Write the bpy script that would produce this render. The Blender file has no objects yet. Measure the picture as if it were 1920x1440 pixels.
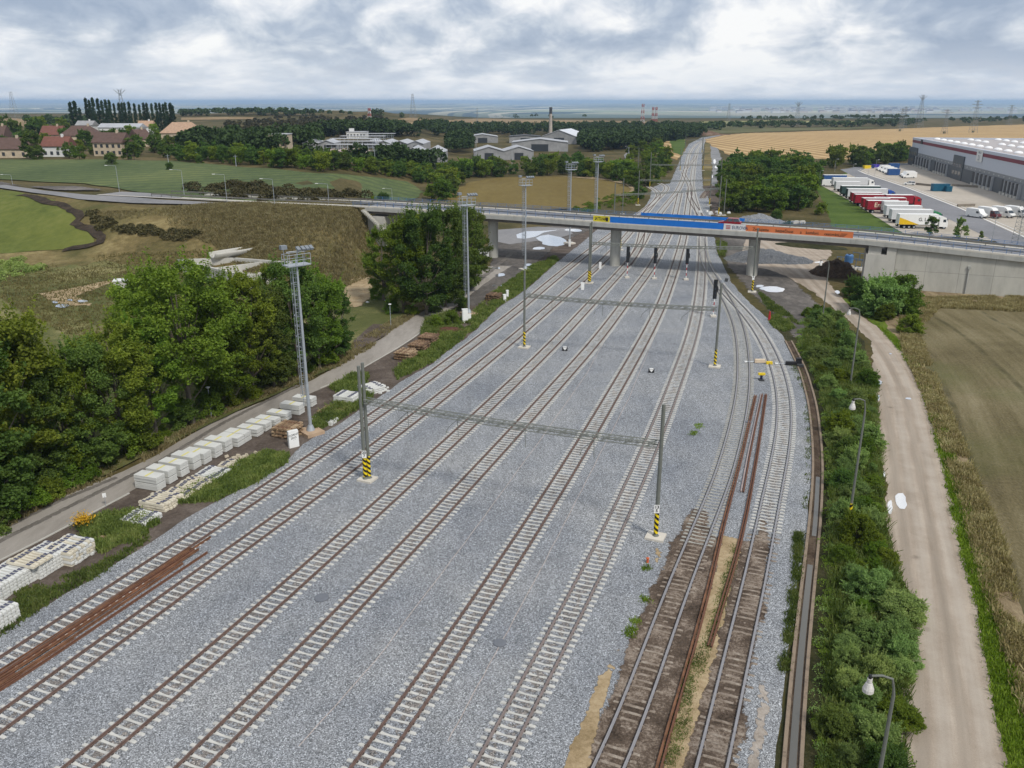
import bpy, math, random
import numpy as np
from mathutils import Vector, Matrix, geometry, noise
R = math.radians
S = bpy.context.scene
C = S.collection
# ------------------------------------------------------------------ camera, sky, sun, exposure
CH = 33.5; PITCH = R(18.83); F = 1554.0
cd = bpy.data.cameras.new('camera'); cam = bpy.data.objects.new('camera', cd); C.objects.link(cam)
cam.location = (0, 0, CH); cam.rotation_euler = (R(90) - PITCH, 0, 0)
cd.sensor_width = 36; cd.lens = F / 1920 * 36; cd.clip_start = 0.5; cd.clip_end = 90000
S.camera = cam
S.view_settings.view_transform = 'Standard'; S.view_settings.look = 'None'
S.view_settings.exposure = 0.18; S.view_settings.gamma = 1
S.cycles.use_denoising = True
S.cycles.max_bounces = 6; S.cycles.transparent_max_bounces = 8; S.cycles.volume_bounces = 1
S.cycles.use_adaptive_sampling = True; S.cycles.adaptive_threshold = 0.015
SUN_EL, SUN_AZ = R(48), R(35)      # the sun stands high behind thin cloud, right and behind the camera
w = bpy.data.worlds.new('World'); S.world = w; w.use_nodes = True
nt = w.node_tree; nt.nodes.clear()
def wn(t, **k):
    n = nt.nodes.new(t)
    for a, b in k.items(): setattr(n, a, b)
    return n
L = nt.links.new
tc = wn('ShaderNodeTexCoord'); sep = wn('ShaderNodeSeparateXYZ'); L(tc.outputs['Generated'], sep.inputs[0])
def m2(op, a, b=None, c=None):
    n = wn('ShaderNodeMath', operation=op)
    for i, x in enumerate((a, b, c)):
        if x is None: continue
        if isinstance(x, (int, float)): n.inputs[i].default_value = x
        else: L(x, n.inputs[i])
    return n.outputs[0]
zz = m2('MAXIMUM', sep.outputs[2], 0.0)
cx = m2('MULTIPLY', sep.outputs[0], 7.0); cy = m2('MULTIPLY', m2('LOGARITHM', m2('ADD', zz, .035), 2.718), 1.35)
cmb = wn('ShaderNodeCombineXYZ'); L(cx, cmb.inputs[0]); L(cy, cmb.inputs[1]); L(m2('MULTIPLY', sep.outputs[1], 2.0), cmb.inputs[2])
def wnoise(scale, det, rough, dist, off=0.0):
    n = wn('ShaderNodeTexNoise'); n.inputs['Scale'].default_value = scale; n.inputs['Detail'].default_value = det
    n.inputs['Roughness'].default_value = rough; n.inputs['Distortion'].default_value = dist
    mp = wn('ShaderNodeMapping'); mp.inputs['Location'].default_value = (off, off * .37, off * 1.9)
    L(cmb.outputs[0], mp.inputs[0]); L(mp.outputs[0], n.inputs['Vector']); return n.outputs['Fac']
def wramp(src, stops):
    r = wn('ShaderNodeValToRGB'); e = r.color_ramp.elements
    e[0].position, e[0].color = stops[0][0], (*stops[0][1], 1)
    e[1].position, e[1].color = stops[-1][0], (*stops[-1][1], 1)
    for p, c in stops[1:-1]:
        x = e.new(p); x.color = (*c, 1)
    L(src, r.inputs[0]); return r.outputs[0]
def wmix(f, a, b, bt='MIX'):
    n = wn('ShaderNodeMix', data_type='RGBA', blend_type=bt)
    if isinstance(f, (int, float)): n.inputs[0].default_value = f
    else: L(f, n.inputs[0])
    for i, x in ((6, a), (7, b)):
        if isinstance(x, tuple): n.inputs[i].default_value = (*x, 1)
        else: L(x, n.inputs[i])
    return n.outputs[2]
big = wnoise(0.78, 4, .5, .25, 5.0)
fine = wnoise(2.3, 9, .58, .3, 9.0)
clouds = m2('ADD', m2('MULTIPLY', big, .58), m2('MULTIPLY', fine, .42))
ccol = wramp(clouds, [(.40, (.38, .46, .60)), (.46, (.50, .575, .70)), (.50, (.66, .72, .81)), (.54, (.85, .88, .94)), (.59, (1.06, 1.06, 1.06))])
hz = wramp(zz, [(0.0, (1, 1, 1)), (.018, (.7, .7, .7)), (.06, (0, 0, 0))])
streak = wnoise(5.0, 4, .5, .2, 2.0)
hcol = wramp(streak, [(.35, (.76, .84, .95)), (.65, (.92, .96, 1.02))])
ccol = wmix(m2('MULTIPLY', hz, .8), ccol, hcol)
sky = wn('ShaderNodeTexSky', sky_type='NISHITA'); sky.sun_disc = False
sky.sun_elevation = SUN_EL; sky.sun_rotation = R(180) - SUN_AZ
b1 = wn('ShaderNodeBackground'); L(sky.outputs[0], b1.inputs[0]); b1.inputs[1].default_value = 0.10
b2 = wn('ShaderNodeBackground'); L(ccol, b2.inputs[0]); b2.inputs[1].default_value = 0.84
mx = wn('ShaderNodeMixShader'); mx.inputs[0].default_value = .93
L(b1.outputs[0], mx.inputs[1]); L(b2.outputs[0], mx.inputs[2])
wo = wn('ShaderNodeOutputWorld'); L(mx.outputs[0], wo.inputs[0])
w.cycles.sampling_method = 'MANUAL'; w.cycles.sample_map_resolution = 512
sl = bpy.data.lights.new('sun', 'SUN'); so = bpy.data.objects.new('sun', sl); C.objects.link(so)
sl.energy = 2.5; sl.angle = R(9); sl.color = (1.0, .955, .88)
sd = Vector((math.sin(SUN_AZ) * math.cos(SUN_EL), -math.cos(SUN_AZ) * math.cos(SUN_EL), math.sin(SUN_EL)))
so.rotation_euler = sd.to_track_quat('Z', 'Y').to_euler()

# ------------------------------------------------------------------ terrain height and pixel -> ground survey
def sst(a, b, x):
    t = min(1., max(0., (x - a) / (b - a))); return t * t * (3 - 2 * t)
def road_y(x): return 186.0 - .385 * (x + 0.0)          # centre line of the road over the bridge
def hgt(x, y):
    z = 0.0
    yc = 179.5 - .385 * x + 0                          # near shoulder of the embanked road
    if x < -18 and y > 120:
        t = sst(yc - 44, yc - 1, y)
        side = sst(-30, -37, x) if y < yc + 30 else sst(-30, -60 - .12 * max(0, y - 230), x)
        z += 9.9 * t * side
    if y > 900:
        for hx, hy, rx, ry, hh in ((-310, 1240, 120, 150, 8), (-190, 1230, 80, 110, 6), (-430, 1300, 120, 150, 5), (-345, 1250, 18, 30, 2.5), (-255, 1240, 18, 30, 2.5), (-190, 1230, 18, 30, 2.5)):
            e = ((x - hx) / rx) ** 2 + ((y - hy) / ry) ** 2
            if e < 6: z += hh * math.exp(-e * 1.1)
        z -= 100 * sst(1750, 4300, y)
        if y > 9000: z += 62 * sst(9000, 26000, y) * (.6 + .4 * math.sin(x / 2900 + 1.2) * math.sin(x / 1100 + 4))
    return z
CP, SP = math.cos(PITCH), math.sin(PITCH)
def ray(u, v):
    a, b = (u - 960) / F, (720 - v) / F
    return Vector((a, CP + b * SP, -SP + b * CP))
def G(u, v, z=None):
    d = ray(u, v)
    if z is not None:
        t = (z - CH) / d.z; return Vector((d.x * t, d.y * t, z))
    if d.z > -1e-4: d.z = -1e-4
    tf = -CH / d.z
    if tf * d.y < 1700 and d.x * tf > -15: return Vector((d.x * tf, d.y * tf, 0))
    lo = 20.0; t = lo; st = 4.0
    while t < 60000:
        p = d * t
        if CH + p.z <= hgt(p.x, p.y): break
        lo = t; t += max(3.0, t * .01)
    hi = t
    for _ in range(24):
        m = (lo + hi) / 2; p = d * m
        if CH + p.z <= hgt(p.x, p.y): hi = m
        else: lo = m
    p = d * hi
    return Vector((p.x, p.y, hgt(p.x, p.y)))
def GY(u, v, y):                                        # the point of that sight line at depth y
    d = ray(u, v); t = y / d.y
    return Vector((d.x * t, y, CH + d.z * t))
def px_of(p):
    x, y, z = p[0], p[1], p[2] - CH
    zc = y * CP - z * SP; yc = y * SP + z * CP
    if zc < .5: return (-9999, -9999)
    return (960 + F * x / zc, 720 - F * yc / zc)
def in_frame(p, m=30):
    u, v = px_of(p); return -m < u < 1920 + m and -m < v < 1440 + m
rnd = random.Random(7)

# ------------------------------------------------------------------ object helpers
def link(o, parent=None):
    C.objects.link(o)
    if parent is not None: o.parent = parent
    return o
def tag(o, label=None, cat=None, group=None, kind=None):
    if label: o['label'] = label
    if cat: o['category'] = cat
    if group: o['group'] = group
    if kind: o['kind'] = kind
    return o
def thing(name, label, cat, loc=(0, 0, 0), rz=0, group=None):
    o = bpy.data.objects.new(name, None); link(o); o.location = loc; o.rotation_euler = (0, 0, rz)
    o.empty_display_size = .3
    return tag(o, label, cat, group)
def dup(root, loc, rz=0, label=None, sc=None, group=None):
    r = root.copy(); C.objects.link(r); r.location = loc; r.rotation_euler = (0, 0, rz)
    if sc is not None: r.scale = sc if hasattr(sc, '__len__') else (sc, sc, sc)
    if label: r['label'] = label
    if group: r['group'] = group
    for ch in list(root.children):
        c = ch.copy(); C.objects.link(c); c.parent = r
        for g in ch.children:
            d = g.copy(); C.objects.link(d); d.parent = c
    return r
class MB:
    def __init__(s): s.v = []; s.f = []; s.m = []; s.mats = []; s.cur = 0
    def mat(s, m):
        if m not in s.mats: s.mats.append(m)
        s.cur = s.mats.index(m); return s
    def face(s, idx): s.f.append(tuple(idx)); s.m.append(s.cur)
    def add(s, vs, fs):
        n = len(s.v); s.v += [tuple(v) for v in vs]
        for f in fs: s.face([n + i for i in f])
        return s
    def box(s, c, d, rz=0, M=None, taper=1.0):
        hx, hy, hz = d[0] / 2, d[1] / 2, d[2] / 2
        vs = []
        ca, sa = math.cos(rz), math.sin(rz)
        for z in (-1, 1):
            k = taper if z > 0 else 1
            for x, y in ((-1, -1), (1, -1), (1, 1), (-1, 1)):
                X, Y, Z = x * hx * k, y * hy * k, z * hz
                p = Vector((c[0] + X * ca - Y * sa, c[1] + X * sa + Y * ca, c[2] + Z))
                vs.append(M @ p if M else p)
        s.add(vs, [(3, 2, 1, 0), (4, 5, 6, 7), (0, 1, 5, 4), (1, 2, 6, 5), (2, 3, 7, 6), (3, 0, 4, 7)]); return s
    def prism(s, poly, z0, z1):                        # poly in xy
        n = len(poly); vs = [(x, y, z0) for x, y in poly] + [(x, y, z1) for x, y in poly]
        s.add(vs, [tuple(reversed(range(n))), tuple(range(n, 2 * n))] + [(i, (i + 1) % n, n + (i + 1) % n, n + i) for i in range(n)]); return s
    def extr(s, poly, y0, y1):                         # poly in xz, extruded along y
        n = len(poly); vs = [(x, y0, z) for x, z in poly] + [(x, y1, z) for x, z in poly]
        s.add(vs, [tuple(range(n)), tuple(reversed(range(n, 2 * n)))] + [(i, n + i, n + (i + 1) % n, (i + 1) % n) for i in range(n)]); return s
    def tube(s, pts, rad, n=6, cap=True):
        pts = [Vector(p) for p in pts]
        if not hasattr(rad, '__len__'): rad = [rad] * len(pts)
        base = len(s.v); prev = None
        for i, p in enumerate(pts):
            t = (pts[min(i + 1, len(pts) - 1)] - pts[max(i - 1, 0)]).normalized()
            a = Vector((0, 0, 1)) if abs(t.z) < .9 else Vector((1, 0, 0))
            if prev is None: x = t.cross(a).normalized()
            else: x = (prev - t * prev.dot(t)).normalized()
            prev = x; y = t.cross(x)
            for k in range(n):
                an = 2 * math.pi * k / n
                s.v.append(tuple(p + (x * math.cos(an) + y * math.sin(an)) * rad[i]))
        for i in range(len(pts) - 1):
            for k in range(n):
                a = base + i * n + k; b = base + i * n + (k + 1) % n
                s.face((a, b, b + n, a + n))
        if cap:
            s.face([base + k for k in reversed(range(n))]); e = base + (len(pts) - 1) * n; s.face([e + k for k in range(n)])
        return s
    def lathe(s, c, prof, n=12):
        base = len(s.v)
        for r_, z in prof:
            for k in range(n):
                a = 2 * math.pi * k / n; s.v.append((c[0] + r_ * math.cos(a), c[1] + r_ * math.sin(a), c[2] + z))
        for i in range(len(prof) - 1):
            for k in range(n):
                a = base + i * n + k; b = base + i * n + (k + 1) % n; s.face((a, b, b + n, a + n))
        s.face([base + k for k in reversed(range(n))]); e = base + (len(prof) - 1) * n; s.face([e + k for k in range(n)])
        return s
    def mesh(s, name, m=None):
        me = bpy.data.meshes.new(name); me.from_pydata(s.v, [], s.f)
        if s.mats:
            for q in s.mats: me.materials.append(q)
            me.polygons.foreach_set('material_index', s.m)
        elif m: me.materials.append(m)
        me.update(); return me
    def build(s, name, m=None, parent=None, smooth=False):
        me = s.mesh(name, m)
        if smooth: me.polygons.foreach_set('use_smooth', [True] * len(me.polygons))
        return link(bpy.data.objects.new(name, me), parent)
def npmesh(name, v, f, m):
    me = bpy.data.meshes.new(name); v = np.asarray(v, np.float32); f = np.asarray(f, np.int32); k = f.shape[1]
    me.vertices.add(len(v)); me.vertices.foreach_set('co', v.ravel())
    me.loops.add(f.size); me.loops.foreach_set('vertex_index', f.ravel())
    me.polygons.add(len(f)); me.polygons.foreach_set('loop_start', np.arange(0, f.size, k, dtype=np.int32))
    me.materials.append(m); me.update(calc_edges=True); me.validate(); return me

# ------------------------------------------------------------------ materials
MATS = {}
class N:
    """small node-graph writer for one material"""
    def __init__(s, name, rough=.8, spec=.3):
        s.m = bpy.data.materials.new(name); s.m.use_nodes = True; s.t = s.m.node_tree
        s.p = s.t.nodes['Principled BSDF']; s.out = s.t.nodes['Material Output']
        s.p.inputs['Roughness'].default_value = rough; s.p.inputs['Specular IOR Level'].default_value = spec
        s.geo = s.t.nodes.new('ShaderNodeNewGeometry'); s.pos = s.geo.outputs['Position']
    def n(s, t, **k):
        x = s.t.nodes.new(t)
        for a, b in k.items(): setattr(x, a, b)
        return x
    def l(s, a, b): s.t.links.new(a, b)
    def vec(s, scale=(1, 1, 1), rot=0, src=None):
        mp = s.n('ShaderNodeMapping'); mp.inputs['Scale'].default_value = scale; mp.inputs['Rotation'].default_value = (0, 0, rot)
        s.l(src or s.pos, mp.inputs[0]); return mp.outputs[0]
    def noise(s, scale, det=4, rough=.55, vec=None, dist=0):
        x = s.n('ShaderNodeTexNoise'); x.inputs['Scale'].default_value = scale; x.inputs['Detail'].default_value = det
        x.inputs['Roughness'].default_value = rough; x.inputs['Distortion'].default_value = dist
        s.l(vec or s.pos, x.inputs['Vector']); return x.outputs['Fac']
    def vor(s, scale, vec=None, out='Color', feature='F1'):
        x = s.n('ShaderNodeTexVoronoi', feature=feature); x.inputs['Scale'].default_value = scale
        s.l(vec or s.pos, x.inputs['Vector']); return x.outputs[out]
    def ramp(s, src, stops, interp='LINEAR'):
        r = s.n('ShaderNodeValToRGB'); r.color_ramp.interpolation = interp; e = r.color_ramp.elements
        def c4(c): return (c, c, c, 1) if isinstance(c, (int, float)) else (*c, 1)
        e[0].position, e[0].color = stops[0][0], c4(stops[0][1]); e[1].position, e[1].color = stops[-1][0], c4(stops[-1][1])
        for p, c in stops[1:-1]:
            q = e.new(p); q.color = c4(c)
        s.l(src, r.inputs[0]); return r.outputs[0]
    def mix(s, f, a, b, bt='MIX'):
        x = s.n('ShaderNodeMix', data_type='RGBA', blend_type=bt)
        if isinstance(f, (int, float)): x.inputs[0].default_value = f
        else: s.l(f, x.inputs[0])
        for i, q in ((6, a), (7, b)):
            if isinstance(q, tuple): x.inputs[i].default_value = (*q, 1)
            else: s.l(q, x.inputs[i])
        return x.outputs[2]
    def math(s, op, a, b=None):
        x = s.n('ShaderNodeMath', operation=op)
        for i, q in enumerate((a, b)):
            if q is None: continue
            if isinstance(q, (int, float)): x.inputs[i].default_value = q
            else: s.l(q, x.inputs[i])
        return x.outputs[0]
    def col(s, c):
        if isinstance(c, tuple): s.p.inputs['Base Color'].default_value = (*c, 1)
        else: s.l(c, s.p.inputs['Base Color'])
    def soft(s, sc=1.6, cov=1.5):
        at = s.n('ShaderNodeAttribute'); at.attribute_name = 'edge'; nz = s.noise(sc, 6, .7)
        f = s.ramp(s.math('SUBTRACT', s.math('MULTIPLY', at.outputs['Fac'], cov), nz), [(.0, 0.), (.10, 1.)])
        tr = s.n('ShaderNodeBsdfTransparent'); mx = s.n('ShaderNodeMixShader'); s.l(f, mx.inputs[0]); s.l(tr.outputs[0], mx.inputs[1]); s.l(s.p.outputs[0], mx.inputs[2]); s.l(mx.outputs[0], s.out.inputs[0])
    def bump(s, h, dist=.03, st=.6):
        b = s.n('ShaderNodeBump'); b.inputs['Strength'].default_value = st; b.inputs['Distance'].default_value = dist
        s.l(h, b.inputs['Height']); s.l(b.outputs[0], s.p.inputs['Normal'])
def grey(c): return (c, c, c)
def simple(name, c, rough=.7, var=.12, scale=2.0, spec=.3, metal=0, obj=False):
    """painted / cast surface with slight weathering"""
    if name in MATS: return MATS[name]
    g = N(name, rough, spec); g.p.inputs['Metallic'].default_value = metal
    a = g.noise(scale, 6, .6); f = g.ramp(a, [(.3, 1 - var), (.7, 1 + var * .4)])
    g.col(g.mix(1.0, c, f, 'MULTIPLY')); MATS[name] = g.m; return g.m

def mat_ballast(name, dark=1.0, tint=(1, 1, 1), soft=None):
    g = N(name, .9, .2)
    cell = g.n('ShaderNodeSeparateColor'); g.l(g.vor(19.0), cell.inputs[0])
    c = g.ramp(cell.outputs[0], [(0, .09 * dark), (.3, .19 * dark), (.7, .32 * dark), (.92, .45 * dark), (1, .70 * dark)])
    wide = g.ramp(g.noise(.09, 5, .62), [(.3, (.78, .80, .84)), (.5, (1.0, 1.0, 1.0)), (.72, (1.20, 1.17, 1.12))])
    c = g.mix(1, c, wide, 'MULTIPLY')
    c = g.mix(1, c, (.865 * tint[0], .90 * tint[1], .945 * tint[2]), 'MULTIPLY')
    st = g.ramp(g.noise(1.0, 4, .6, vec=g.vec((.9, .10, 1), R(20))), [(.36, grey(.92)), (.62, grey(1.05))])
    c = g.mix(1, c, st, 'MULTIPLY')
    if soft: g.soft(*soft)
    g.col(c); g.bump(g.vor(15.0, out='Distance'), .03, .8); return g.m
M_ballast = mat_ballast('ballast_stone')
def mat_ground(name, cols, s1=.25, s2=2.5, s3=14, bump=.06, stretch=None, rot=0, st=.7, big=None, lines=None, soft=0):
    """cols: dark, mid, light"""
    g = N(name, .95, .12)
    v = g.vec(stretch, rot) if stretch else None
    a = g.noise(s1, 6, .62, vec=v, dist=.4); b = g.noise(s2, 6, .65, vec=v); d = g.noise(s3, 3, .6)
    f = g.math('ADD', g.math('MULTIPLY', a, .5), g.math('ADD', g.math('MULTIPLY', b, .32), g.math('MULTIPLY', d, .18)))
    c = g.ramp(f, [(.38, cols[0]), (.5, cols[1]), (.62, cols[2])])
    if big:
        c = g.mix(g.ramp(g.noise(big[0], 5, .6, dist=.8), [(.45, 0.), (.62, big[2])]), c, big[1])
    if lines:                                           # (angle, spacing, colour, amount, sharp)
        wv = g.n('ShaderNodeTexWave'); wv.inputs['Scale'].default_value = 1 / lines[1] * .314 * 1; wv.inputs['Distortion'].default_value = lines[5] if len(lines) > 5 else 1.2
        wv.inputs['Detail'].default_value = 2; wv.inputs['Detail Scale'].default_value = .012
        g.l(g.vec((1, 1, 1), lines[0]), wv.inputs[0])
        c = g.mix(g.ramp(wv.outputs['Fac'], [(1 - lines[4], 0.), (1, lines[3])]), c, lines[2])
    if soft: g.soft(soft)
    g.col(c); g.bump(g.math('ADD', b, d), bump, st); return g.m
M_base = None
def base_mat():
    g = N('terrain_soil', .95, .1)
    a = g.noise(.035, 7, .62, dist=.5); b = g.noise(.9, 6, .65)
    f = g.math('ADD', g.math('MULTIPLY', a, .6), g.math('MULTIPLY', b, .4))
    near = g.ramp(f, [(.36, (.035, .038, .012)), (.5, (.082, .068, .026)), (.64, (.15, .115, .055))])
    sx = g.n('ShaderNodeSeparateXYZ'); g.l(g.pos, sx.inputs[0])
    # valley: forest with pale fields, farther = more fields
    vv = g.vec((.00055, .00016, 1)); fc = g.n('ShaderNodeSeparateColor'); g.l(g.vor(1.0, vec=vv), fc.inputs[0])
    forest = g.ramp(g.noise(.006, 6, .7), [(.3, (.014, .026, .016)), (.7, (.042, .060, .030))])
    field = g.ramp(fc.outputs[1], [(0, (.14, .19, .07)), (.4, (.50, .44, .25)), (.75, (.75, .66, .44)), (1, (.28, .33, .14))])
    patch = g.ramp(g.math('ADD', fc.outputs[0], g.math('MULTIPLY', g.noise(.00035, 4, .6), .9)), [(.90, 0.), (.92, 1.)])
    dist = g.ramp(g.math('MULTIPLY', sx.outputs[1], 1 / 40000), [(.10, 0.), (.2, .3), (.32, 1.), (1, 1.)])
    far = g.mix(g.math('MULTIPLY', patch, dist), forest, field)
    g.col(g.mix(g.ramp(g.math('MULTIPLY', sx.outputs[1], 1 / 10000), [(.17, 0.), (.19, 1.)]), near, far))
    g.bump(b, .1, .5); return g.m
M_asph = mat_ground('worn_asphalt', [(.235, .212, .185), (.305, .278, .245), (.37, .338, .30)], .12, 1.2, 20, .008, stretch=(1, .3, 1), rot=R(-38), st=.3)
M_asph2 = mat_ground('yard_asphalt', [(.17, .17, .175), (.21, .21, .22), (.25, .25, .26)], .05, .8, 12, .01, st=.2)
M_roadgrey = mat_ground('road_asphalt', [(0.172, 0.172, 0.178), (0.224, 0.220, 0.222), (0.267, 0.260, 0.259)], .05, .8, 12, .01, st=.2)
M_conc_yard = mat_ground('yard_paving', [(.34, .30, .245), (.41, .365, .305), (.48, .43, .365)], .04, .6, 8, .01, st=.2)
M_dirt = mat_ground('trodden_dirt', [(.058, .045, .036), (.105, .083, .068), (.17, .140, .118)], .35, 3, 16, .05)
M_mud = mat_ground('grey_mud', [(.060, .055, .050), (.115, .104, .094), (.20, .180, .160)], 0.10, 1.0, 9, .05, stretch=(1, .5, 1), rot=R(-30), soft=.8)
def follow(g, sx, sy):
    a = g.n('ShaderNodeAttribute'); a.attribute_name = 'across'; b = g.n('ShaderNodeAttribute'); b.attribute_name = 'along'
    c = g.n('ShaderNodeCombineXYZ'); g.l(g.math('MULTIPLY', a.outputs['Fac'], sx), c.inputs[0]); g.l(g.math('MULTIPLY', b.outputs['Fac'], sy), c.inputs[1]); return a.outputs['Fac'], c.outputs[0]
def mat_gravel_road():
    g = N('gravel_road_surface', .95, .15)
    ac, v = follow(g, 1.0, .035)
    tr = g.noise(1.5, 5, .6, vec=v); b = g.noise(.35, 6, .65); d = g.noise(16, 3, .7)
    f = g.math('ADD', g.math('MULTIPLY', tr, .42), g.math('ADD', g.math('MULTIPLY', b, .30), g.math('MULTIPLY', d, .28)))
    c = g.ramp(f, [(.36, (.23, .185, .140)), (.5, (.345, .285, .225)), (.63, (.46, .39, .315))])
    wob = g.math('MULTIPLY', g.math('SUBTRACT', g.noise(.12, 3), .5), 1.0)
    for off, col, wd_ in ((-1.25, (.40, .355, .30), .30), (.75, (.40, .355, .30), .30), (-.25, (.235, .20, .16), .28), (1.9, (.245, .21, .17), .3)):
        q = g.math('ABSOLUTE', g.math('SUBTRACT', g.math('ADD', ac, wob), off)); m = g.ramp(q, [(0.0, .62), (wd_, .45), (wd_ * 1.9, 0.)])
        c = g.mix(g.math('MULTIPLY', m, g.ramp(b, [(.35, .45), (.6, 1.)])), c, col)
    pot = g.ramp(g.math('ADD', g.vor(.33, out='Distance'), g.math('MULTIPLY', g.noise(1.2, 4), .25)), [(.14, .7), (.26, 0.)])
    c = g.mix(pot, c, (.165, .135, .105))
    g.col(c); g.bump(d, .012, .4); return g.m
M_gravroad = mat_gravel_road()
M_oldbal = mat_ground('old_dirty_ballast', [(0.036, 0.027, 0.020), (0.108, 0.080, 0.060), (0.324, 0.266, 0.213)], .5, 6, 13, .05, soft=2.2)
M_tan = mat_ground('tan_sand', [(.20, .145, .075), (.34, .255, .15), (.45, .36, .23)], .4, 3, 16, .03, soft=2.0)
M_field_green = mat_ground('field_green', [(0.061, 0.083, 0.018), (0.108, 0.130, 0.029), (0.165, 0.171, 0.050)], .03, .5, 5, .08, big=(.018, (.14, .15, .03), .5))
M_field_blue = mat_ground('field_crop', [(0.048, 0.073, 0.025), (0.090, 0.120, 0.044), (0.145, 0.169, 0.060)], .02, .5, 3, .1, stretch=(1, .35, 1), rot=R(5), lines=(R(60), 9, (.045, .062, .035), .5, .6))
M_meadow = mat_ground('dry_meadow', [(0.079, 0.065, 0.024), (0.167, 0.128, 0.054), (0.287, 0.232, 0.108)], .06, .6, 4, .15, big=(.03, (.062, .066, .020), .85))
M_meadow2 = mat_ground('green_meadow', [(0.056, 0.068, 0.022), (0.129, 0.129, 0.046), (0.266, 0.233, 0.108)], .05, .5, 4, .12, big=(.04, (.075, .088, .026), .8))
M_roundf = mat_ground('field_tan', [(.125, .090, .026), (.155, .115, .036), (.19, .145, .05)], .02, .4, 5, .05, stretch=(1, .3, 1))
M_stubble = mat_ground('stubble', [(.26, .165, .068), (.33, .215, .095), (.40, .27, .13)], .02, .3, 3, .05, lines=(R(-4), 11.5, (.56, .41, .22), .9, .45, 2.0))
M_farfield = mat_ground('far_field', [(.16, .11, .055), (.24, .17, .09), (.30, .22, .12)], .01, .1, 1, .05)
def mat_mown():
    g = N('mown_field', .95, .12); ac, v = follow(g, 1.0, .05)
    row = g.noise(.55, 5, .65, vec=v); b = g.noise(.05, 6, .62, dist=.6); d = g.noise(5, 4, .65, vec=g.vec((1, .5, 1)))
    f = g.math('ADD', g.math('MULTIPLY', row, .34), g.math('ADD', g.math('MULTIPLY', b, .36), g.math('MULTIPLY', d, .30)))
    c = g.ramp(f, [(.38, (.078, .064, .030)), (.49, (.145, .12, .062)), (.61, (.235, .20, .12))])
    c = g.mix(g.ramp(g.noise(.03, 5, .6), [(.5, 0.), (.66, .6)]), c, (.085, .095, .030))
    q = g.math('FRACT', g.math('DIVIDE', g.math('ADD', ac, g.math('MULTIPLY', g.noise(.05, 2), 1.6)), 9.0)); q = g.math('ABSOLUTE', g.math('SUBTRACT', q, .5))
    c = g.mix(g.math('MULTIPLY', g.ramp(q, [(.0, .75), (.035, .5), (.06, 0.)]), g.ramp(g.noise(.3, 4), [(.4, .2), (.6, 1.)])), c, (.055, .050, .022))
    g.col(c); g.bump(g.math('ADD', d, row), .12, .8); return g.m
M_brownf = mat_mown()
M_straw = mat_ground('straw', [(.12, .088, .048), (.25, .19, .112), (.38, .305, .185)], .4, 3, 14, .15, stretch=(1, .3, 1))
M_verge = mat_ground('verge_grass', [(0.039, 0.061, 0.009), (0.094, 0.138, 0.015), (0.165, 0.209, 0.031)], .3, 3, 14, .12)
M_bank = mat_ground('bank_grass', [(0.042, 0.074, 0.012), (0.070, 0.110, 0.019), (0.106, 0.150, 0.029)], .06, .8, 6, .1)
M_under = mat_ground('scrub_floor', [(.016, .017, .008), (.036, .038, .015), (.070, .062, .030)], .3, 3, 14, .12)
def mat_water():
    g = N('still_water', .03, 1.0); g.col((.86, .87, .88)); g.p.inputs['Metallic'].default_value = .92
    g.bump(g.noise(3, 2), .004, .2); return g.m
M_water = mat_water()
g = N('murky_water', .08, .8); g.col((.10, .095, .082)); g.p.inputs['IOR'].default_value = 1.45; M_murk = g.m
def mat_concrete(name, c, panel=None, stain=.25):
    g = N(name, .85, .25)
    b = g.noise(.9, 7, .65, vec=g.vec((1, 1, .25))); d = g.noise(9, 4, .6)
    f = g.ramp(g.math('ADD', g.math('MULTIPLY', b, .7), g.math('MULTIPLY', d, .3)), [(.33, 1 - stain), (.5, 1.0), (.7, 1.08)])
    g.col(g.mix(1, c, f, 'MULTIPLY')); g.bump(d, .01, .3); return g.m
M_conc = mat_concrete('bridge_concrete', (.36, .36, .335))
M_concw = mat_concrete('wall_concrete', (.47, .455, .41), stain=.18)
M_sleeper = mat_concrete('sleeper_concrete', (.50, .49, .455), stain=.28)
M_sleeper2 = mat_concrete('sleeper_concrete_weathered', (.34, .33, .295), stain=.35)
M_slab = mat_concrete('slab_concrete', (.60, .60, .57), stain=.12)
M_oldsl = mat_ground('old_sleeper', [(0.128, 0.096, 0.072), (0.240, 0.196, 0.156), (0.352, 0.308, 0.256)], 1.5, 6, 20, .02)
M_foot = mat_concrete('footing_concrete', (.56, .52, .45), stain=.12)
M_gutter = mat_concrete('gutter_concrete', (.24, .185, .135), stain=.5)
M_rust = simple('rusty_steel', (.15, .070, .042), .85, .35, 6)
M_rust2 = simple('orange_rust_steel', (.19, .092, .05), .85, .6, 1.2)
M_railtop = simple('rail_steel', (.150, .098, .080), .7, .35, 3)
M_railshin = simple('used_rail_steel', (.36, .345, .345), .35, .15, 3, .5, .5)
M_galv = simple('galvanised_steel', (.38, .41, .44), .45, .12, 2, .5, .3)
M_pole = simple('grey_green_paint', (.150, .158, .138), .6, .15, 3)
M_truss = simple('truss_paint', (.17, .18, .16), .6, .15, 3)
M_white = simple('white_paint', (.78, .78, .76), .5, .06, 1)
M_black = simple('black_paint', (.018, .018, .020), .5, .1, 2)
M_dark = simple('dark_grey', (.05, .052, .055), .6, .1, 2)
M_yellow = simple('yellow_paint', (.72, .52, .02), .5, .1, 2)
M_red = simple('red_paint', (.42, .03, .035), .5, .1, 2)
M_bluerail = simple('blue_railing_paint', (.065, .16, .34), .5, .12, 2)
M_bluetarp = simple('blue_banner', (.012, .15, .52), .55, .12, .8)
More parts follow.
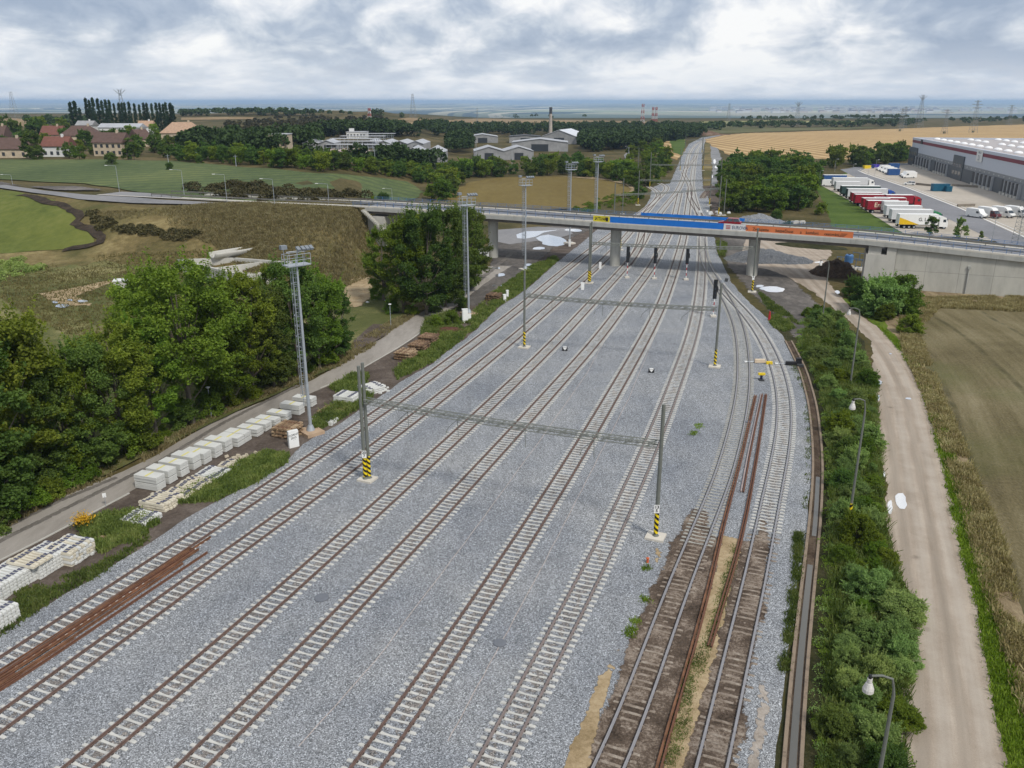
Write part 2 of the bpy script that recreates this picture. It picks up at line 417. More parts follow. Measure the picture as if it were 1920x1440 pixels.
M_orange = simple('orange_banner', (.60, .175, .062), .6, .1, .6)
M_glass = simple('dark_glass', (.03, .04, .05), .08, .05, 1, .8)
M_tyre = simple('tyre_rubber', (.022, .022, .024), .85, .1, 3)
M_wood = simple('old_timber', (.26, .17, .10), .9, .45, 3)
M_woodd = simple('dark_timber', (.16, .105, .065), .9, .45, 3)
M_bark = simple('bark', (.16, .135, .105), .95, .35, 3)
M_barkd = simple('dark_bark', (.075, .06, .045), .95, .35, 3)
M_cream = simple('cream_plaster', (.52, .43, .31), .9, .25, .6)
M_whitew = simple('white_plaster', (.66, .66, .64), .9, .1, .6)
M_rooft = simple('brown_roof_tiles', (.118, .074, .060), .9, .25, .9)
M_roofr = simple('red_roof_tiles', (.175, .075, .055), .9, .25, .9)
M_roofp = simple('pale_roof_tiles', (.42, .28, .19), .9, .25, .9)
M_shed = simple('pale_sheet_roof', (.40, .41, .43), .6, .2, .25)
M_shedw = simple('shed_wall', (.30, .30, .30), .9, .25, .3)
M_win = simple('window_dark', (.04, .045, .05), .3, .1, 1)
M_dirtred = mat_ground('red_soil', [(.05, .022, .015), (.095, .045, .030), (.14, .075, .05)], .6, 4, 14, .1)
def mat_leaf(name, cols, tr=.30, hue=.12):
    g = N(name, .7, .15)
    oi = g.n('ShaderNodeObjectInfo'); tcn = g.n('ShaderNodeTexCoord')
    a = g.noise(.55, 4, .6, vec=tcn.outputs['Object']); b = g.noise(4.5, 3, .6, vec=tcn.outputs['Object'])
    f = g.math('ADD', g.math('MULTIPLY', a, .55), g.math('MULTIPLY', b, .45))
    c = g.ramp(f, [(.34, cols[0]), (.5, cols[1]), (.68, cols[2])])
    hs = g.n('ShaderNodeHueSaturation'); g.l(c, hs.inputs['Color'])
    r_ = oi.outputs['Random']
    g.l(g.math('ADD', .5 - hue * .22, g.math('MULTIPLY', r_, hue * .40)), hs.inputs['Hue'])
    g.l(g.math('ADD', .76, g.math('MULTIPLY', g.math('FRACT', g.math('MULTIPLY', r_, 7.31)), .5)), hs.inputs['Value'])
    g.l(hs.outputs[0], g.p.inputs['Base Color'])
    t = g.n('ShaderNodeBsdfTranslucent'); g.l(g.mix(1, hs.outputs[0], (1.3, 1.5, .6), 'MULTIPLY'), t.inputs[0])
    mx = g.n('ShaderNodeMixShader'); mx.inputs[0].default_value = tr
    g.l(g.p.outputs[0], mx.inputs[1]); g.l(t.outputs[0], mx.inputs[2]); g.l(mx.outputs[0], g.out.inputs[0]); return g.m
M_leaf = mat_leaf('leaf_mid', [(0.074, 0.114, 0.013), (0.133, 0.197, 0.023), (0.231, 0.300, 0.039)])
M_leafd = mat_leaf('leaf_dark', [(0.047, 0.085, 0.017), (0.087, 0.137, 0.027), (0.143, 0.197, 0.041)])
M_leafb = mat_leaf('leaf_blue', [(0.103, 0.159, 0.048), (0.181, 0.254, 0.074), (0.308, 0.386, 0.126)])
M_leafy = mat_leaf('leaf_yellow', [(0.058, 0.099, 0.010), (0.102, 0.156, 0.014), (0.170, 0.226, 0.028)])
M_pop = mat_leaf('leaf_poplar', [(0.014, 0.034, 0.014), (0.026, 0.053, 0.022), (0.048, 0.079, 0.031)], .1, .03)
M_grass = mat_leaf('grass_blades', [(.045, .072, .016), (.115, .155, .036), (.235, .25, .085)], .25, 0)
M_drygrass = mat_leaf('dry_grass_blades', [(0.138, 0.106, 0.048), (0.243, 0.200, 0.097), (0.387, 0.341, 0.194)], .2, 0)
M_lime = mat_leaf('lime_grass_blades', [(0.075, 0.131, 0.010), (0.150, 0.225, 0.018), (0.250, 0.325, 0.050)], .25, 0)
# ------------------------------------------------------------------ ground sheets
def fractal_poly(pts, step, amp, seed, closed=True):
    out = []; n = len(pts)
    for i in range(n if closed else n - 1):
        a, b = pts[i], pts[(i + 1) % n]
        k = max(1, min(60, int((b - a).length / step)))
        for j in range(k): out.append(a.lerp(b, j / k))
    if not closed: out.append(pts[-1])
    if amp <= 0: return out
    res = []
    for p in out:
        a = amp * (1 + .004 * p.y)
        q = Vector((p.x, p.y, 0)) * .22 / max(.4, step)
        nx = noise.fractal(q + Vector((seed, 0, 0)), .7, 2.1, 4); ny = noise.fractal(q + Vector((0, seed, 7)), .7, 2.1, 4)
        res.append(Vector((p.x + a * nx * .8, p.y + 1.3 * a * ny * .8, 0)))
    return res
def inside(x, y, poly):
    c = False; j = len(poly) - 1
    for i in range(len(poly)):
        a, b = poly[i], poly[j]
        if (a[1] > y) != (b[1] > y) and x < (b[0] - a[0]) * (y - a[1]) / (b[1] - a[1]) + a[0]: c = not c
        j = i
    return c
def sheet_w(name, pts, mat, off, amp=.25, step=1.0, grid=None, relief=0, kind='structure', soft=0, line=None):
    """pts: world xy outline -> a sheet draped on the terrain"""
    b = fractal_poly([Vector((p[0], p[1], 0)) for p in pts], step, amp, hash(name) % 97 if False else len(name) * 3.1)
    co = [Vector((p.x, p.y)) for p in b]; ne = len(co)
    edges = [(i, (i + 1) % ne) for i in range(ne)]
    if grid:
        xs = [p.x for p in b]; ys = [p.y for p in b]
        poly = [(p.x, p.y) for p in b]
        gx, gy = np.meshgrid(np.arange(min(xs), max(xs), grid), np.arange(min(ys), max(ys), grid)); gx = gx.ravel(); gy = gy.ravel(); ins = np.zeros(len(gx), bool); PX_ = np.array(poly); QX = np.roll(PX_, 1, 0)
        for (ax, ay), (bx_, by_) in zip(PX_, QX):
            if ay == by_: continue
            ins ^= ((ay > gy) != (by_ > gy)) & (gx < (bx_ - ax) * (gy - ay) / (by_ - ay) + ax)
        for x, y in zip(gx[ins], gy[ins]): co.append(Vector((float(x) + rnd.uniform(-.2, .2) * grid, float(y) + rnd.uniform(-.2, .2) * grid)))
    r = geometry.delaunay_2d_cdt(co, edges, [], 1, 1e-4)
    vs = []
    for p in r[0]:
        z = hgt(p.x, p.y) + off
        if relief: z += relief * (noise.noise(Vector((p.x, p.y, 0)) * .12) * .7 + .5 + .3 * noise.noise(Vector((p.x, p.y, 3)) * .6))
        vs.append((p.x, p.y, z))
    me = bpy.data.meshes.new(name); me.from_pydata(vs, [], r[2]); me.materials.append(mat); me.update()
    for pl in me.polygons:
        if pl.normal.z < 0: pl.flip()
    if line:
        A_ = np.array(line, float); V_ = np.array([q[:2] for q in vs]); best = np.full(len(V_), 1e9); ac = np.zeros(len(V_)); al = np.zeros(len(V_)); s0 = 0.0
        for a_, b_ in zip(A_[:-1], A_[1:]):
            d_ = b_ - a_; L_ = np.hypot(*d_); u_ = d_ / L_; r_ = V_ - a_; t_ = np.clip(r_ @ u_, 0, L_); pp = a_ + t_[:, None] * u_; ds = np.hypot(*(V_ - pp).T); sg = np.sign(r_[:, 0] * u_[1] - r_[:, 1] * u_[0]); m_ = ds < best
            best[m_] = ds[m_]; ac[m_] = (ds * sg)[m_]; al[m_] = (s0 + t_)[m_]; s0 += L_
        for nm_, vv_ in (('across', ac), ('along', al)): me.attributes.new(nm_, 'FLOAT', 'POINT').data.foreach_set('value', vv_.astype(np.float32))
    if soft:
        at = me.attributes.new('edge', 'FLOAT', 'POINT'); B = np.array([(p.x, p.y) for p in b]); vals = []
        for q in vs: vals.append(min(1.0, float(np.sqrt(((B - np.array(q[:2])) ** 2).sum(1)).min()) / soft))
        at.data.foreach_set('value', vals)
    o = link(bpy.data.objects.new(name, me)); o['kind'] = kind
    return o
def sheet(name, px, mat, off, amp=.25, step=1.0, grid=None, z=None, **k):
    return sheet_w(name, [G(u, v, z) for u, v in px], mat, off, amp, step, grid, **k)
def smooth_line(P, step=1.5, sig=5):
    A = np.array(P); d = np.concatenate([[0], np.cumsum(np.hypot(*np.diff(A, axis=0).T))]); s_ = np.arange(0, d[-1], step); X = np.interp(s_, d, A[:, 0]); Y = np.interp(s_, d, A[:, 1])
    t = np.arange(-3 * sig, 3 * sig + 1); k = np.exp(-t * t / (2. * sig * sig)); k /= k.sum(); n = 3 * sig
    f = lambda q: np.convolve(np.concatenate([2 * q[0] - q[1:n + 1][::-1], q, 2 * q[-1] - q[-n - 1:-1][::-1]]), k, 'same')[n:n + len(q)]
    return list(zip(f(X), f(Y)))
# base terrain: a fan of cells that widens with distance
def make_terrain():
    ys = [-60, -30, 0]; y = 10.
    while y < 60000: ys.append(y); y *= 1.022 if y < 3000 else 1.05
    nx = 190; vs = []; fs = []
    for j, y in enumerate(ys):
        half = 130 + max(0, y) * 1.15
        for i in range(nx + 1):
            s_ = i / nx * 2 - 1; x = half * s_
            vs.append((x, y, hgt(x, y)))
    for j in range(len(ys) - 1):
        for i in range(nx):
            a = j * (nx + 1) + i; fs.append((a, a + 1, a + nx + 2, a + nx + 1))
    me = npmesh('terrain', vs, fs, base_mat()); o = link(bpy.data.objects.new('terrain', me)); o['kind'] = 'structure'
    me.polygons.foreach_set('use_smooth', [True] * len(me.polygons))
make_terrain()
BALLAST = [(-60, 1440), (-400, 1440), (-400, 1330), (0, 1190), (80, 1140), (190, 1075), (283, 1017), (337, 980), (400, 943), (533, 873), (567, 833), (640, 793), (750, 717), (810, 682), (885, 625), (935, 577), (985, 545), (1025, 510), (1047, 490), (1095, 452), (1120, 430), (1165, 412), (1205, 395), (1219, 372), (1222, 352), (1236, 346), (1256, 344), (1270, 312), (1282, 285), (1292, 270), (1315, 258), (1350, 253), (1352, 258), (1322, 264), (1316, 300), (1316, 325), (1318, 347), (1330, 375), (1332, 400), (1340, 445), (1345, 475), (1372, 530), (1397, 560), (1440, 597), (1454, 616), (1476, 640), (1492, 664), (1508, 705), (1516, 759), (1526, 802), (1527, 857), (1519, 911), (1514, 965), (1511, 1019), (1497, 1092), (1485, 1183), (1470, 1275), (1455, 1440), (1450, 1500), (-60, 1500)]
sheet('ballast', BALLAST, M_ballast, .02, .18, .8)
# dirty older ballast at the right of the yard, in front
sheet('ballast_old', [(1264, 985), (1290, 945), (1336, 955), (1345, 1000), (1400, 1010), (1415, 968), (1450, 968), (1455, 1010), (1452, 1080), (1446, 1160), (1425, 1250), (1415, 1340), (1408, 1445), (1404, 1500), (1036, 1500), (1054, 1445), (1112, 1330), (1146, 1240), (1172, 1180), (1216, 1090), (1242, 1030)], M_oldbal, .026, .35, .5, grid=0.6, soft=1.7)
sheet('sand_strip', [(1185, 1180), (1168, 1190), (1150, 1235), (1118, 1270), (1090, 1340), (1056, 1420), (1040, 1500), (1092, 1500), (1110, 1440), (1125, 1370), (1145, 1300), (1160, 1240)], M_tan, .034, .22, .5, grid=0.35, soft=0.7)
sheet('sand_strip', [(1350, 1002), (1394, 1008), (1386, 1060), (1374, 1120), (1358, 1190), (1334, 1260), (1314, 1340), (1292, 1420), (1262, 1520), (1206, 1520), (1232, 1440), (1264, 1330), (1292, 1230), (1314, 1140), (1334, 1070)], M_tan, .038, .3, .5, grid=0.35, soft=0.7)
sheet('sand_strip', [(1440, 1180), (1448, 1200), (1440, 1270), (1448, 1330), (1435, 1400), (1415, 1500), (1385, 1500), (1392, 1420), (1410, 1360), (1418, 1300), (1432, 1240)], mat_ground('pale_grit', [(.22, .185, .15), (.34, .295, .25), (.44, .395, .35)], .5, 4, 16, .03, soft=2.0), .042, .3, .5, grid=0.35, soft=0.7)
sheet('sand_strip', [(1232, 1020), (1246, 1024), (1242, 1045), (1230, 1062), (1222, 1050)], M_tan, .034, .25, .4, grid=0.35, soft=0.7)
# left service path, its verges and dirt
PATH = [(-200, 1120), (0, 1050), (100, 1000), (257, 915), (433, 815), (533, 759), (640, 713), (745, 654), (785, 627), (810, 602), (847, 580), (885, 550), (930, 517), (960, 498), (900, 500), (872, 533), (825, 567), (785, 587), (732, 620), (640, 683), (567, 723), (400, 790), (300, 850), (233, 883), (100, 937), (0, 998), (-200, 1070)]
sheet('dirt', [(-300, 1200), (-300, 1120), (-200, 1110), (0, 1045), (257, 908), (433, 808), (640, 705), (745, 645), (785, 618), (847, 572), (930, 505), (985, 480), (1040, 455), (1060, 430), (1120, 425), (1125, 440), (1060, 490), (990, 550), (890, 632), (810, 690), (750, 725), (640, 800), (567, 842), (533, 882), (400, 955), (283, 1030), (190, 1085), (80, 1155), (0, 1200), (-300, 1400)], M_dirt, .008, .2, 1.0)
sheet('mud_ground', [(850, 572), (905, 510), (915, 470), (930, 440), (1000, 425), (1110, 418), (1190, 405), (1205, 400), (1130, 425), (1060, 455), (1010, 500), (950, 545), (900, 580)], M_mud, .013, .3, 1.0, grid=1.6, soft=4.0)
sheet('service_path', PATH, M_asph, .017, .12, .8)
sheet('access_road', [(918, 432), (1010, 425), (1065, 428), (1075, 438), (1045, 447), (1005, 452), (955, 458), (925, 452)], M_roadgrey, .018, .1, 1.0)
# right hand side, front to back
RC = [(1420, 452), (1460, 480), (1500, 505), (1540, 545), (1585, 590), (1628, 628), (1660, 670), (1688, 730), (1704, 800), (1717, 880), (1733, 960), (1750, 1050), (1768, 1150), (1782, 1260), (1792, 1370), (1806, 1500), (1830, 1700)]
RCL = smooth_line([(G(u, v).x, G(u, v).y) for u, v in RC])
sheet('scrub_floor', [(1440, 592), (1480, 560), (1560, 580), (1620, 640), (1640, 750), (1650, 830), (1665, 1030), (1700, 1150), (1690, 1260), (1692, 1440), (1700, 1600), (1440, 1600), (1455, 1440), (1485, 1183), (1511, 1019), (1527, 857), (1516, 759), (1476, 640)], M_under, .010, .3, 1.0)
sheet('mown_field', [(1690, 560), (1800, 565), (2400, 590), (3200, 1000), (3000, 1700), (2100, 1700), (1960, 1500), (1900, 1250), (1850, 1000), (1790, 800), (1730, 690), (1700, 620)], M_brownf, .012, .3, 1.5, grid=2.5, line=RCL)
sheet('dry_grass_strip', [(1640, 555), (1660, 540), (1920, 552), (2400, 580), (2400, 600), (1920, 585), (1760, 575), (1700, 590), (1720, 660), (1765, 740), (1800, 820), (1840, 920), (1880, 1020), (1925, 1180), (1960, 1300), (2010, 1500), (1960, 1500), (1905, 1300), (1870, 1180), (1840, 1090), (1815, 1000), (1785, 900), (1762, 830), (1730, 740), (1690, 650), (1650, 600)], M_straw, .020, .35, 1.0)
sheet('verge', [(1600, 560), (1640, 580), (1680, 630), (1720, 690), (1752, 760), (1780, 860), (1805, 940), (1830, 1020), (1850, 1110), (1880, 1200), (1905, 1300), (1930, 1400), (1960, 1560), (1900, 1560), (1885, 1440), (1868, 1367), (1848, 1275), (1840, 1199), (1822, 1122), (1800, 1050), (1780, 938), (1763, 870), (1747, 802), (1725, 732), (1709, 683), (1678, 640), (1640, 608), (1575, 560)], M_verge, .026, .35, .8)
sheet('gravel_road', [(1720, 1700), (1692, 1440), (1688, 1367), (1694, 1260), (1705, 1200), (1712, 1131), (1679, 1073), (1663, 1025), (1660, 897), (1649, 830), (1641, 760), (1638, 700), (1632, 640), (1600, 608), (1560, 575), (1520, 545), (1478, 520), (1440, 505), (1400, 500), (1392, 470), (1400, 440), (1470, 436), (1520, 440), (1552, 450), (1560, 475), (1540, 500), (1556, 535), (1585, 565), (1606, 586), (1649, 616), (1687, 648), (1714, 683), (1730, 732), (1752, 802), (1768, 870), (1785, 938), (1805, 1035), (1828, 1122), (1844, 1199), (1853, 1275), (1874, 1367), (1893, 1440), (1940, 1700)], M_gravroad, .032, .3, .6, grid=1.0, line=RCL)
sheet('mud_ground', [(1342, 440), (1400, 420), (1480, 425), (1500, 470), (1480, 505), (1520, 545), (1560, 580), (1560, 640), (1500, 640), (1476, 636), (1452, 606), (1400, 556), (1352, 500)], M_mud, .016, .35, .8, grid=1.6, soft=4.0)
# beyond the bridge, left
sheet('meadow', [(-300, 420), (-300, 380), (0, 356), (100, 369), (200, 384), (300, 389), (480, 393), (600, 397), (700, 400), (745, 440), (700, 500), (640, 540), (600, 560), (500, 560), (300, 560), (-300, 600)], M_meadow, .12, .6, 3.0, 6)
sheet('meadow_lower', [(-500, 900), (-500, 560), (-200, 500), (0, 505), (200, 490), (420, 505), (560, 560), (640, 545), (690, 520), (780, 590), (720, 625), (630, 690), (400, 795), (100, 940), (-300, 1100)], M_meadow2, .2, .3, 2.0, 5)
sheet('field_green', [(-400, 350), (0, 357), (45, 363), (100, 378), (145, 400), (143, 420), (165, 438), (178, 450), (172, 462), (120, 470), (0, 476), (-400, 500)], M_field_green, .3, .5, 3.0, 6)
sheet('field_crop', [(-400, 290), (0, 300), (200, 300), (320, 303), (480, 315), (600, 327), (760, 340), (800, 362), (740, 385), (600, 383), (480, 380), (350, 372), (240, 360), (160, 345), (0, 338), (-400, 335)], M_field_blue, .25, 1, 5.0, 14)
sheet('field_tan', [(800, 386), (842, 362), (880, 343), (925, 335), (980, 332.5), (1050, 332.5), (1110, 336), (1150, 340), (1178, 350), (1183, 357), (1170, 366), (1140, 378), (1110, 386), (1090, 392), (1000, 395), (900, 396)], M_roundf, .35, .8, 4.0, 12)
sheet('field_edge', [(1050, 332), (1110, 334.5), (1155, 338), (1184, 348), (1190, 358), (1172, 372), (1183, 357), (1172, 348), (1140, 340), (1100, 337)], M_straw, .50, .5, 4.0, 12)
sheet('dirt_clearing', [(630, 550), (650, 520), (690, 512), (712, 530), (705, 560), (680, 590), (645, 580)], M_tan, .28, .4, 1.5, 2, soft=3)
sheet('dirt_clearing', [(665, 640), (700, 610), (740, 612), (720, 632), (660, 665)], M_dirt, .26, .4, 1.5, 4)
sheet('dirt_clearing', [(60, 350), (0, 340), (-100, 338), (-100, 348), (0, 350), (110, 361), (180, 361), (210, 358), (160, 350)], M_mud, .4, .5, 3, 3, soft=6)
sheet('dirt_track', [(60, 552), (100, 548), (170, 535), (230, 522), (232, 528), (180, 545), (150, 558), (180, 575), (130, 578), (90, 565)], M_tan, .26, .5, 1, .8, soft=1.6)
# soil ditch that winds round the green field
def ribbon(name, px, half, mat, off, amp=.2, step=1.5, grid=4, z=None):
    P = [G(u, v, z) for u, v in px]; a = []; b = []
    for i, p in enumerate(P):
        t = (P[min(i + 1, len(P) - 1)] - P[max(i - 1, 0)]); t.z = 0; t.normalize(); n_ = Vector((-t.y, t.x, 0))
        hw = half[i] if hasattr(half, '__len__') else half
        a.append(p + n_ * hw); b.append(p - n_ * hw)
    return sheet_w(name, a + b[::-1], mat, off, amp, step, grid)
ribbon('ditch_soil', [(40, 367), (100, 384), (140, 398), (152, 410), (143, 420), (150, 428), (175, 436), (190, 447), (186, 457), (165, 464), (120, 472)], 1.1, mat_ground('wet_soil', [(.02, .015, .010), (.045, .034, .024), (.08, .06, .04)], .5, 3, 10, .1), .42, .5)
# left road with its junction, on the embankment
RL = [(705, 392.5), (600, 389), (480, 385.5), (400, 382.5), (330, 379)]
sheet('road', [(-300, 333), (0, 347), (80, 359), (160, 367), (250, 372), (300, 376.5), (400, 381.5), (500, 384.5), (500, 387.5), (400, 386), (250, 383), (150, 376), (60, 363), (0, 354), (-300, 343)], M_roadgrey, .33, .1, 4, 6)
# right: yard, truck road, bank, stubble
sheet('bank_grass', [(1528, 352), (1560, 340), (1590, 320), (1612, 318), (1580, 330), (1560, 340), (1690, 428), (1740, 446), (1930, 480), (1930, 500), (1640, 445), (1560, 425), (1545, 380)], M_bank, .02, .4, 2)
sheet('yard_paving', [(1534, 345), (1600, 322), (1640, 312), (1712, 308), (1930, 370), (2300, 470), (2300, 560), (1940, 462), (1900, 455), (1800, 446), (1700, 441), (1672, 425), (1600, 380)], M_conc_yard, .05, .1, 3)
sheet('yard_road', [(1590, 316), (1628, 309), (1705, 306), (1712, 309), (1650, 312), (1622, 316), (1612, 322), (1640, 333), (1700, 352), (1800, 392), (1900, 438), (1960, 462), (2100, 520), (1960, 500), (1850, 445), (1760, 402), (1700, 376), (1640, 350), (1595, 328), (1575, 318)], M_asph2, .09, .1, 3)
for (a, b) in (([(1609, 320), (1622, 326), (1700, 352), (1800, 391), (1925, 447)], .30), ([(1612, 318), (1626, 323.5), (1704, 350), (1804, 388.5), (1930, 443)], .16)):
    o = ribbon('road_marking', a, b, simple('road_paint', (.74, .73, .70), .7, .12, 2), .12, 0, 6, None); o['kind'] = 'structure'
sheet('stubble_field', [(1318, 262), (1360, 253), (1400, 250), (1700, 241), (1930, 233), (2600, 225), (2600, 262), (1930, 262), (1712, 300), (1600, 300), (1500, 297), (1400, 296), (1362, 290)], M_stubble, .15, 1.5, 14, 60)
sheet('far_field', [(1150, 239), (1300, 236), (1500, 240), (1660, 238), (1600, 242), (1360, 250), (1318, 250), (1200, 247)], mat_ground('far_field_green', [(.07, .08, .03), (.11, .11, .045), (.15, .14, .07)], .01, .1, 1, .05), .3, 2, 20, 80)
sheet('far_field', [(740, 225), (900, 222), (1100, 226), (1250, 229), (1200, 240), (1000, 243), (860, 240), (780, 236)], M_farfield, .35, 2, 20, 80)
sheet('far_field', [(340, 221), (480, 220), (480, 224), (340, 226)], M_farfield, .35, 1, 20, 80)
sheet('far_field', [(-100, 222), (30, 222), (60, 226), (60, 238), (-100, 240)], M_farfield, .35, 1, 20, 60)
sheet('far_field', [(1310, 228), (1440, 226), (1660, 228), (1640, 231), (1440, 232), (1320, 233)], mat_ground('far_field_lime', [(.17, .17, .06), (.24, .23, .09), (.30, .28, .13)], .01, .1, 1, .05), .3, 1, 20, 80)
sheet('mown_bank', [(1216, 268), (1262, 264), (1285, 262), (1280, 290), (1268, 300), (1240, 285)], M_stubble, .06, .5, 5)
sheet('verge', [(1256, 263), (1284, 258), (1286, 272), (1276, 292), (1262, 286)], M_bank, .09, .5, 5)
sheet('gravel_lane', [(1332, 262), (1350, 260), (1345, 275), (1352, 295), (1352, 310), (1345, 330), (1346, 350), (1334, 348), (1336, 320), (1333, 290)], mat_ground('lane_gravel', [(.16, .16, .16), (.22, .22, .22), (.28, .28, .28)], .1, 1, 8, .03), .09, .3, 3)
sheet('lineside_grass', [(1322, 266), (1332, 266), (1334, 290), (1336, 325), (1334, 350), (1320, 350), (1319, 320)], M_meadow, .07, .3, 3)
sheet('dirt', [(1318, 350), (1345, 346), (1350, 372), (1350, 405), (1336, 405), (1330, 375)], M_dirt, .08, .3, 3)
sheet('industrial_lane', [(1170, 266), (1176, 266), (1182, 285), (1186, 300), (1172, 302), (1170, 292), (1176, 285)], M_roadgrey, .3, .2, 4, 10)
# puddles
def puddle(pts, off=.05, z=None): 
    o = sheet('puddle', pts, M_water, off, .05, .3, None, z); o['kind'] = 'structure'; return o
def blob(u, v, ru, rv, seed, off=.06):
    rr = random.Random(seed); k = 14; ph = [1 + .18 * math.sin(2.2 * math.pi * q / k * 2 + seed) + rr.uniform(-.12, .12) for q in range(k)]
    return puddle([(u + ru * ph[i] * math.cos(2 * math.pi * i / k), v + rv * ph[i] * math.sin(2 * math.pi * i / k)) for i in range(k)], off)
puddle([(968, 440), (985, 434), (1020, 433), (1050, 431), (1020, 436), (1005, 444), (985, 448), (970, 447)])
blob(1036, 451, 30, 9, 5); blob(1075, 432, 15, 3, 6); blob(1010, 466, 10, 3, 8)
for q in ((930, 503, 7, 2), (938, 516, 8, 3), (946, 537, 10, 4), (990, 497, 8, 2), (927, 536, 4, 1.5), (1412, 518, 6, 2), (1416, 511, 3, 2), (1450, 543, 26, 5), (1422, 537, 9, 2.5), (1570, 548, 5, 3), (1460, 590, 10, 6), (1648, 718, 6, 4), (1646, 746, 3, 6), (1690, 940, 10, 17), (1669, 952, 6, 11), (1703, 748, 5, 2), (1670, 664, 3, 1), (1658, 890, 2, 6), (1535, 492, 8, 1.5)):
    blob(*q, seed=int(q[0]))
for i, q in enumerate(((1345, 313, 5, 3), (1350, 319, 5, 3), (1340, 303, 3, 4), (1335, 331, 2, 3))): blob(*q, seed=i + 40, off=.14)
for i, q in enumerate(((118, 577, 14, 3), (155, 568, 12, 2), (103, 570, 6, 2), (132, 566, 5, 2))): blob(*q, seed=i + 60, off=.34)
# wheel tracks worn into the gravel road and the path
def wear(name, px, hw, mat, off):
    P = [G(u, v) for u, v in px]; a = []; b = []
    for i, p in enumerate(P):
        t = (P[min(i + 1, len(P) - 1)] - P[max(i - 1, 0)]); t.normalize(); n_ = Vector((-t.y, t.x, 0)); a.append(p + n_ * hw); b.append(p - n_ * hw)
    sheet_w(name, a + b[::-1], mat, off, .08, .8, hw * .8, soft=hw)
M_rutl = mat_ground('pale_rut', [(.27, .225, .178), (.335, .285, .23), (.40, .345, .285)], .5, 4, 18, .02, soft=1.4); M_rutd = mat_ground('damp_rut', [(.23, .19, .15), (.27, .225, .18), (.31, .26, .21)], .5, 4, 18, .02, soft=.5)
GR = [(1450, 470), (1500, 505), (1540, 545), (1585, 588), (1628, 625), (1662, 670), (1688, 730), (1702, 800), (1715, 880), (1730, 960), (1748, 1050), (1768, 1150), (1785, 1260), (1800, 1370), (1815, 1500)]
for dx in (): wear('wheel_track', [(u + dx * (18 + (v - 440) * .155), v) for u, v in GR], .22, M_rutd, .038)
M_pd = mat_ground('path_stain', [(.10, .09, .078), (.15, .135, .118), (.2, .18, .16)], .4, 3, 14, .01, soft=.5)
wear('path_wear', [(-60, 1045), (60, 985), (160, 935), (300, 865), (420, 792), (560, 722)], .35, M_pd, .022); wear('path_wear', [(20, 985), (110, 940), (220, 895)], .3, M_pd, .022)
wear('path_wear', [(860, 560), (905, 520), (960, 475)], .8, M_pd, .022)
# ------------------------------------------------------------------ railway tracks
M_dusty = mat_ballast('rust_dusted_ballast', .80, (1.13, 1.0, .88), (3.0, .66))
def smooth_path(pts, step=.6, sig=8.0):
    """even steps along a smoothed centre line"""
    P = [np.array([p[0], p[1]]) for p in pts]
    out = []
    for i in range(len(P) - 1):
        n = max(1, int(np.linalg.norm(P[i + 1] - P[i]) / 1.0))
        for j in range(n): out.append(P[i] + (P[i + 1] - P[i]) * j / n)
    out.append(P[-1]); A = np.array(out)
    k = int(sig); ext0 = 2 * A[0] - A[1:k * 3 + 1][::-1] if len(A) > k * 3 + 1 else np.repeat(A[:1], k * 3, 0)
    ext1 = 2 * A[-1] - A[-k * 3 - 1:-1][::-1] if len(A) > k * 3 + 1 else np.repeat(A[-1:], k * 3, 0)
    B = np.vstack([ext0, A, ext1]); t = np.arange(-3 * k, 3 * k + 1); ker = np.exp(-t * t / (2 * sig * sig)); ker /= ker.sum()
    X = np.convolve(B[:, 0], ker, 'same')[len(ext0):len(ext0) + len(A)]; Y = np.convolve(B[:, 1], ker, 'same')[len(ext0):len(ext0) + len(A)]
    d = np.concatenate([[0], np.cumsum(np.hypot(np.diff(X), np.diff(Y)))])
    s_ = np.arange(0, d[-1], step)
    return np.stack([np.interp(s_, d, X), np.interp(s_, d, Y)], 1)
def rail_mb(path, off, z0=.055, h=.16):
    mb = MB(); n = len(path)
    t = np.gradient(path, axis=0); t /= np.linalg.norm(t, axis=1)[:, None]; nn = np.stack([t[:, 1], -t[:, 0]], 1)
    prof = [(-.082, 0), (-.082, .025), (-.025, .05), (-.025, .115), (-.042, .125), (-.042, h), (.042, h), (.042, .125), (.025, .115), (.025, .05), (.082, .025), (.082, 0)]
    m = len(prof)
    for i in range(n):
        zb = hgt(path[i][0], path[i][1]) + z0
        for a, z in prof: mb.v.append((path[i][0] + nn[i][0] * (off + a), path[i][1] + nn[i][1] * (off + a), zb + z))
    for i in range(n - 1):
        for k in range(m - 1): mb.face((i * m + k, i * m + k + 1, (i + 1) * m + k + 1, (i + 1) * m + k))
    return mb
M_clip = simple('rail_clip', (.07, .055, .05), .8, .3, 8)
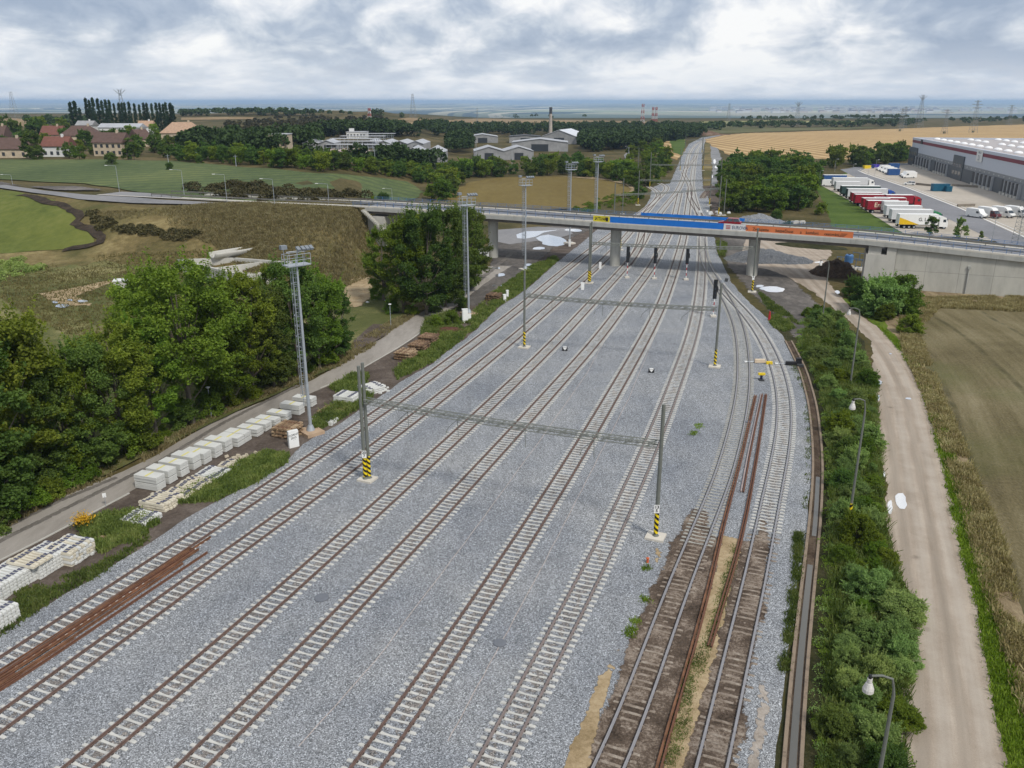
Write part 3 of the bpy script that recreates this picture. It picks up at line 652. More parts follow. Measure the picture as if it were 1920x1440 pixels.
def sleeper_mb(conc, clip, lo=0.0, wd=.245, flat=False):
    mb = MB().mat(conc)
    # top line over half the length, the body tapers to the middle and dips there
    xs = [-1.30, -1.22, -.96, -.58, -.30, 0, .30, .58, .96, 1.22, 1.30]
    zt = [.040, .066, .074, .074, .040, .024, .040, .074, .074, .066, .040]
    wt = [.85, 1.0, 1.0, 1.0, .80, .72, .80, 1.0, 1.0, 1.0, .85]
    if flat: zt = [.03, .045, .05, .05, .066, .07, .066, .05, .05, .045, .03]; wt = [.8, 1, 1, 1, 1, 1, 1, 1, 1, 1, .8]
    vs = []; fs = []
    for x, z, w_ in zip(xs, zt, wt):
        a = wd * w_ / 2
        vs += [(x, -a - .02, -.12), (x, -a + .02, z + lo), (x, a - .02, z + lo), (x, a + .02, -.12)]
    for i in range(len(xs) - 1):
        for k in range(3): fs.append((4 * i + k, 4 * i + k + 1, 4 * i + k + 5, 4 * i + k + 4))
    fs += [(3, 2, 1, 0), (40, 41, 42, 43)]
    mb.add(vs, [f[::-1] for f in fs])
    mb.mat(clip)
    for sx in (-.755, .755):
        for dx in (-.115, .115): mb.box((sx + dx, 0, .083 + lo), (.07, .15, .05))
    return mb
SL = {'new': sleeper_mb(M_sleeper, M_clip).mesh('sleeper'), 'worn': sleeper_mb(M_sleeper2, M_clip).mesh('sleeper'), 'old': sleeper_mb(M_oldsl, M_clip, -.004, .23, True).mesh('sleeper')}
def track(px, label, kind='new', group=None, rmat=None, pts=None, sleepers=True, old_from=None, sig=8.0, zr=0.0, gap=.6, name='railway_track', rr=None):
    P = smooth_path(pts if pts else [G(u, v) for u, v in px], gap, sig)
    root = thing(name, label, 'railway track', (P[0][0], P[0][1], 0), 0, group)
    inv = Matrix.Translation((-P[0][0], -P[0][1], 0))
    for off in (-.755, .755):
        q = P if gap <= .7 else P
        mb = rail_mb(q[::2] if len(q) > 400 else q, off, .062 + zr)
        mb.v = [tuple(inv @ Vector(v)) for v in mb.v]; o = mb.build('rail', rmat or M_railtop, root)
    t = np.gradient(P, axis=0)
    if not sleepers: pass
    elif kind == 'new' and gap < .7:
        Q = P[(P[:, 1] > 20) & (P[:, 1] < 230)][::3]; tq = np.gradient(Q, axis=0); tq /= np.linalg.norm(tq, axis=1)[:, None]; nq = np.stack([tq[:, 1], -tq[:, 0]], 1)
        sheet_w('ballast_stain', list(map(tuple, Q + nq * 1.15)) + list(map(tuple, (Q - nq * 1.15)[::-1])), M_dusty, .0235, 0, 3, 1.1, soft=1.1)
    near = []; far = []
    for i in range(len(P)):
        p = (P[i][0], P[i][1], 0)
        if not in_frame(p, 40): continue
        an = math.atan2(t[i][1], t[i][0]) - math.pi / 2 + rnd.gauss(0, .004)
        k = kind
        if old_from and old_from(p): k = 'old'
        near.append((p, an, k))
    for j, (p, an, k) in enumerate(near):
        if j < 100:
            o = bpy.data.objects.new('sleeper', SL[k]); link(o, root)
            o.location = (p[0] - P[0][0] + rnd.gauss(0, .006), p[1] - P[0][1], hgt(p[0], p[1]) + zr + (rnd.gauss(0, .002) if k != 'old' else rnd.uniform(-.045, .006))); o.rotation_euler = (0, 0, an)
    if len(near) > 100:
        by = {}
        for p, an, k in near[100:]: by.setdefault(k, []).append((p, an))
        for k, lst in by.items():
            src = SL[k]; v0 = np.array([v.co[:] for v in src.vertices]); f0 = [tuple(pl.vertices) for pl in src.polygons]; mi = [pl.material_index for pl in src.polygons]
            mb = MB(); mb.mats = list(src.materials)
            for p, an in lst:
                ca, sa = math.cos(an), math.sin(an); n0 = len(mb.v)
                X = v0[:, 0] * ca - v0[:, 1] * sa + p[0] - P[0][0]; Y = v0[:, 0] * sa + v0[:, 1] * ca + p[1] - P[0][1]; zb = hgt(p[0], p[1]) + zr
                mb.v += list(zip(X, Y, v0[:, 2] + zb)); mb.f += [tuple(n0 + q for q in f) for f in f0]; mb.m += mi
            o = mb.build('sleeper', None, root); o['kind'] = 'stuff'
    return root
TR = 'parallel tracks of the yard'
track([(-420, 1530), (0, 1252), (200, 1118), (415, 977), (616, 840), (738, 758), (895, 640), (962, 589), (1038, 525), (1107, 470), (1150, 438), (1190, 408), (1222, 384), (1240, 366), (1250, 356), (1251, 350), (1246, 346), (1238, 344)], 'track along the left edge of the ballast beside the sleeper stacks', group=TR, sig=7)
track([(-300, 1580), (50, 1320), (421.7, 1046.7), (500, 994), (640, 890), (810, 760), (958, 640), (1030, 578), (1090, 527), (1130, 491), (1165, 455), (1188, 428), (1208, 402), (1226, 380), (1236, 368), (1234, 360), (1226, 354), (1217, 350)], 'second track from the left, just right of the pile of loose rails', group=TR, sig=7)
track([(80, 1500), (301.7, 1320), (528, 1117), (658, 1000), (850, 825), (960, 722), (1044, 640), (1116, 562), (1176, 497), (1202, 462), (1218, 430), (1237, 400), (1258, 374), (1268, 362), (1275, 350), (1281, 335), (1287, 310), (1291, 292), (1297, 280), (1306, 270), (1325, 260), (1352, 255)], 'track just right of the nearest twin portal mast', group=TR, sig=8)
track([(300, 1500), (369, 1440), (488, 1320), (640, 1157), (754, 1040), (791, 1000), (976, 800), (1119, 640), (1174, 566), (1220, 505), (1248, 452), (1262, 420), (1267, 396), (1275, 362)], 'fourth track from the left, rusty rails, in the middle of the yard', group=TR, sig=8)
track([(645, 1500), (697, 1440), (965, 1040), (991, 1000), (1108, 812), (1207, 640), (1240, 575), (1265, 505), (1281, 450), (1286, 420), (1289, 395), (1292, 370), (1294, 350)], 'fifth track from the left, rust brown rails, between the two pale lines in the ballast', group=TR, sig=8)
track([(885, 1500), (919, 1440), (1129, 1040), (1148, 1000), (1228, 822), (1295.5, 640), (1305, 600), (1312, 560), (1316, 505), (1317, 447), (1316, 425), (1309, 398), (1301, 372), (1297, 350), (1299, 325), (1303, 300), (1307, 282), (1316, 268), (1334, 260)], 'track passing just left of the right portal mast, straight under the bridge', group=TR, rmat=simple('brown_rail_steel', (.22, .18, .165), .5, .2, 3), sig=8)
old7 = lambda p: p[1] < 58.5
old8 = lambda p: p[1] < 60.5
track([(1110, 1510), (1149, 1440), (1228.5, 1220), (1272, 1100), (1313, 1000), (1355, 900), (1382, 800), (1393, 740), (1395, 690), (1391, 640), (1383, 605), (1368, 570), (1350, 541), (1334, 515), (1322, 492), (1317, 470), (1316, 447)], 'curving track left of the loose rails, its near sleepers dirty', 'worn', rmat=M_railshin, sig=4, old_from=old7)
track([(1320, 1500), (1336, 1440), (1384, 1220), (1413, 1100), (1433, 1000), (1448, 925), (1463, 857), (1471, 800), (1470, 745), (1460, 700), (1445, 660), (1422, 620), (1400, 591), (1385, 575), (1366, 556), (1348, 535), (1335, 515)], 'outermost curving track at the right edge of the ballast beside the drain', 'new', rmat=M_railshin, sig=4, old_from=old8)
track([(1283, 322), (1287, 314), (1294, 308), (1301, 300), (1304, 292)], 'short crossover linking the two main lines far beyond the bridge', sig=12, gap=1.0, zr=.01)
track([(1281, 324), (1284, 332), (1291, 342), (1295, 352), (1294, 368)], 'curved crossover just beyond the portal far behind the bridge', sig=12, gap=1.0, zr=.012)
track([(1291, 362), (1295, 376), (1305, 392), (1314, 404), (1320, 420)], 'branch curving right out of the main line behind the bridge', sig=10, gap=1.0, zr=.014)
track([(1317, 372), (1320, 365), (1326, 358), (1336, 352)], 'short siding curving into the scrub right of the main line', 'old', sig=6, zr=.03)
track([(1177, 498), (1196, 470), (1203, 445), (1205, 425), (1215, 405)], 'turnout branch between the third track and the bridge pier, under the bridge', sig=8, gap=.6, zr=.014)
# loose rails
def loose_rails(px_pairs, label, mat, n, spread, zs, group=None, name='rail_pile', up=0, count=None):
    A = G(*px_pairs[0]); root = thing(name, label, 'rail pile' if n > 1 else 'rail', (A.x, A.y, 0), 0, group)
    P = [G(u, v) for u, v in px_pairs]
    rr = random.Random(int(A.y * 10))
    for k in range(n):
        off = (k - (n - 1) / 2) * spread + rr.uniform(-.03, .03); c0 = rr.uniform(0, .02); c1 = rr.uniform(.96, 1.0)
        if n > 6: c1 = rr.choice([.42, .55, .93, .97, 1.0, 1.0])
        pts = smooth_path([(p.x, p.y) for p in P], 2.0, 3)
        a, b = int(c0 * len(pts)), max(3, int(c1 * len(pts))); pts = pts[a:b]
        t = np.gradient(pts, axis=0); t /= np.linalg.norm(t, axis=1)[:, None]
        pts = pts + np.stack([t[:, 1], -t[:, 0]], 1) * (off + .10 * np.sin(np.linspace(0, 3, len(pts)) + k)[:, None] * (.4 if n > 6 else 0.3))
        mb = rail_mb(pts, 0, zs + (rr.choice([0, .0, .10]) if n > 6 else 0)); mb.v = [(x - A.x, y - A.y, z) for x, y, z in mb.v]
        mb.build('rail', mat if rr.random() < .6 else M_rust, root)
    return root
loose_rails([(-330, 1470), (0, 1283), (150, 1180), (412, 1007)], 'long pile of rusty rails lying between the two leftmost tracks', M_rust2, 11, .175, .03)
loose_rails([(1225, 1480), (1240, 1415), (1290, 1250), (1330, 1100), (1352, 1000), (1392, 850), (1421, 725)], 'pair of rusty rails lying beside the left curving track, down to the foreground', M_rust2, 2, .19, .03, 'loose rails between the curving tracks')
loose_rails([(1330, 1215), (1358, 1120), (1385, 1030), (1400, 960), (1420, 850), (1439, 724)], 'brown rails lying beside the outer curving track', M_rust, 2, .19, .03, 'loose rails between the curving tracks')
loose_rails([(1391, 924), (1404, 850), (1417, 790), (1431, 727)], 'paler steel rail lying alone between the two brown pairs', simple('pale_rail', (.36, .29, .27), .6, .3, 3), 2, .2, .03, 'loose rails between the curving tracks')
# thin marker strings on the ballast
for i, px in enumerate(([(840, 1390), (905, 1270), (1000, 1095), (1090, 920), (1180, 745), (1240, 600)], [(560, 1400), (700, 1245), (870, 1020), (1010, 830), (1100, 700), (1150, 610)])):
    mb = MB(); pts = []
    for j in range(len(px) - 1):
        for k in range(8):
            t = k / 8; p = G(px[j][0] * (1 - t) + px[j + 1][0] * t, px[j][1] * (1 - t) + px[j + 1][1] * t); pts.append((p.x + rnd.uniform(-.04, .04), p.y, .035))
    mb.tube(pts, .022, 4); o = mb.build('cable', simple('pink_cord', (.50, .42, .38), .9, .3, 2)); tag(o, ['thin pale cord on the ballast between the fifth and sixth tracks', 'thin pale cord on the ballast between the fourth and fifth tracks'][i], 'cable', 'cords laid on the ballast')

# ------------------------------------------------------------------ masts and portals
M_hazard = None
def hazard():
    g = N('hazard_stripes', .5, .3); w_ = g.n('ShaderNodeTexWave', wave_profile='SAW'); w_.inputs['Scale'].default_value = .44; g.l(g.vec((.55, .55, 1), 0), w_.inputs[0]); w_.bands_direction = 'DIAGONAL'
    tcn = g.n('ShaderNodeTexCoord'); sx = g.n('ShaderNodeSeparateXYZ'); g.l(tcn.outputs['Object'], sx.inputs[0])
    v = g.math('FRACT', g.math('MULTIPLY', g.math('ADD', sx.outputs[2], g.math('MULTIPLY', sx.outputs[0], .9)), 2.0))
    g.col(g.ramp(v, [(0, (.012, .012, .012)), (.5, (.75, .56, .01))], 'CONSTANT')); return g.m
M_hazard = hazard()
def text(s, name, loc, rot, size, mat, parent=None, al='CENTER', ext=.004, bold=.0, sx=1.0):
    cu = bpy.data.curves.new(name, 'FONT'); cu.body = s; cu.size = size; cu.align_x = al; cu.align_y = 'CENTER'; cu.extrude = ext; cu.offset = bold; cu.resolution_u = 2
    cu.materials.append(mat); to = bpy.data.objects.new(name, cu); me = bpy.data.meshes.new_from_object(to); bpy.data.objects.remove(to); bpy.data.curves.remove(cu)
    if not me.materials: me.materials.append(mat)
    o = bpy.data.objects.new(name, me); o.location = loc; o.rotation_euler = rot; o.scale = (sx, 1, 1); return link(o, parent)
def mast_post(root, x, y, h, twin, rz=0, sign=None, base=True, r0=.17, haz=True, basesz=1.5):
    """one portal post in its portal's frame"""
    offs = (-.19, .19) if twin else (0,)
    for i, o_ in enumerate(offs):
        mb = MB(); ox, oy = o_ * math.cos(rz + .9), o_ * math.sin(rz + .9)
        mb.tube([(x + ox, y + oy, .1), (x + ox, y + oy, h + (i * .25 if twin else 0))], [r0, r0 * .86], 10)
        mb.lathe((x + ox, y + oy, .12), [(r0 * 1.7, 0), (r0 * 1.7, .06), (r0 * 1.1, .2)], 10)
        mb.build('post', M_pole, root, False)
        if haz:
            mb = MB(); mb.lathe((x + ox, y + oy, .42), [(r0 + .012, 0), (r0 + .012, 2.0)], 12); mb.build('hazard_sleeve', M_hazard, root)
    if twin:
        mb = MB(); c, s_ = math.cos(rz + .9), math.sin(rz + .9)
        for zz_ in (1.2, 3, 5, 7, h - .4): mb.box((x, y, zz_), (.5, .04, .12), rz + .9)
        mb.build('batten', M_pole, root)
    if base:
        mb = MB(); mb.box((x, y, .10), (basesz, basesz * .9, .2), rz); mb.build('footing', M_foot, root)
    if sign:
        sg = MB(); sy = y - r0 - .16; sg.box((x - .1, sy, 2.75), (.42, .03, .72)); sg.box((x - .1, sy + .07, 2.75), (.08, .12, .1)); s_ = sg.build('number_plate', M_white, root)
        for k, t in enumerate(sign): text(t, 'digit', (x - .1, sy - .02, 2.92 - .32 * k), (R(90), 0, 0), .36, M_black, s_, bold=.01)
def truss(root, A, B, w_=.30, hh=.42, nseg=None, sag=.25):
    A, B = Vector(A), Vector(B); Lg = (B - A).length; n = nseg or int(Lg / .9); d = (B - A).normalized(); nx = Vector((-d.y, d.x, 0)).normalized()
    def P(t): return A.lerp(B, t) + Vector((0, 0, -sag * 4 * t * (1 - t)))
    mb = MB(); cor = [(-w_, 0), (w_, 0), (w_, hh), (-w_, hh)]
    for a, z in cor: mb.tube([P(i / 12) + nx * a + Vector((0, 0, z)) for i in range(13)], .044, 4)
    for i in range(n):
        p, q = P(i / n), P((i + 1) / n)
        for (a, z), (b, z2) in ((cor[0], cor[2]), (cor[3], cor[1]), (cor[0], cor[3]), (cor[1], cor[2]), (cor[3], cor[2]), (cor[0], cor[1])) if i % 2 == 0 else ((cor[0], cor[3]), (cor[1], cor[2]), (cor[2], cor[0]), (cor[3], cor[2])):
            mb.tube([p + nx * a + Vector((0, 0, z)), q + nx * b + Vector((0, 0, z2))], .026, 3, False)
    mb.build('cross_beam', M_truss, root)
def portal(pl, pr, zl, zr_, hl, hr, twinl, twinr, label, signl=None, signr=None, group='catenary portals over the tracks', wd=.3, drops=()):
    A, B = G(*pl), G(*pr); mid = (A + B) / 2; root = thing('catenary_portal', label, 'portal', (mid.x, mid.y, 0), 0, group)
    a, b = A - mid, B - mid; rz = math.atan2(b.y - a.y, b.x - a.x)
    mast_post(root, a.x, a.y, hl, twinl, rz, signl); mast_post(root, b.x, b.y, hr, twinr, rz, signr)
    ta, tb = Vector((a.x, a.y, zl)), Vector((b.x, b.y, zr_)); d = (tb - ta).normalized()
    truss(root, ta + d * .3, tb - d * .3, wd, .4)
    for t in drops:
        q = ta.lerp(tb, t); mb = MB(); mb.tube([q + Vector((0, 0, -.2)), q + Vector((.05, 0, -1.9))], .03, 5); mb.tube([q + Vector((0, 0, -.3)), q + Vector((-.9, .5, -1.3)), q + Vector((-1.0, .5, -1.6))], .025, 5)
        mb.lathe((q.x - 1.0, q.y + .5, q.z - 1.75), [(.03, 0), (.08, .04), (.04, .08), (.08, .12), (.03, .18)], 8); mb.build('insulator_arm', M_truss, root)
    return root
portal((689, 900), (1229, 1008), 7.75, 8.0, 11.2, 11.5, True, False, 'nearest catenary portal, twin mast left and single mast right with numbered plates', ('20', '7'), ('13', '5'), drops=(.17, .35, .58, .80))
portal((983, 652), (1340, 688), 7.5, 7.7, 11.2, 11.3, False, False, 'second catenary portal, single masts with striped feet, in front of the bridge', drops=(.15, .42, .66, .86))
portal((1105, 531), (1410, 548), 7.6, 8.0, 11.6, 11.8, True, False, 'third catenary portal spanning close to the bridge, twin mast at its left', None, ('8',), drops=(.1, .45, .7))
portal((1151, 420), (1347, 404), 8.0, 8.0, 11.5, 12.0, False, False, 'catenary portal right behind the bridge', drops=(.4, .6), wd=.2)
portal((1196, 385), (1330, 385), 8.2, 8.2, 11.5, 11.5, False, False, 'thin catenary portal standing well behind the bridge deck', wd=.2)
portal((1218, 352), (1350, 352), 9.0, 9.0, 14, 12.0, False, False, 'catenary portal by the hedge where the main line narrows', wd=.2)
portal((1275, 320), (1318, 320), 8.5, 8.5, 11, 11, False, False, 'small far catenary portal halfway up the distant main line', wd=.2)
portal((1284, 285), (1316, 287), 8.5, 8.5, 11, 11, False, False, 'farthest catenary portal before the line bends right', wd=.2)
def post_thing(u, v, h, name, label, cat, group=None, twin=False, haz=True, sign=None):
    p = G(u, v); root = thing(name, label, cat, (p.x, p.y, 0), 0, group); mast_post(root, 0, 0, h, twin, 0, sign, True, .15, haz, 1.3); return root
post_thing(1163, 469, 9.0, 'catenary_mast', 'lone grey mast with striped foot under the bridge, behind its left track pier', 'mast', 'lone masts')
post_thing(1349, 476, 8.0, 'catenary_mast', 'lone mast on a white footing in the weeds under the bridge', 'mast', 'lone masts', haz=False)
post_thing(1167, 402, 11, 'catenary_mast', 'lone thin mast behind the blue banner, left of the tracks beyond', 'mast', 'lone masts', haz=False)
post_thing(1195, 345, 15, 'catenary_mast', 'leftmost of the masts standing against the hedge beyond the bridge', 'mast', 'lone masts', haz=False)
post_thing(1357, 404, 11, 'catenary_mast', 'lone mast at the foot of the right hand trees behind the bridge', 'mast', 'lone masts', haz=False)
post_thing(1316, 300, 13, 'catenary_mast', 'far lone mast at the right edge of the narrowing main line', 'mast', 'lone masts', haz=False)

M_flood = simple('floodlight_grey', (.20, .22, .24), .5, .1, 2)
def light_mast(u, v, h, rz, label, sc=1.0, full=True, pad=True):
    p = G(u, v); root = thing('lighting_mast', label, 'lighting mast', (p.x, p.y, 0), rz, 'tall floodlight masts along the yard')
    mb = MB(); mb.tube([(0, 0, .35), (0, 0, h - 1.4)], [.19, .10], 10); mb.lathe((0, 0, .32), [(.46, 0), (.46, .06), (.26, .6)], 12); mb.build('pole', M_galv, root)
    if pad: mb = MB(); mb.box((0, 0, .18), (2.4, 2.0, .36)); mb.build('footing', mat_concrete('mast_footing', (.42, .30, .20)) if full else M_foot, root)
    # caged ladder
    mb = MB(); x0 = -.62
    for y in (-.22, .22): mb.tube([(x0, y, 3.0), (x0 + .1, y, h - 1.2)], .04, 4)
    z = 3.2
    while z < h - 1.4:
        k = (z - 3) / (h - 4) * .1
        mb.tube([(x0 + k, -.22, z), (x0 + k, .22, z)], .024, 3, False); z += .45
    mb.build('ladder', M_galv, root)
    mb = MB(); z = 4.0
    while z < h - 1.5:
        pts = [(x0 + .05 - .62 * math.sin(a), .36 * math.cos(a), z) for a in [math.pi * q / 6 for q in range(7)]]
        mb.tube(pts, .034, 3, False); mb.tube([(x0 + .05, .25, z), (-.2, 0, z - .05), (x0 + .05, -.25, z)], .03, 3, False); z += 1.1
    for a in (.25, .5, .75): mb.tube([(x0 + .05 - .62 * math.sin(math.pi * a), .36 * math.cos(math.pi * a), 4.0), (x0 + .05 - .62 * math.sin(math.pi * a), .36 * math.cos(math.pi * a), h - 1.6)], .028, 3, False)
    mb.build('safety_cage', M_galv, root)
    # platform and rails
    px_, py_ = .62, 1.25
    mb = MB(); mb.box((0, 0, h - 1.5), (2 * px_, 2 * py_, .10)); mb.box((0, 0, h - 1.6), (.8, 1.6, .12)); mb.build('platform', M_galv, root)
    mb = MB()
    for zz_ in (h - .95, h - .40):
        mb.tube([(-px_, -py_, zz_), (px_, -py_, zz_), (px_, py_, zz_), (-px_, py_, zz_), (-px_, -py_, zz_)], .028, 4, False)
    for x in (-px_, px_):
        for y in (-py_, -.42, .42, py_): mb.tube([(x, y, h - 1.5), (x, y, h - .4)], .03, 4, False)
    mb.build('guard_rail', M_galv, root)
    mb = MB(); mb.tube([(.35, -1.2, h - .1), (.35, 1.5, h - .1)], .05, 5); mb.tube([(0, 0, h - 1.4), (.35, 0, h - .1)], .06, 5); mb.tube([(-.4, -1.1, h - 1.4), (-.4, -1.1, h + .1)], .035, 4); mb.build('lamp_bar', M_galv, root)
    for y in (.1, .6, 1.05, 1.5):
        mb = MB(); Mx = Matrix.Translation((.4, y, h + .12)) @ Matrix.Rotation(R(28), 4, 'Y'); mb.box((0, 0, 0), (.55, .36, .2), M=Mx); mb.box((.02, 0, -.12), (.45, .3, .06), M=Mx); mb.build('floodlight', M_flood, root)
    mb = MB(); mb.box((-.4, -1.1, h + .28), (.5, .62, .4)); mb.build('floodlight', M_flood, root)
    return root
light_mast(583, 812, 19.6, R(-48), 'nearest floodlight mast, with caged ladder, on a brown footing beside the white board')
light_mast(879, 590, 19.4, R(-55), 'floodlight mast standing in front of the tree clump left of the bridge')
light_mast(985, 507, 18.9, R(-60), 'floodlight mast directly behind the left mast of the second portal', full=False)
light_mast(1068, 457, 19.4, R(-60), 'floodlight mast rising over the bridge in front of the tan field, left of two', full=False)
light_mast(1118, 427, 19.4, R(-60), 'rightmost floodlight mast, behind the bridge, by the edge of the tan field', full=False)

# light signals
def signal(u, v, h, label, hd=3.2):
    p = G(u, v); root = thing('railway_signal', label, 'railway signal', (p.x, p.y, 0), 0, 'black light signals facing the yard')
    mb = MB()
    k = 0; z = .3
    while z < h - hd:
        mb.mat(M_red if k % 2 else M_white).tube([(0, 0, z), (0, 0, min(z + .55, h - hd + .1))], .075, 8); z += .55; k += 1
    mb.build('striped_post', None, root)
    mb = MB(); mb.box((0, 0, .15), (.9, .9, .3)); mb.build('footing', M_foot, root)
    mb = MB(); mb.box((0, 0, h - hd / 2), (.62, .14, hd)); mb.box((0, .12, h - hd / 2), (.34, .2, hd - .3)); mb.box((.42, .2, h - hd / 2), (.1, .5, .9)); hb = mb.build('signal_head', M_black, root)
    for i in range(5):
        z = h - .35 - i * hd / 5.2; q = MB(); q.lathe((0, 0, 0), [(.13, 0), (.15, .05), (.13, .1)], 10)
        q.v = [(x, -.07 - zz_, y + z) for x, y, zz_ in q.v]; q.build('lens', M_glass, hb)
        q = MB(); q.tube([(-.17, -.12, z + .02), (-.12, -.2, z + .14), (0, -.22, z + .19), (.12, -.2, z + .14), (.17, -.12, z + .02)], .03, 4); q.build('hood', M_black, hb)
    q = MB(); q.box((0, .35, h - hd - .1), (.7, .6, .05)); q.tube([(-.3, .6, 0.3), (-.3, .6, h - hd)], .025, 4); q.tube([(.1, .6, 0.3), (.1, .6, h - hd)], .025, 4)
    for i in range(int((h - hd) / .4)): q.tube([(-.3, .6, .5 + i * .4), (.1, .6, .5 + i * .4)], .018, 3)
    q.build('ladder', M_galv, root)
    return root
signal(1175.5, 521, 6.3, 'leftmost light signal, beside the third track in front of the bridge')
signal(1226.5, 523, 6.3, 'light signal standing between the fourth and fifth tracks in front of the bridge')
signal(1286, 525, 6.4, 'light signal between the fifth track and the straight one, in front of the bridge')
signal(1337, 594, 6.2, 'nearest light signal, beside the right mast of the second portal')

# ------------------------------------------------------------------ bridge and its walls
BD = Vector((1, -.385, 0)).normalized(); BN = Vector((.385, 1, 0)).normalized()
def deckz(x): return float(np.interp(x, [-60, -33, 0, 20, 42, 55, 67, 90, 130, 170], [10.3, 10.5, 10.1, 9.65, 9.4, 9.2, 8.95, 7.5, 5.0, 3.0]))
BX = Vector((0, 181.0, 0))                              # near edge of the deck at X = 0
def bp(x, off, z): q = BX + BD * (x / BD.x) + BN * off; return Vector((q.x, q.y, z))
br = thing('road_bridge', 'long grey concrete road bridge on round piers crossing the whole yard', 'bridge', (0, 0, 0))
def strip_solid(mb, x0, x1, o0, o1, za, zb, step=4.0):
    n = max(1, int((x1 - x0) / step)); base = len(mb.v)
    for i in range(n + 1):
        x = x0 + (x1 - x0) * i / n; dz = deckz(x)
        for o_, z in ((o0, za), (o1, za), (o1, zb), (o0, zb)): mb.v.append(tuple(bp(x, o_, dz + z)))
    for i in range(n):
        a = base + 4 * i
        for k in range(4): mb.face((a + k, a + (k + 1) % 4, a + 4 + (k + 1) % 4, a + 4 + k))
    mb.face((base + 3, base + 2, base + 1, base)); e = base + 4 * n; mb.face((e, e + 1, e + 2, e + 3)); return mb
X0, X1 = -34, 150
mb = MB(); strip_solid(mb, X0, X1, 0, 10.6, -.95, -.15); mb.build('deck', M_conc, br)
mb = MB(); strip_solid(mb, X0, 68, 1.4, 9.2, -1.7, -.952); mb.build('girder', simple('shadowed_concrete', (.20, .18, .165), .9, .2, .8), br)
mb = MB(); strip_solid(mb, X0 - 50, X1, 0.0, 1.5, -.148, .10); strip_solid(mb, X0 - 50, X1, 9.1, 10.6, -.148, .12); mb.build('footway', mat_concrete('pale_footway', (.52, .49, .43)), br)
mb = MB(); strip_solid(mb, X0, X1, 1.502, 9.098, -.148, .0); mb.build('roadway', M_roadgrey, br)
mb = MB()
for off in (1.7, 8.9):
    strip_solid(mb, X0 - 60, X1, off, off + .08, .42, .74)
    x = X0 - 60
    while x < X1: q = bp(x, off + .14, deckz(x) + .3); mb.box(q, (.12, .1, .75), math.atan2(BD.y, BD.x)); x += 3.0
mb.build('guard_rail', simple('dull_guardrail', (.20, .19, .17), .5, .2, 1, .5, .4), br)
def railing(x0, x1, off, mat, parent, name='railing'):
    mb = MB(); rz = math.atan2(BD.y, BD.x); sp = 2.0; x = x0
    while x <= x1:
        q = bp(x, off, deckz(x) + .62); mb.box(q, (.07, .07, 1.1), rz); x += sp
    for z in (.35, .62, .88, 1.16): mb2 = strip_solid(mb, x0, x1, off - .025, off + .025, z - .025, z + .025)
    return mb.build(name, mat, parent)
railing(X0 - 3, 18, .25, M_bluerail, br); railing(18, 62, .25, M_bluerail, br); railing(62, X1, .25, M_bluerail, br)
railing(X0 - 3, X1, 10.35, M_bluerail, br)
# footway brackets at the left approach
for i, x in enumerate((20.5, 47.2, -5.9)):
    q = bp(x, 4.6, 0); z1 = deckz(x) - 1.72
    mb = MB(); mb.lathe((q.x, q.y, -.5), [(1.12, 0), (1.12, z1 + .5 - .9), (1.2, z1 + .5)], 20); mb.build('pier', mat_concrete('pier_concrete', (.44, .43, .385)), br, False)
# banners tied to the railing
def banner(x0, x1, off, z0, z1, mat, name, label, group=None, wav=0.0):
    q0 = bp(x0, off, 0); root = thing(name, label, 'banner', (q0.x, q0.y, 0), 0, group)
    mb = MB(); n = max(2, int((x1 - x0) / .5)); rr = random.Random(int(x0 * 3))
    for i in range(n + 1):
        x = x0 + (x1 - x0) * i / n; dz = deckz(x); w_ = wav * math.sin(i * .9) * rr.uniform(.3, 1)
        for o_, z in ((off, z0), (off - .03, z0), (off - .03 - w_, z1 - abs(w_)), (off - w_, z1 - abs(w_))): mb.v.append(tuple(bp(x, o_, dz + z) - q0))
    for i in range(n):
        for k in range(4): mb.face((4 * i + k, 4 * i + 4 + k, 4 * i + 4 + (k + 1) % 4, 4 * i + (k + 1) % 4))
    mb.build('cloth', mat, root); return root, q0
def slope_rot(x, dx=1.0): return math.atan2(deckz(x + dx) - deckz(x - dx), 2 * dx / BD.x)
def banner_text(root, q0, s, x, off, z, size, mat, sx=1.0, bold=0.0, al='LEFT'):
    p = bp(x, off - .055, deckz(x) + z) - q0; e = (R(90), 0, math.atan2(BD.y, BD.x)); sl_ = slope_rot(x)
    o = text(s, 'lettering', p, (0, 0, 0), size, mat, root, al, .004, bold, sx)
    o.rotation_euler = (Matrix.Rotation(e[2], 3, 'Z') @ Matrix.Rotation(-sl_, 3, 'Y') @ Matrix.Rotation(R(90), 3, 'X')).to_euler(); return o
def bxu(u, v, z):                                       # deck station seen at that column
    d = ray(u, v); t = BX.y / (d.y + .385 * d.x); return d.x * t
xa, xb, xc, xd, xe = bxu(1112, 415, 9), bxu(1143.5, 418, 9), bxu(1356, 430, 9), bxu(1397, 433, 9), bxu(1599, 447, 9)
r1, q1 = banner(xa, xb - .1, .14, .14, 1.30, simple('banner_yellow', (.66, .56, .03), .6, .1, 1), 'banner', 'small yellow banner with bold black letters on the bridge railing')
banner_text(r1, q1, 'SATTLHART', xa + .3, .14, .72, .92, M_black, .55, .015); 
pl = bp(xb - .62, .075, deckz(xb) + .72) - q1; mb = MB(); mb.box(pl, (.5, .02, .8), math.atan2(BD.y, BD.x)); mb.build('logo', M_black, r1)
r2, q2 = banner(xb, xc, .14, .05, 1.30, M_bluetarp, 'banner', 'long plain blue banner along the near railing of the bridge')
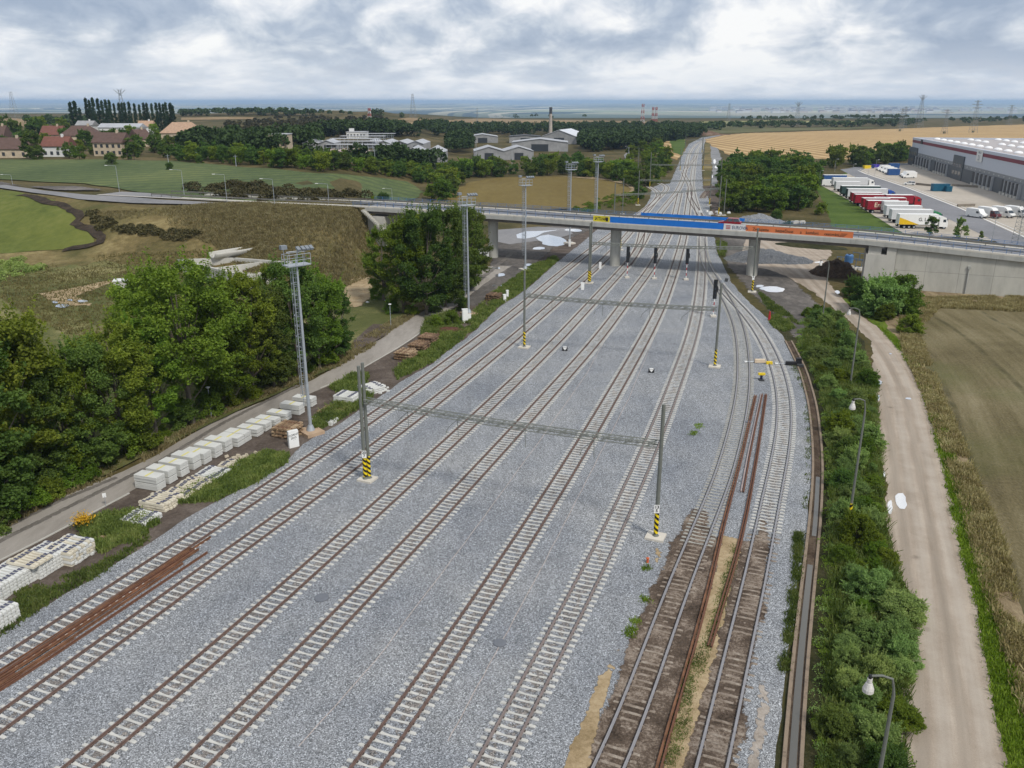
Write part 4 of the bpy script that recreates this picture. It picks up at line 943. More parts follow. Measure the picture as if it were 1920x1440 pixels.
r3, q3 = banner(xc + .05, xd, .14, -.02, 1.30, simple('banner_white', (.60, .60, .60), .6, .08, 1), 'banner', 'pale banner with red emblem and dark wide lettering below the red car')
banner_text(r3, q3, 'EUROVIA', xc + 1.55, .14, .60, .92, simple('navy_ink', (.03, .05, .12), .6, .1, 2), .80, .0)
mb = MB()
for k in range(3): mb.box(bp(xc + .85, .075, deckz(xc) + .35 + .28 * k) - q3, (.85, .02, .12), math.atan2(BD.y, BD.x))
mb.build('emblem', M_red, r3)
r4, q4 = banner(xd + .1, xe, .14, -.02, 1.25, M_orange, 'banner', 'long orange banner with small dark lettering on the bridge railing')
M_oink = simple('brown_ink', (.06, .035, .02), .7, .1, 2)
tx = xd + 1.3
for wd_, ln in (('Zvyšujeme', 5.0), ('bezpečnost', 5.3), ('a', 1.2), ('komfort', 3.9), ('cestování', 4.4)):
    banner_text(r4, q4, wd_, tx, .14, .56, .82, M_oink, .86, .008); tx += ln * .80
mb = MB()
for k in range(3): mb.box(bp(xe - 1.9 + .2 * k, .075, deckz(xe) + .35 + .24 * k) - q4, (1.1, .02, .07), math.atan2(BD.y, BD.x) )
mb.build('emblem', M_oink, r4)
fa, fb = 24.2, 44.5
r5, q5 = banner(fa, fb, 10.22, .25, 1.25, M_bluetarp, 'banner', 'creased blue sheet hanging on the far railing of the bridge', wav=.12)
# right retaining wall
wl = thing('retaining_wall', 'tall panelled concrete wall carrying the road at the right edge', 'retaining wall', (0, 0, 0))
g = N('panelled_concrete', .85, .25); bk = g.n('ShaderNodeTexBrick'); bk.offset = 0
mp = g.n('ShaderNodeMapping'); mp.inputs['Rotation'].default_value = (0, 0, math.atan(.385)); g.l(g.pos, mp.inputs[0]); sx = g.n('ShaderNodeSeparateXYZ'); g.l(mp.outputs[0], sx.inputs[0])
cb = g.n('ShaderNodeCombineXYZ'); g.l(sx.outputs[0], cb.inputs[0]); g.l(sx.outputs[2], cb.inputs[1]); g.l(cb.outputs[0], bk.inputs['Vector'])
for a, b in (('Scale', 1.0), ('Brick Width', 5.6), ('Row Height', 3.6), ('Mortar Size', .035), ('Mortar Smooth', .3)): bk.inputs[a].default_value = b
bk.inputs['Color1'].default_value = (.47, .455, .40, 1); bk.inputs['Color2'].default_value = (.41, .40, .36, 1); bk.inputs['Mortar'].default_value = (.24, .23, .205, 1)
f = g.ramp(g.noise(.5, 7, .65, vec=g.vec((1, 1, .3))), [(.32, .80), (.55, 1.0), (.7, 1.06)]); g.col(g.mix(1, bk.outputs[0], f, 'MULTIPLY')); M_panel = g.m
mb = MB(); n = 40
for i in range(n + 1):
    x = 71.5 + (X1 - 71.5) * i / n; dz = deckz(x)
    for o_, z in ((.55, -1), (10.0, -1), (10.0, dz - .97), (.55, dz - .97)): mb.v.append(tuple(bp(x, o_, z)))
for i in range(n):
    for k in range(4): mb.face((4 * i + k, 4 * i + (k + 1) % 4, 4 * i + 4 + (k + 1) % 4, 4 * i + 4 + k))
mb.face((3, 2, 1, 0)); mb.build('wall_panels', M_panel, wl)
mb = MB(); rz = math.atan2(BD.y, BD.x)
for (a, b, o0, o1, z0, z1) in ((66.6, 71.45, .35, 10.2, -1, 6.3), (69.9, 71.44, .37, 10.18, 6.302, 7.8), (66.9, 69.0, .6, 3.0, 6.303, 7.78)):
    c = (bp((a + b) / 2, (o0 + o1) / 2, (z0 + z1) / 2)); mb.box(c, ((b - a) / BD.x, o1 - o0, z1 - z0), rz)
mb.build('abutment', M_concw, wl)
mb = MB(); q = bp(83.0, .42, 0); mb.tube([(q.x, q.y, 0), (q.x, q.y, 4.6)], .13, 8); mb.box((q.x, q.y, 4.9), (.5, .3, .5), rz); mb.build('drain_pipe', M_conc, wl)
# left abutment
ab = thing('bridge_abutment', 'pale concrete abutment half hidden by the trees at the left end of the bridge', 'abutment', (0, 0, 0))
mb = MB(); c = bp(-31.5, 5.3, 4.4); mb.box(c, (4.2, 10.4, 8.0), rz); mb.build('wall', M_concw, ab)
mb = MB(); a = bp(-34.5, -.3, 0)
for i in range(26):
    t = i / 25; x = -34 + 9.5 * t; q = bp(x, -.6 - 1.2 * t, deckz(x) - .8 - 7.6 * t); mb.box(q, (.62, 1.1, .35), rz)
mb.build('stair', M_concw, ab)
# road on the embankment, linking the bridge to the junction
pts = [bp(x, 1.5, 0) for x in range(-38, -118, -8)] + [bp(x, 9.0, 0) for x in range(-110, -30, 8)]
sheet_w('road', pts, M_roadgrey, .22, .0, 3, 4)
pts = [bp(x, .2, 0) for x in range(-38, -118, -8)] + [bp(x, 1.5, 0) for x in range(-110, -30, 8)]
sheet_w('pavement', pts, mat_concrete('pale_verge_paving', (.46, .43, .38)), .26, .0, 3, 4)
# ------------------------------------------------------------------ vegetation
def leaf_quads(nr, cen, size, up=.35, asp=.7):
    """cen (n,3): one leaf spray per centre, random tilt leaning upward"""
    n = len(cen); nm = nr.normal(size=(n, 3)); nm[:, 2] = np.abs(nm[:, 2]) + up; nm /= np.linalg.norm(nm, axis=1)[:, None]
    a = np.cross(nm, nr.normal(size=(n, 3))); a /= np.linalg.norm(a, axis=1)[:, None]; b = np.cross(nm, a)
    s_ = size * nr.uniform(.55, 1.3, (n, 1)); a = a * s_; b = b * s_ * asp
    v = np.stack([cen - a * .5, cen - b * .5 + nm * s_ * .08, cen + a * .5, cen + b * .5 + nm * s_ * .08], 1).reshape(-1, 3)
    f = np.arange(n * 4).reshape(-1, 4); return v, f
def crown_points(nr, n, h0, h1, rad, nlobe, lobe=(.18, .34), shape='round', shell=.72):
    """lobes spread through a crown volume, leaves near each lobe's skin"""
    H = h1 - h0; L_ = []
    for i in range(nlobe):
        t = nr.uniform(0.04, .93)
        if shape == 'round': prof = math.sin(math.pi * min(1, (t * .88 + .10))) ** .55
        elif shape == 'cone': prof = (1 - t) ** .8 + .06
        elif shape == 'column': prof = min(1, (t + .12) * 3) * (1 - t ** 3.2) * .95 + .05
        else: prof = math.sqrt(max(0.02, 1 - t * t))
        an = nr.uniform(0, 2 * math.pi); rr = rad * prof * math.sqrt(nr.uniform(.12, .85))
        lr = rad * nr.uniform(*lobe) * (1.0 if shape != 'column' else 1.1)
        L_.append((rr * math.cos(an), rr * math.sin(an), h0 + H * t, lr))
    L_ = np.array(L_); idx = nr.choice(len(L_), n, p=(L_[:, 3] ** 2) / (L_[:, 3] ** 2).sum())
    d = nr.normal(size=(n, 3)); d /= np.linalg.norm(d, axis=1)[:, None]
    d[:, 2] = np.where(nr.uniform(size=n) < .62, np.abs(d[:, 2]), d[:, 2])
    r_ = L_[idx, 3:4] * (.45 + .62 * nr.uniform(size=(n, 1)) ** .6); far = nr.uniform(size=(n, 1)) < .16; r_ = np.where(far, r_ * nr.uniform(1.0, 1.45, (n, 1)), r_)
    c = L_[idx, :3] + d * r_ * np.array([1, 1, .72])
    ns = max(6, n // 260); k = int(n * .10); o_ = nr.choice(n, ns); bs = c[o_]; dr = bs - np.array([0, 0, h0 + H * .3]); dr /= np.linalg.norm(dr, axis=1)[:, None]; dr[:, 2] += .5
    w_ = nr.randint(0, ns, k); c[:k] = bs[w_] + dr[w_] * nr.uniform(0, rad * .26, (k, 1)) + nr.normal(size=(k, 3)) * rad * .02
    return c, L_
def make_tree(seed, h, rad, h0, n, size, leaf, bark, nlobe=40, shape='round', trunk_r=.22, lobe=(.2, .36), branches=9, name='deciduous_tree', multi=1, lean=.3, droop=.35):
    nr = np.random.RandomState(seed); rr = random.Random(seed)
    c, L_ = crown_points(nr, n, h0, h, rad, nlobe, lobe, shape)
    c[:, 2] = np.maximum(c[:, 2], .15)
    v, f = leaf_quads(nr, c, size)
    crown = npmesh('crown', v, f, leaf)
    mb = MB()
    for m in range(multi):
        bx, by = (rr.uniform(-.5, .5), rr.uniform(-.4, .4)) if multi > 1 else (0, 0)
        tp = []; k = 7; lx, ly = rr.uniform(-lean, lean) * (2.4 if multi > 1 else 1), rr.uniform(-lean, lean) * (2.4 if multi > 1 else 1)
        for i in range(k + 1):
            t = i / k; tp.append((bx + lx * t * t * 2 + rr.uniform(-.08, .08) * t * 2, by + ly * t * t * 2, -.2 + (h * .86) * t))
        mb.tube(tp, [trunk_r * (1 - .85 * (i / k)) * (1.35 if i == 0 else 1) for i in range(k + 1)], 7)
        for i in range(branches // multi + 1):
            q = L_[rr.randrange(len(L_))]; t = max(.12, min(.8, (q[2] / h) * rr.uniform(.45, .75))); j = t * k; a = Vector(tp[int(j)]).lerp(Vector(tp[min(k, int(j) + 1)]), j % 1)
            e = Vector(q[:3]); mid = a.lerp(e, .5) + Vector((0, 0, -.05 * h * rr.random()))
            mb.tube([a, mid, e], [trunk_r * .42 * (1 - t * .5), trunk_r * .26 * (1 - t * .4), .02], 5, False)
    return crown, mb.mesh('trunk', bark)
PROTO = {}
def proto(key, cat, name, **k):
    PROTO[key] = (*make_tree(**k), cat, name)
def plant(key, loc, label, sc=1.0, rz=None, group=None, hs=1.0):
    cr, tr, cat, name = PROTO[key]
    r = thing(name, label, cat, loc, rnd.uniform(0, 6.28) if rz is None else rz, group); r.scale = (sc, sc, sc * hs)
    o = bpy.data.objects.new('crown', cr); link(o, r)
    if tr: link(bpy.data.objects.new('trunk', tr), r)
    return r
LEAVES = [M_leaf, M_leaf, M_leafy, M_leaf, M_leafd]
for i in range(6):
    proto(f'big{i}', 'tree', 'deciduous_tree', seed=10 + i, h=18, rad=[5.4, 4.6, 5.8, 5.0, 4.4, 5.2][i], h0=[3.4, 2.2, 4.6, 1.6, 2.4, 2.0][i], n=42000, size=.30, leaf=[M_leaf, M_leafy, M_leaf, M_leafd, M_leaf, M_leafd][i], bark=M_bark, nlobe=[110, 95, 120, 95, 90, 100][i], lobe=(.09, .24), trunk_r=.24, branches=22, multi=[1, 2, 2, 1, 2, 1][i])
for i in range(4):
    proto(f'ubush{i}', 'bush', 'leafy_bush', seed=30 + i, h=3.0, rad=1.7, h0=.1, n=8000, size=.19, leaf=[M_leaf, M_leafy, M_leafd, M_leaf][i], bark=M_bark, nlobe=26, lobe=(.22, .42), shape='dome', trunk_r=.05, branches=4, multi=3)
for i in range(5):
    proto(f'shrub{i}', 'shrub', 'roadside_shrub', seed=40 + i, h=3.2, rad=2.0, h0=.1, n=24000, size=.145, leaf=[M_leafb, M_leaf, M_leafb, M_leafd, M_leafy][i], bark=M_bark, nlobe=80, lobe=(.10, .30), shape='dome', trunk_r=.05, branches=8, multi=3)
for i in range(6):
    proto(f'mid{i}', 'tree', 'deciduous_tree', seed=60 + i, h=9, rad=[3.6, 4.2, 3.2, 4.6, 3.4, 4.0][i], h0=.6, n=3400, size=.72, leaf=[M_leafd, M_leaf, M_leafd, M_leafy, M_leafd, M_leaf][i], bark=M_barkd, nlobe=26, lobe=(.2, .38), trunk_r=.18, branches=3)
for i in range(3):
    proto(f'pop{i}', 'tree', 'poplar_tree', seed=80 + i, h=26, rad=[2.2, 2.0, 2.6][i], h0=1.5, n=5200, size=.85, leaf=M_pop, bark=M_barkd, nlobe=110, lobe=(.3, .55), shape='column', trunk_r=.3, branches=2)
for i in range(4):
    proto(f'sap{i}', 'tree', 'young_tree', seed=90 + i, h=5, rad=[1.7, 1.9, 1.4, 1.6][i], h0=.4, n=2800, size=.34, leaf=[M_leafd, M_leafb, M_leafb, M_leaf][i], bark=M_bark, nlobe=24, lobe=(.2, .4), shape=['round', 'cone', 'cone', 'round'][i], trunk_r=.07, branches=5)

def put(key, u, vb, vt, label, group=None, base_h=None, hs=1.0, z=None, rz=None):
    """tree whose foot is seen at (u, vb) and whose top reaches the row vt"""
    p = G(u, vb, z); top = GY(u, vt, p.y); h = max(.6, top.z - p.z)
    H0 = {'b': 18, 'u': 3.0, 's': 3.2, 'm': 9, 'p': 26}[key[0]] if not key.startswith('sap') else 5.0
    p.z -= .05
    return plant(key, p, label, h / H0 / hs, rz, group, hs)
# the row of tall trees along the service path, front to back (u, foot row, top row, kind, label)
ROW = [(-30, 985, 560, 3, 'dark crown cut by the left edge of the photo, first in the row'),
       (14, 945, 545, 0, 'tree with a thick bare trunk at the left edge beside the path'),
       (70, 925, 640, 3, 'dense tree right after the trunk at the left edge'),
       (128, 900, 650, 1, 'yellow green tree with thin stems, third along the path'),
       (185, 880, 640, 3, 'bushy tree in the first gap of the row before the big tree'),
       (235, 850, 600, 0, 'tree directly left of the tallest spreading tree'),
       (290, 825, 590, 4, 'lower tree under the left boughs of the spreading tree'),
       (362, 797, 488, 2, 'tallest spreading tree with a forked pale trunk by the small lamp'),
       (425, 766, 520, 1, 'light green tree just right of the forked tree'),
       (475, 745, 508, 4, 'tree with several stems midway between forked tree and light mast'),
       (515, 728, 540, 3, 'dark tree just behind the nearest light mast'),
       (560, 706, 482, 5, 'dense dark tree whose top rises beside the mast platform'),
       (600, 692, 500, 0, 'tree right of the mast with bright green flank'),
       (632, 672, 535, 3, 'last tree of the row, at the clearing'),
       (80, 800, 660, 4, 'back tree behind the left end of the row'), (170, 790, 640, 0, 'back tree behind the first gap of the row'),
       (300, 740, 500, 0, 'back tree behind the spreading tree'), (400, 700, 505, 5, 'back tree whose crown shows before the concrete basin'), (525, 670, 498, 4, 'back tree behind the light mast')]
for u, vb, vt, k, lb in ROW: put(f'big{k}', u, vb, vt, lb, 'row of tall trees along the service path')
CL = [(722, 565, 425, 4, 'pale feathery tree at the left of the clump before the bridge'), (760, 588, 400, 1, 'tree with bare twigs in the middle of the clump'), (800, 590, 388, 5, 'dark tree in the clump, in front of the bridge'),
      (835, 575, 386, 3, 'darkest tree of the clump, left of the floodlight mast'), (868, 548, 384, 3, 'tree hiding the bridge right behind the floodlight mast'), (888, 525, 392, 5, 'rightmost tree of the clump beside the bridge pier'), (775, 540, 395, 0, 'back tree of the clump under the road')]
for u, vb, vt, k, lb in CL: put(f'big{k}', u, vb, vt, lb, 'tree clump left of the bridge')
# understorey along the row
us = [(20, 985), (60, 960), (-10, 1010), (95, 945), (130, 925), (165, 905), (205, 885), (240, 868), (275, 850), (310, 832), (340, 815), (395, 790), (430, 772), (465, 755), (500, 737), (535, 722), (570, 708), (605, 696), (640, 672), (700, 570), (735, 600), (770, 600), (815, 590), (850, 575), (880, 548), (150, 870), (60, 900), (400, 760), (520, 700)]
for i, (u, v) in enumerate(us):
    h = rnd.uniform(1.6, 3.6); plant(f'ubush{i % 4}', G(u + rnd.uniform(-6, 6), v - rnd.uniform(4, 16)) - Vector((0, 0, .1)), 'low leafy bush at the foot of the tall trees beside the service path', h / 3.0, None, 'bushes under the tall trees')
put('ubush1', 8, 975, 945, 'bright yellow green bush at the left frame edge above the path', None)
put('ubush3', 847, 612, 585, 'bright green bush between the path and the red soil heap', None)
put('ubush0', 818, 615, 592, 'small round bush on the verge at the path edge, left of the red soil heap', None)
put('ubush2', 866, 582, 557, 'green bush at the foot of the second floodlight mast', None)
# shrubs between the drain and the gravel road
LE = [(1440, 1700), (1440, 1555), (1200, 1572), (1050, 1568), (900, 1562), (800, 1556), (700, 1530), (640, 1500), (600, 1498), (560, 1520)]
RE = [(1440, 1700), (1440, 1684), (1200, 1705), (1130, 1700), (1030, 1658), (900, 1648), (800, 1640), (700, 1634), (650, 1615), (600, 1580), (560, 1556)]
def edge(E_, v): return float(np.interp(v, [q[0] for q in E_][::-1], [q[1] for q in E_][::-1]))
LE[0] = (1700, 1545); RE[0] = (1700, 1720)
rs = random.Random(77); got = []
tries = 0
while len(got) < 120 and tries < 9000:
    tries += 1; v = 585 + (1620 - 585) * rs.random() ** 1.25; l_, r_e = edge(LE, v), edge(RE, v); u = rs.uniform(l_ + 8, r_e - 6); p = G(u, v); rr_s = rs.uniform(.55, 1.5)
    if any((p.x - q[0]) ** 2 + (p.y - q[1]) ** 2 < (.62 * (rr_s + q[2])) ** 2 for q in got): continue
    got.append((p.x, p.y, rr_s)); mid = 1 - abs((u - l_) / (r_e - l_) - .5) * 1.2
    h = rr_s * rs.uniform(1.0, 1.75) * (.75 + .4 * mid); k = rs.choice([0, 0, 2, 2, 1, 3, 4, 2])
    where = 'near the bottom edge' if v > 1150 else 'beside the small puddles of the road' if v < 800 else 'along the middle of the drain'
    r = plant(f'shrub{k}', (p.x, p.y, -.05), f'dense leafy shrub between drain and gravel road, {where}', 1, None, 'shrubs between the drain and the gravel road ' + where)
    r.scale = (rr_s / 1.9, rr_s / 1.9 * rs.uniform(.8, 1.25), h / 3.0)
for u, vb, vt, k, lb in ((1650, 590, 520, 0, 'big rounded shrub in front of the concrete wall, left half'), (1680, 585, 517, 1, 'big rounded shrub in front of the concrete wall, right half'), (1625, 580, 530, 3, 'smaller dark shrub left of the big one at the concrete wall'), (1658, 600, 570, 4, 'yellow green shrub at the foot of the big one by the wall'),
                     (1603, 558, 520, 3, 'weedy shrub between the dark soil heap and the wall'), (1705, 625, 590, 1, 'small shrub in the dry grass between road and field')):
    put(f'shrub{k}', u, vb, vt, lb, None)
# mid distance trees
REST = []
def scatter(poly_px, n, keys, hrange, label, group, seed, mind=3.0, z=None, keep=0):
    P = [G(u, v) for u, v in poly_px]; poly = [(p.x, p.y) for p in P]; rr = random.Random(seed); got = []
    xs = [p[0] for p in poly]; ys = [p[1] for p in poly]; tries = 0
    while len(got) < n and tries < n * 60:
        tries += 1; x, y = rr.uniform(min(xs), max(xs)), rr.uniform(min(ys), max(ys))
        if not inside(x, y, poly): continue
        if any((x - a) ** 2 + (y - b) ** 2 < mind * mind for a, b in got): continue
        got.append((x, y))
    got.sort(key=lambda q: q[1])
    for j, (x, y) in enumerate(got):
        h = rr.uniform(*hrange); k = rr.choice(keys)
        if keep and j >= keep: REST.append((x, y, h, k)); continue
        plant(k, (x, y, hgt(x, y) - .1), label, h / (9 if k[0] == 'm' else 3.2 if k[0] == 's' and k[1] == 'h' else 3.0 if k[0] == 'u' else 5), rr.uniform(0, 6.28), group)
    return got
MK = ['mid0', 'mid2', 'mid4', 'mid0', 'mid1', 'mid5', 'mid2']
MY = ['mid1', 'mid3', 'mid5', 'mid0']
scatter([(330, 303), (480, 312), (600, 322), (760, 335), (790, 345), (860, 336), (860, 325), (700, 316), (560, 306), (450, 300), (330, 295)], 105, MK, (5, 7.4), 'dark tree in the long belt between the crop field and the sheds', 'tree belt behind the crop field', 1, 4, keep=46)
scatter([(860, 336), (1010, 330), (1120, 334), (1170, 345), (1190, 335), (1100, 318), (1000, 318), (870, 324)], 46, MK, (6.5, 9), 'tree in the belt behind the round tan field', 'tree belt behind the tan field', 2, 4, keep=28)
scatter([(795, 384), (800, 366), (830, 350), (860, 346), (865, 352), (850, 366), (835, 376)], 13, MY, (5, 8), 'green tree between the crop field and the tan field', 'trees between crop field and tan field', 3, 3.5)
put('sap0', 852, 372, 352, 'small round lime green bush at the corner of the tan field', None)
put('ubush2', 720, 386, 362, 'dark bush beside the railings where road meets bridge', None); put('ubush0', 703, 388, 370, 'lower bush left of the dark one beside the road lamp', None)
scatter([(1180, 356), (1200, 380), (1215, 350), (1250, 330), (1262, 305), (1240, 300), (1235, 275), (1180, 300), (1160, 330)], 34, MY + ['mid0'], (5, 9), 'tree of the green slope left of the main line beyond the bridge', 'trees left of the main line', 4, 4)
scatter([(1348, 404), (1350, 345), (1362, 313), (1480, 308), (1548, 326), (1536, 352), (1530, 392), (1500, 398), (1452, 404), (1440, 388), (1412, 402)], 125, ['mid0', 'mid2', 'mid4', 'mid4', 'mid0', 'mid1', 'mid3'], (6, 9.5), 'dark green tree of the wood right of the line and left of the lorry park', 'wood right of the line', 5, 3.4, keep=66)
scatter([(1545, 318), (1560, 308), (1700, 298), (1712, 304), (1650, 310), (1590, 316)], 22, MK[:4] + ['mid1'], (8, 11), 'tree of the hedge between the lorry park and the stubble field', 'hedge behind the lorry park', 6, 5)
scatter([(0, 296), (230, 296), (300, 302), (300, 285), (380, 270), (200, 262), (0, 272)], 30, MK, (5, 10), 'tree among the village houses', 'village trees', 7, 9)
for i, (u, v) in enumerate(((1500, 385), (1475, 425), (1455, 410), (1540, 395))): put(f'ubush{i % 4}', u, v + 8, v - 14, ['bush beside the far gravel heap, at the wood edge', 'bush in front of the bridge railing left of the bank', 'bush by the debris heap behind the bridge', 'bush at the edge of the grass bank'][i], None)
for u, vb, vt, k, lb in ((1745, 441, 405, 0, 'young tree in front of the yellow cornered lorry'), (1800, 447, 409, 1, 'pointed young tree behind the bridge railing, second of three'), (1838, 452, 432, 2, 'smallest of the three young trees behind the bridge railing')):
    put(f'sap{k}', u, vb, vt, lb, None)
for u, vb, vt, lb in ((209, 309, 287, 'round dark bush alone at the top of the crop field'), (318, 319, 305, 'small round bush alone in the crop field'), (375, 307, 292, 'roundish bush at the edge of the tree belt above the field')):
    put('ubush2', u, vb, vt, lb, None)
for mt in (M_leafd, M_leaf, M_leafy):                      # the hidden rear rows of the belts and of the wood, one mass
    V = []; rr = random.Random(5)
    for x, y, h, k in REST:
        me = PROTO[k][0]
        if me.materials[0] != mt: continue
        c = np.empty(len(me.vertices) * 3, np.float32); me.vertices.foreach_get('co', c); c = c.reshape(-1, 3) * (h / 9); a = rr.uniform(0, 6.28)
        V.append(np.stack([c[:, 0] * math.cos(a) - c[:, 1] * math.sin(a) + x, c[:, 0] * math.sin(a) + c[:, 1] * math.cos(a) + y, c[:, 2] + hgt(x, y)], 1))
    if V: v = np.concatenate(V); o = link(bpy.data.objects.new('woodland', npmesh('woodland', v, np.arange(len(v)).reshape(-1, 4), mt))); tag(o, 'rear rows of the tree belts and of the wood right of the line', 'woodland', None, 'stuff')
# poplars
PX = [(140, 188, 232, 1.25), (148, 185, 232, 1.5), (156, 200, 232, 1.2)] + [(x, t, 230, 1) for x, t in ((170, 180), (176, 183), (183, 180), (192, 181), (199, 184), (206, 184), (213, 184), (221, 190), (230, 190), (236, 189), (241, 188), (249, 188), (259, 191), (268, 192), (276, 190), (282, 190), (291, 190), (299, 190), (306, 190), (312, 191), (317, 189))] + [(326, 190, 230, 1.4), (330, 194, 230, 1.2)]
for i, (u, vt, vb, wd_) in enumerate(PX):
    r = put(f'pop{i % 3}', u, 252, vt, 'tall slender poplar in the row on the left skyline' if wd_ == 1 else 'broad dark poplar at an end of the row on the left skyline', 'poplar row' if wd_ == 1 else 'broad poplars')
    r.scale = (r.scale[0] * .62 * wd_, r.scale[1] * .62 * wd_, r.scale[2])
# far woods as one mass
def mass(name, polys, label, leaf, size, seed, hr=(6, 11), per=1.0):
    nr = np.random.RandomState(seed); rr = random.Random(seed); V = []; 
    for px, n in polys:
        P = [G(u, v) for u, v in px]; poly = [(p.x, p.y) for p in P]; xs = [p[0] for p in poly]; ys = [p[1] for p in poly]; k = 0; tr = 0
        while k < n and tr < n * 40:
            tr += 1; x, y = rr.uniform(min(xs), max(xs)), rr.uniform(min(ys), max(ys))
            if not inside(x, y, poly): continue
            uu, vv = px_of((x, y, hgt(x, y)))
            if (592 < uu < 845 and 258 < vv < 314) or (880 < uu < 1092 and 258 < vv < 303): continue
            k += 1; h = rr.uniform(*hr); d = nr.normal(size=(int(150 * per), 3)); d /= np.linalg.norm(d, axis=1)[:, None]; d[:, 2] = np.abs(d[:, 2]) if rr.random() < .8 else d[:, 2]
            sc = np.array([h * .46, h * .46, h * .48]) * nr.uniform(.8, 1.06, (len(d), 1)); c = d * sc + np.array([x, y, hgt(x, y) + h * .5]); V.append(c)
    c = np.concatenate(V); v, f = leaf_quads(nr, c, size); me = npmesh(name, v, f, leaf); o = link(bpy.data.objects.new(name, me)); tag(o, label, 'woodland', None, 'stuff')
M_far1 = mat_leaf('leaf_far', [(.022, .042, .012), (.034, .060, .016), (.060, .090, .024)], .1, 0)
mass('woodland', [([(380, 278), (560, 268), (620, 252), (740, 248), (800, 262), (990, 262), (1100, 262), (1180, 258), (1280, 248), (1300, 246), (1320, 256), (1240, 268), (1170, 282), (1080, 288), (980, 275), (900, 282), (830, 296), (760, 300), (700, 262), (600, 282), (500, 298), (400, 296), (330, 290)], 1000),
                  ([(790, 260), (860, 256), (1000, 256), (1090, 252), (1290, 247), (1290, 242), (1000, 244), (860, 243), (780, 240)], 420), ([(560, 300), (600, 300), (640, 305), (820, 316), (830, 322), (640, 316)], 25)], 'dark woodland around the sheds in the middle distance', M_far1, 2.0, 3, (7, 12))
mass('woodland', [([(1310, 240), (1440, 237), (1680, 236), (1680, 238), (1440, 240.5), (1320, 246)], 130), ([(1590, 236), (1730, 231), (1735, 233), (1640, 240), (1560, 239)], 50), ([(1380, 226), (1690, 222), (1700, 224), (1400, 228)], 80),
                  ([(880, 219), (1130, 226), (1130, 228), (960, 224)], 50), ([(340, 217), (560, 216), (700, 219), (760, 221), (560, 218.5), (340, 219)], 120), ([(40, 232), (180, 226), (190, 240), (100, 245)], 40), ([(920, 218), (1000, 219), (1000, 220), (920, 220)], 14), ([(1780, 229), (1930, 226), (1930, 229), (1800, 232)], 30)],
     'thin dark tree lines between the far fields', M_far1, 2.6, 5, (6, 10), .5)
mass('hillside_scrub', [([(420, 232), (520, 222), (720, 222), (740, 235), (700, 250), (560, 262), (440, 262)], 420)], 'brownish scrub on the low mounds left of the striped mast', mat_leaf('leaf_scrub', [(.045, .044, .016), (.075, .066, .026), (.115, .10, .04)], .1, 0), 2.4, 8, (2, 5), .6)
UG = [(1500, 600), (1560, 590), (1600, 640), (1640, 720), (1645, 820), (1652, 920), (1662, 1030), (1690, 1110), (1712, 1180), (1700, 1280), (1692, 1440), (1700, 1620), (1500, 1620), (1520, 1440), (1530, 1250), (1545, 1050), (1552, 900), (1545, 780), (1525, 700), (1495, 650)]
# earth mounds overgrown with dry weeds behind the embanked road, brambles on the slope
M_bramble = mat_leaf('bramble_leaf', [(.040, .038, .016), (.078, .068, .028), (.13, .11, .05)], .15, 0)
def thicket(px, n, h, size, label, leaf, seed, name='bramble_thicket', cat='thicket', spread=1.0, lpc=220):
    nr = np.random.RandomState(seed); rr = random.Random(seed); P = [G(u, v) for u, v in px]; poly = [(p.x, p.y) for p in P]; V = []; xs = [p[0] for p in poly]; ys = [p[1] for p in poly]; k = 0; tr = 0
    while k < n and tr < n * 60:
        tr += 1; x, y = rr.uniform(min(xs), max(xs)), rr.uniform(min(ys), max(ys))
        if not inside(x, y, poly): continue
        k += 1; hh = h * rr.uniform(.5, 1.1); d = nr.normal(size=(lpc, 3)); d /= np.linalg.norm(d, axis=1)[:, None]; d[:, 2] = np.abs(d[:, 2])
        c = d * np.array([hh * 1.1 * spread, hh * 1.1 * spread, hh]) * nr.uniform(.75, 1.05, (lpc, 1)) + np.array([x, y, hgt(x, y)]); V.append(c)
    v, f = leaf_quads(nr, np.concatenate(V), size, .5, .5); o = link(bpy.data.objects.new(name, npmesh(name, v, f, leaf))); tag(o, label, cat, None, 'stuff'); return o
thicket([(340, 362), (370, 350), (430, 345), (560, 358), (690, 372), (740, 385), (600, 385), (480, 380), (400, 372)], 110, 2.0, .7, 'brown overgrown earth mound between the crop field and the road', M_bramble, 1)
thicket([(165, 405), (180, 398), (250, 425), (300, 432), (370, 440), (360, 455), (300, 448), (230, 440), (180, 430)], 60, 1.3, .5, 'dark brambles along the ditch in the meadow', M_bramble, 2)
thicket([(0, 490), (50, 488), (90, 500), (60, 520), (0, 530)], 34, 1.3, .4, 'grey green bushes at the left edge above the trees', M_leafb, 3, 'low_scrub', 'scrub')
thicket([(1070, 395), (1130, 372), (1190, 362), (1200, 372), (1180, 385), (1130, 392), (1100, 400)], 70, 1.1, .4, 'weeds between the tan field and the tracks behind the bridge', M_leaf, 4, 'lineside_weeds', 'weeds')
thicket([(1258, 300), (1240, 345), (1225, 345), (1245, 300)], 40, 1.6, .6, 'low green scrub beside the white edged ballast beyond the bridge', M_leafy, 5, 'lineside_weeds', 'weeds')
thicket(UG, 900, .42, .13, 'low tangled undergrowth beneath the shrubs beside the drain', M_leaf, 9, 'undergrowth', 'undergrowth', 1.5, 130)
thicket(UG, 330, .6, .12, 'greyish nettles and weeds among the shrubs beside the drain', M_leafb, 10, 'undergrowth', 'undergrowth', 1.1, 150)
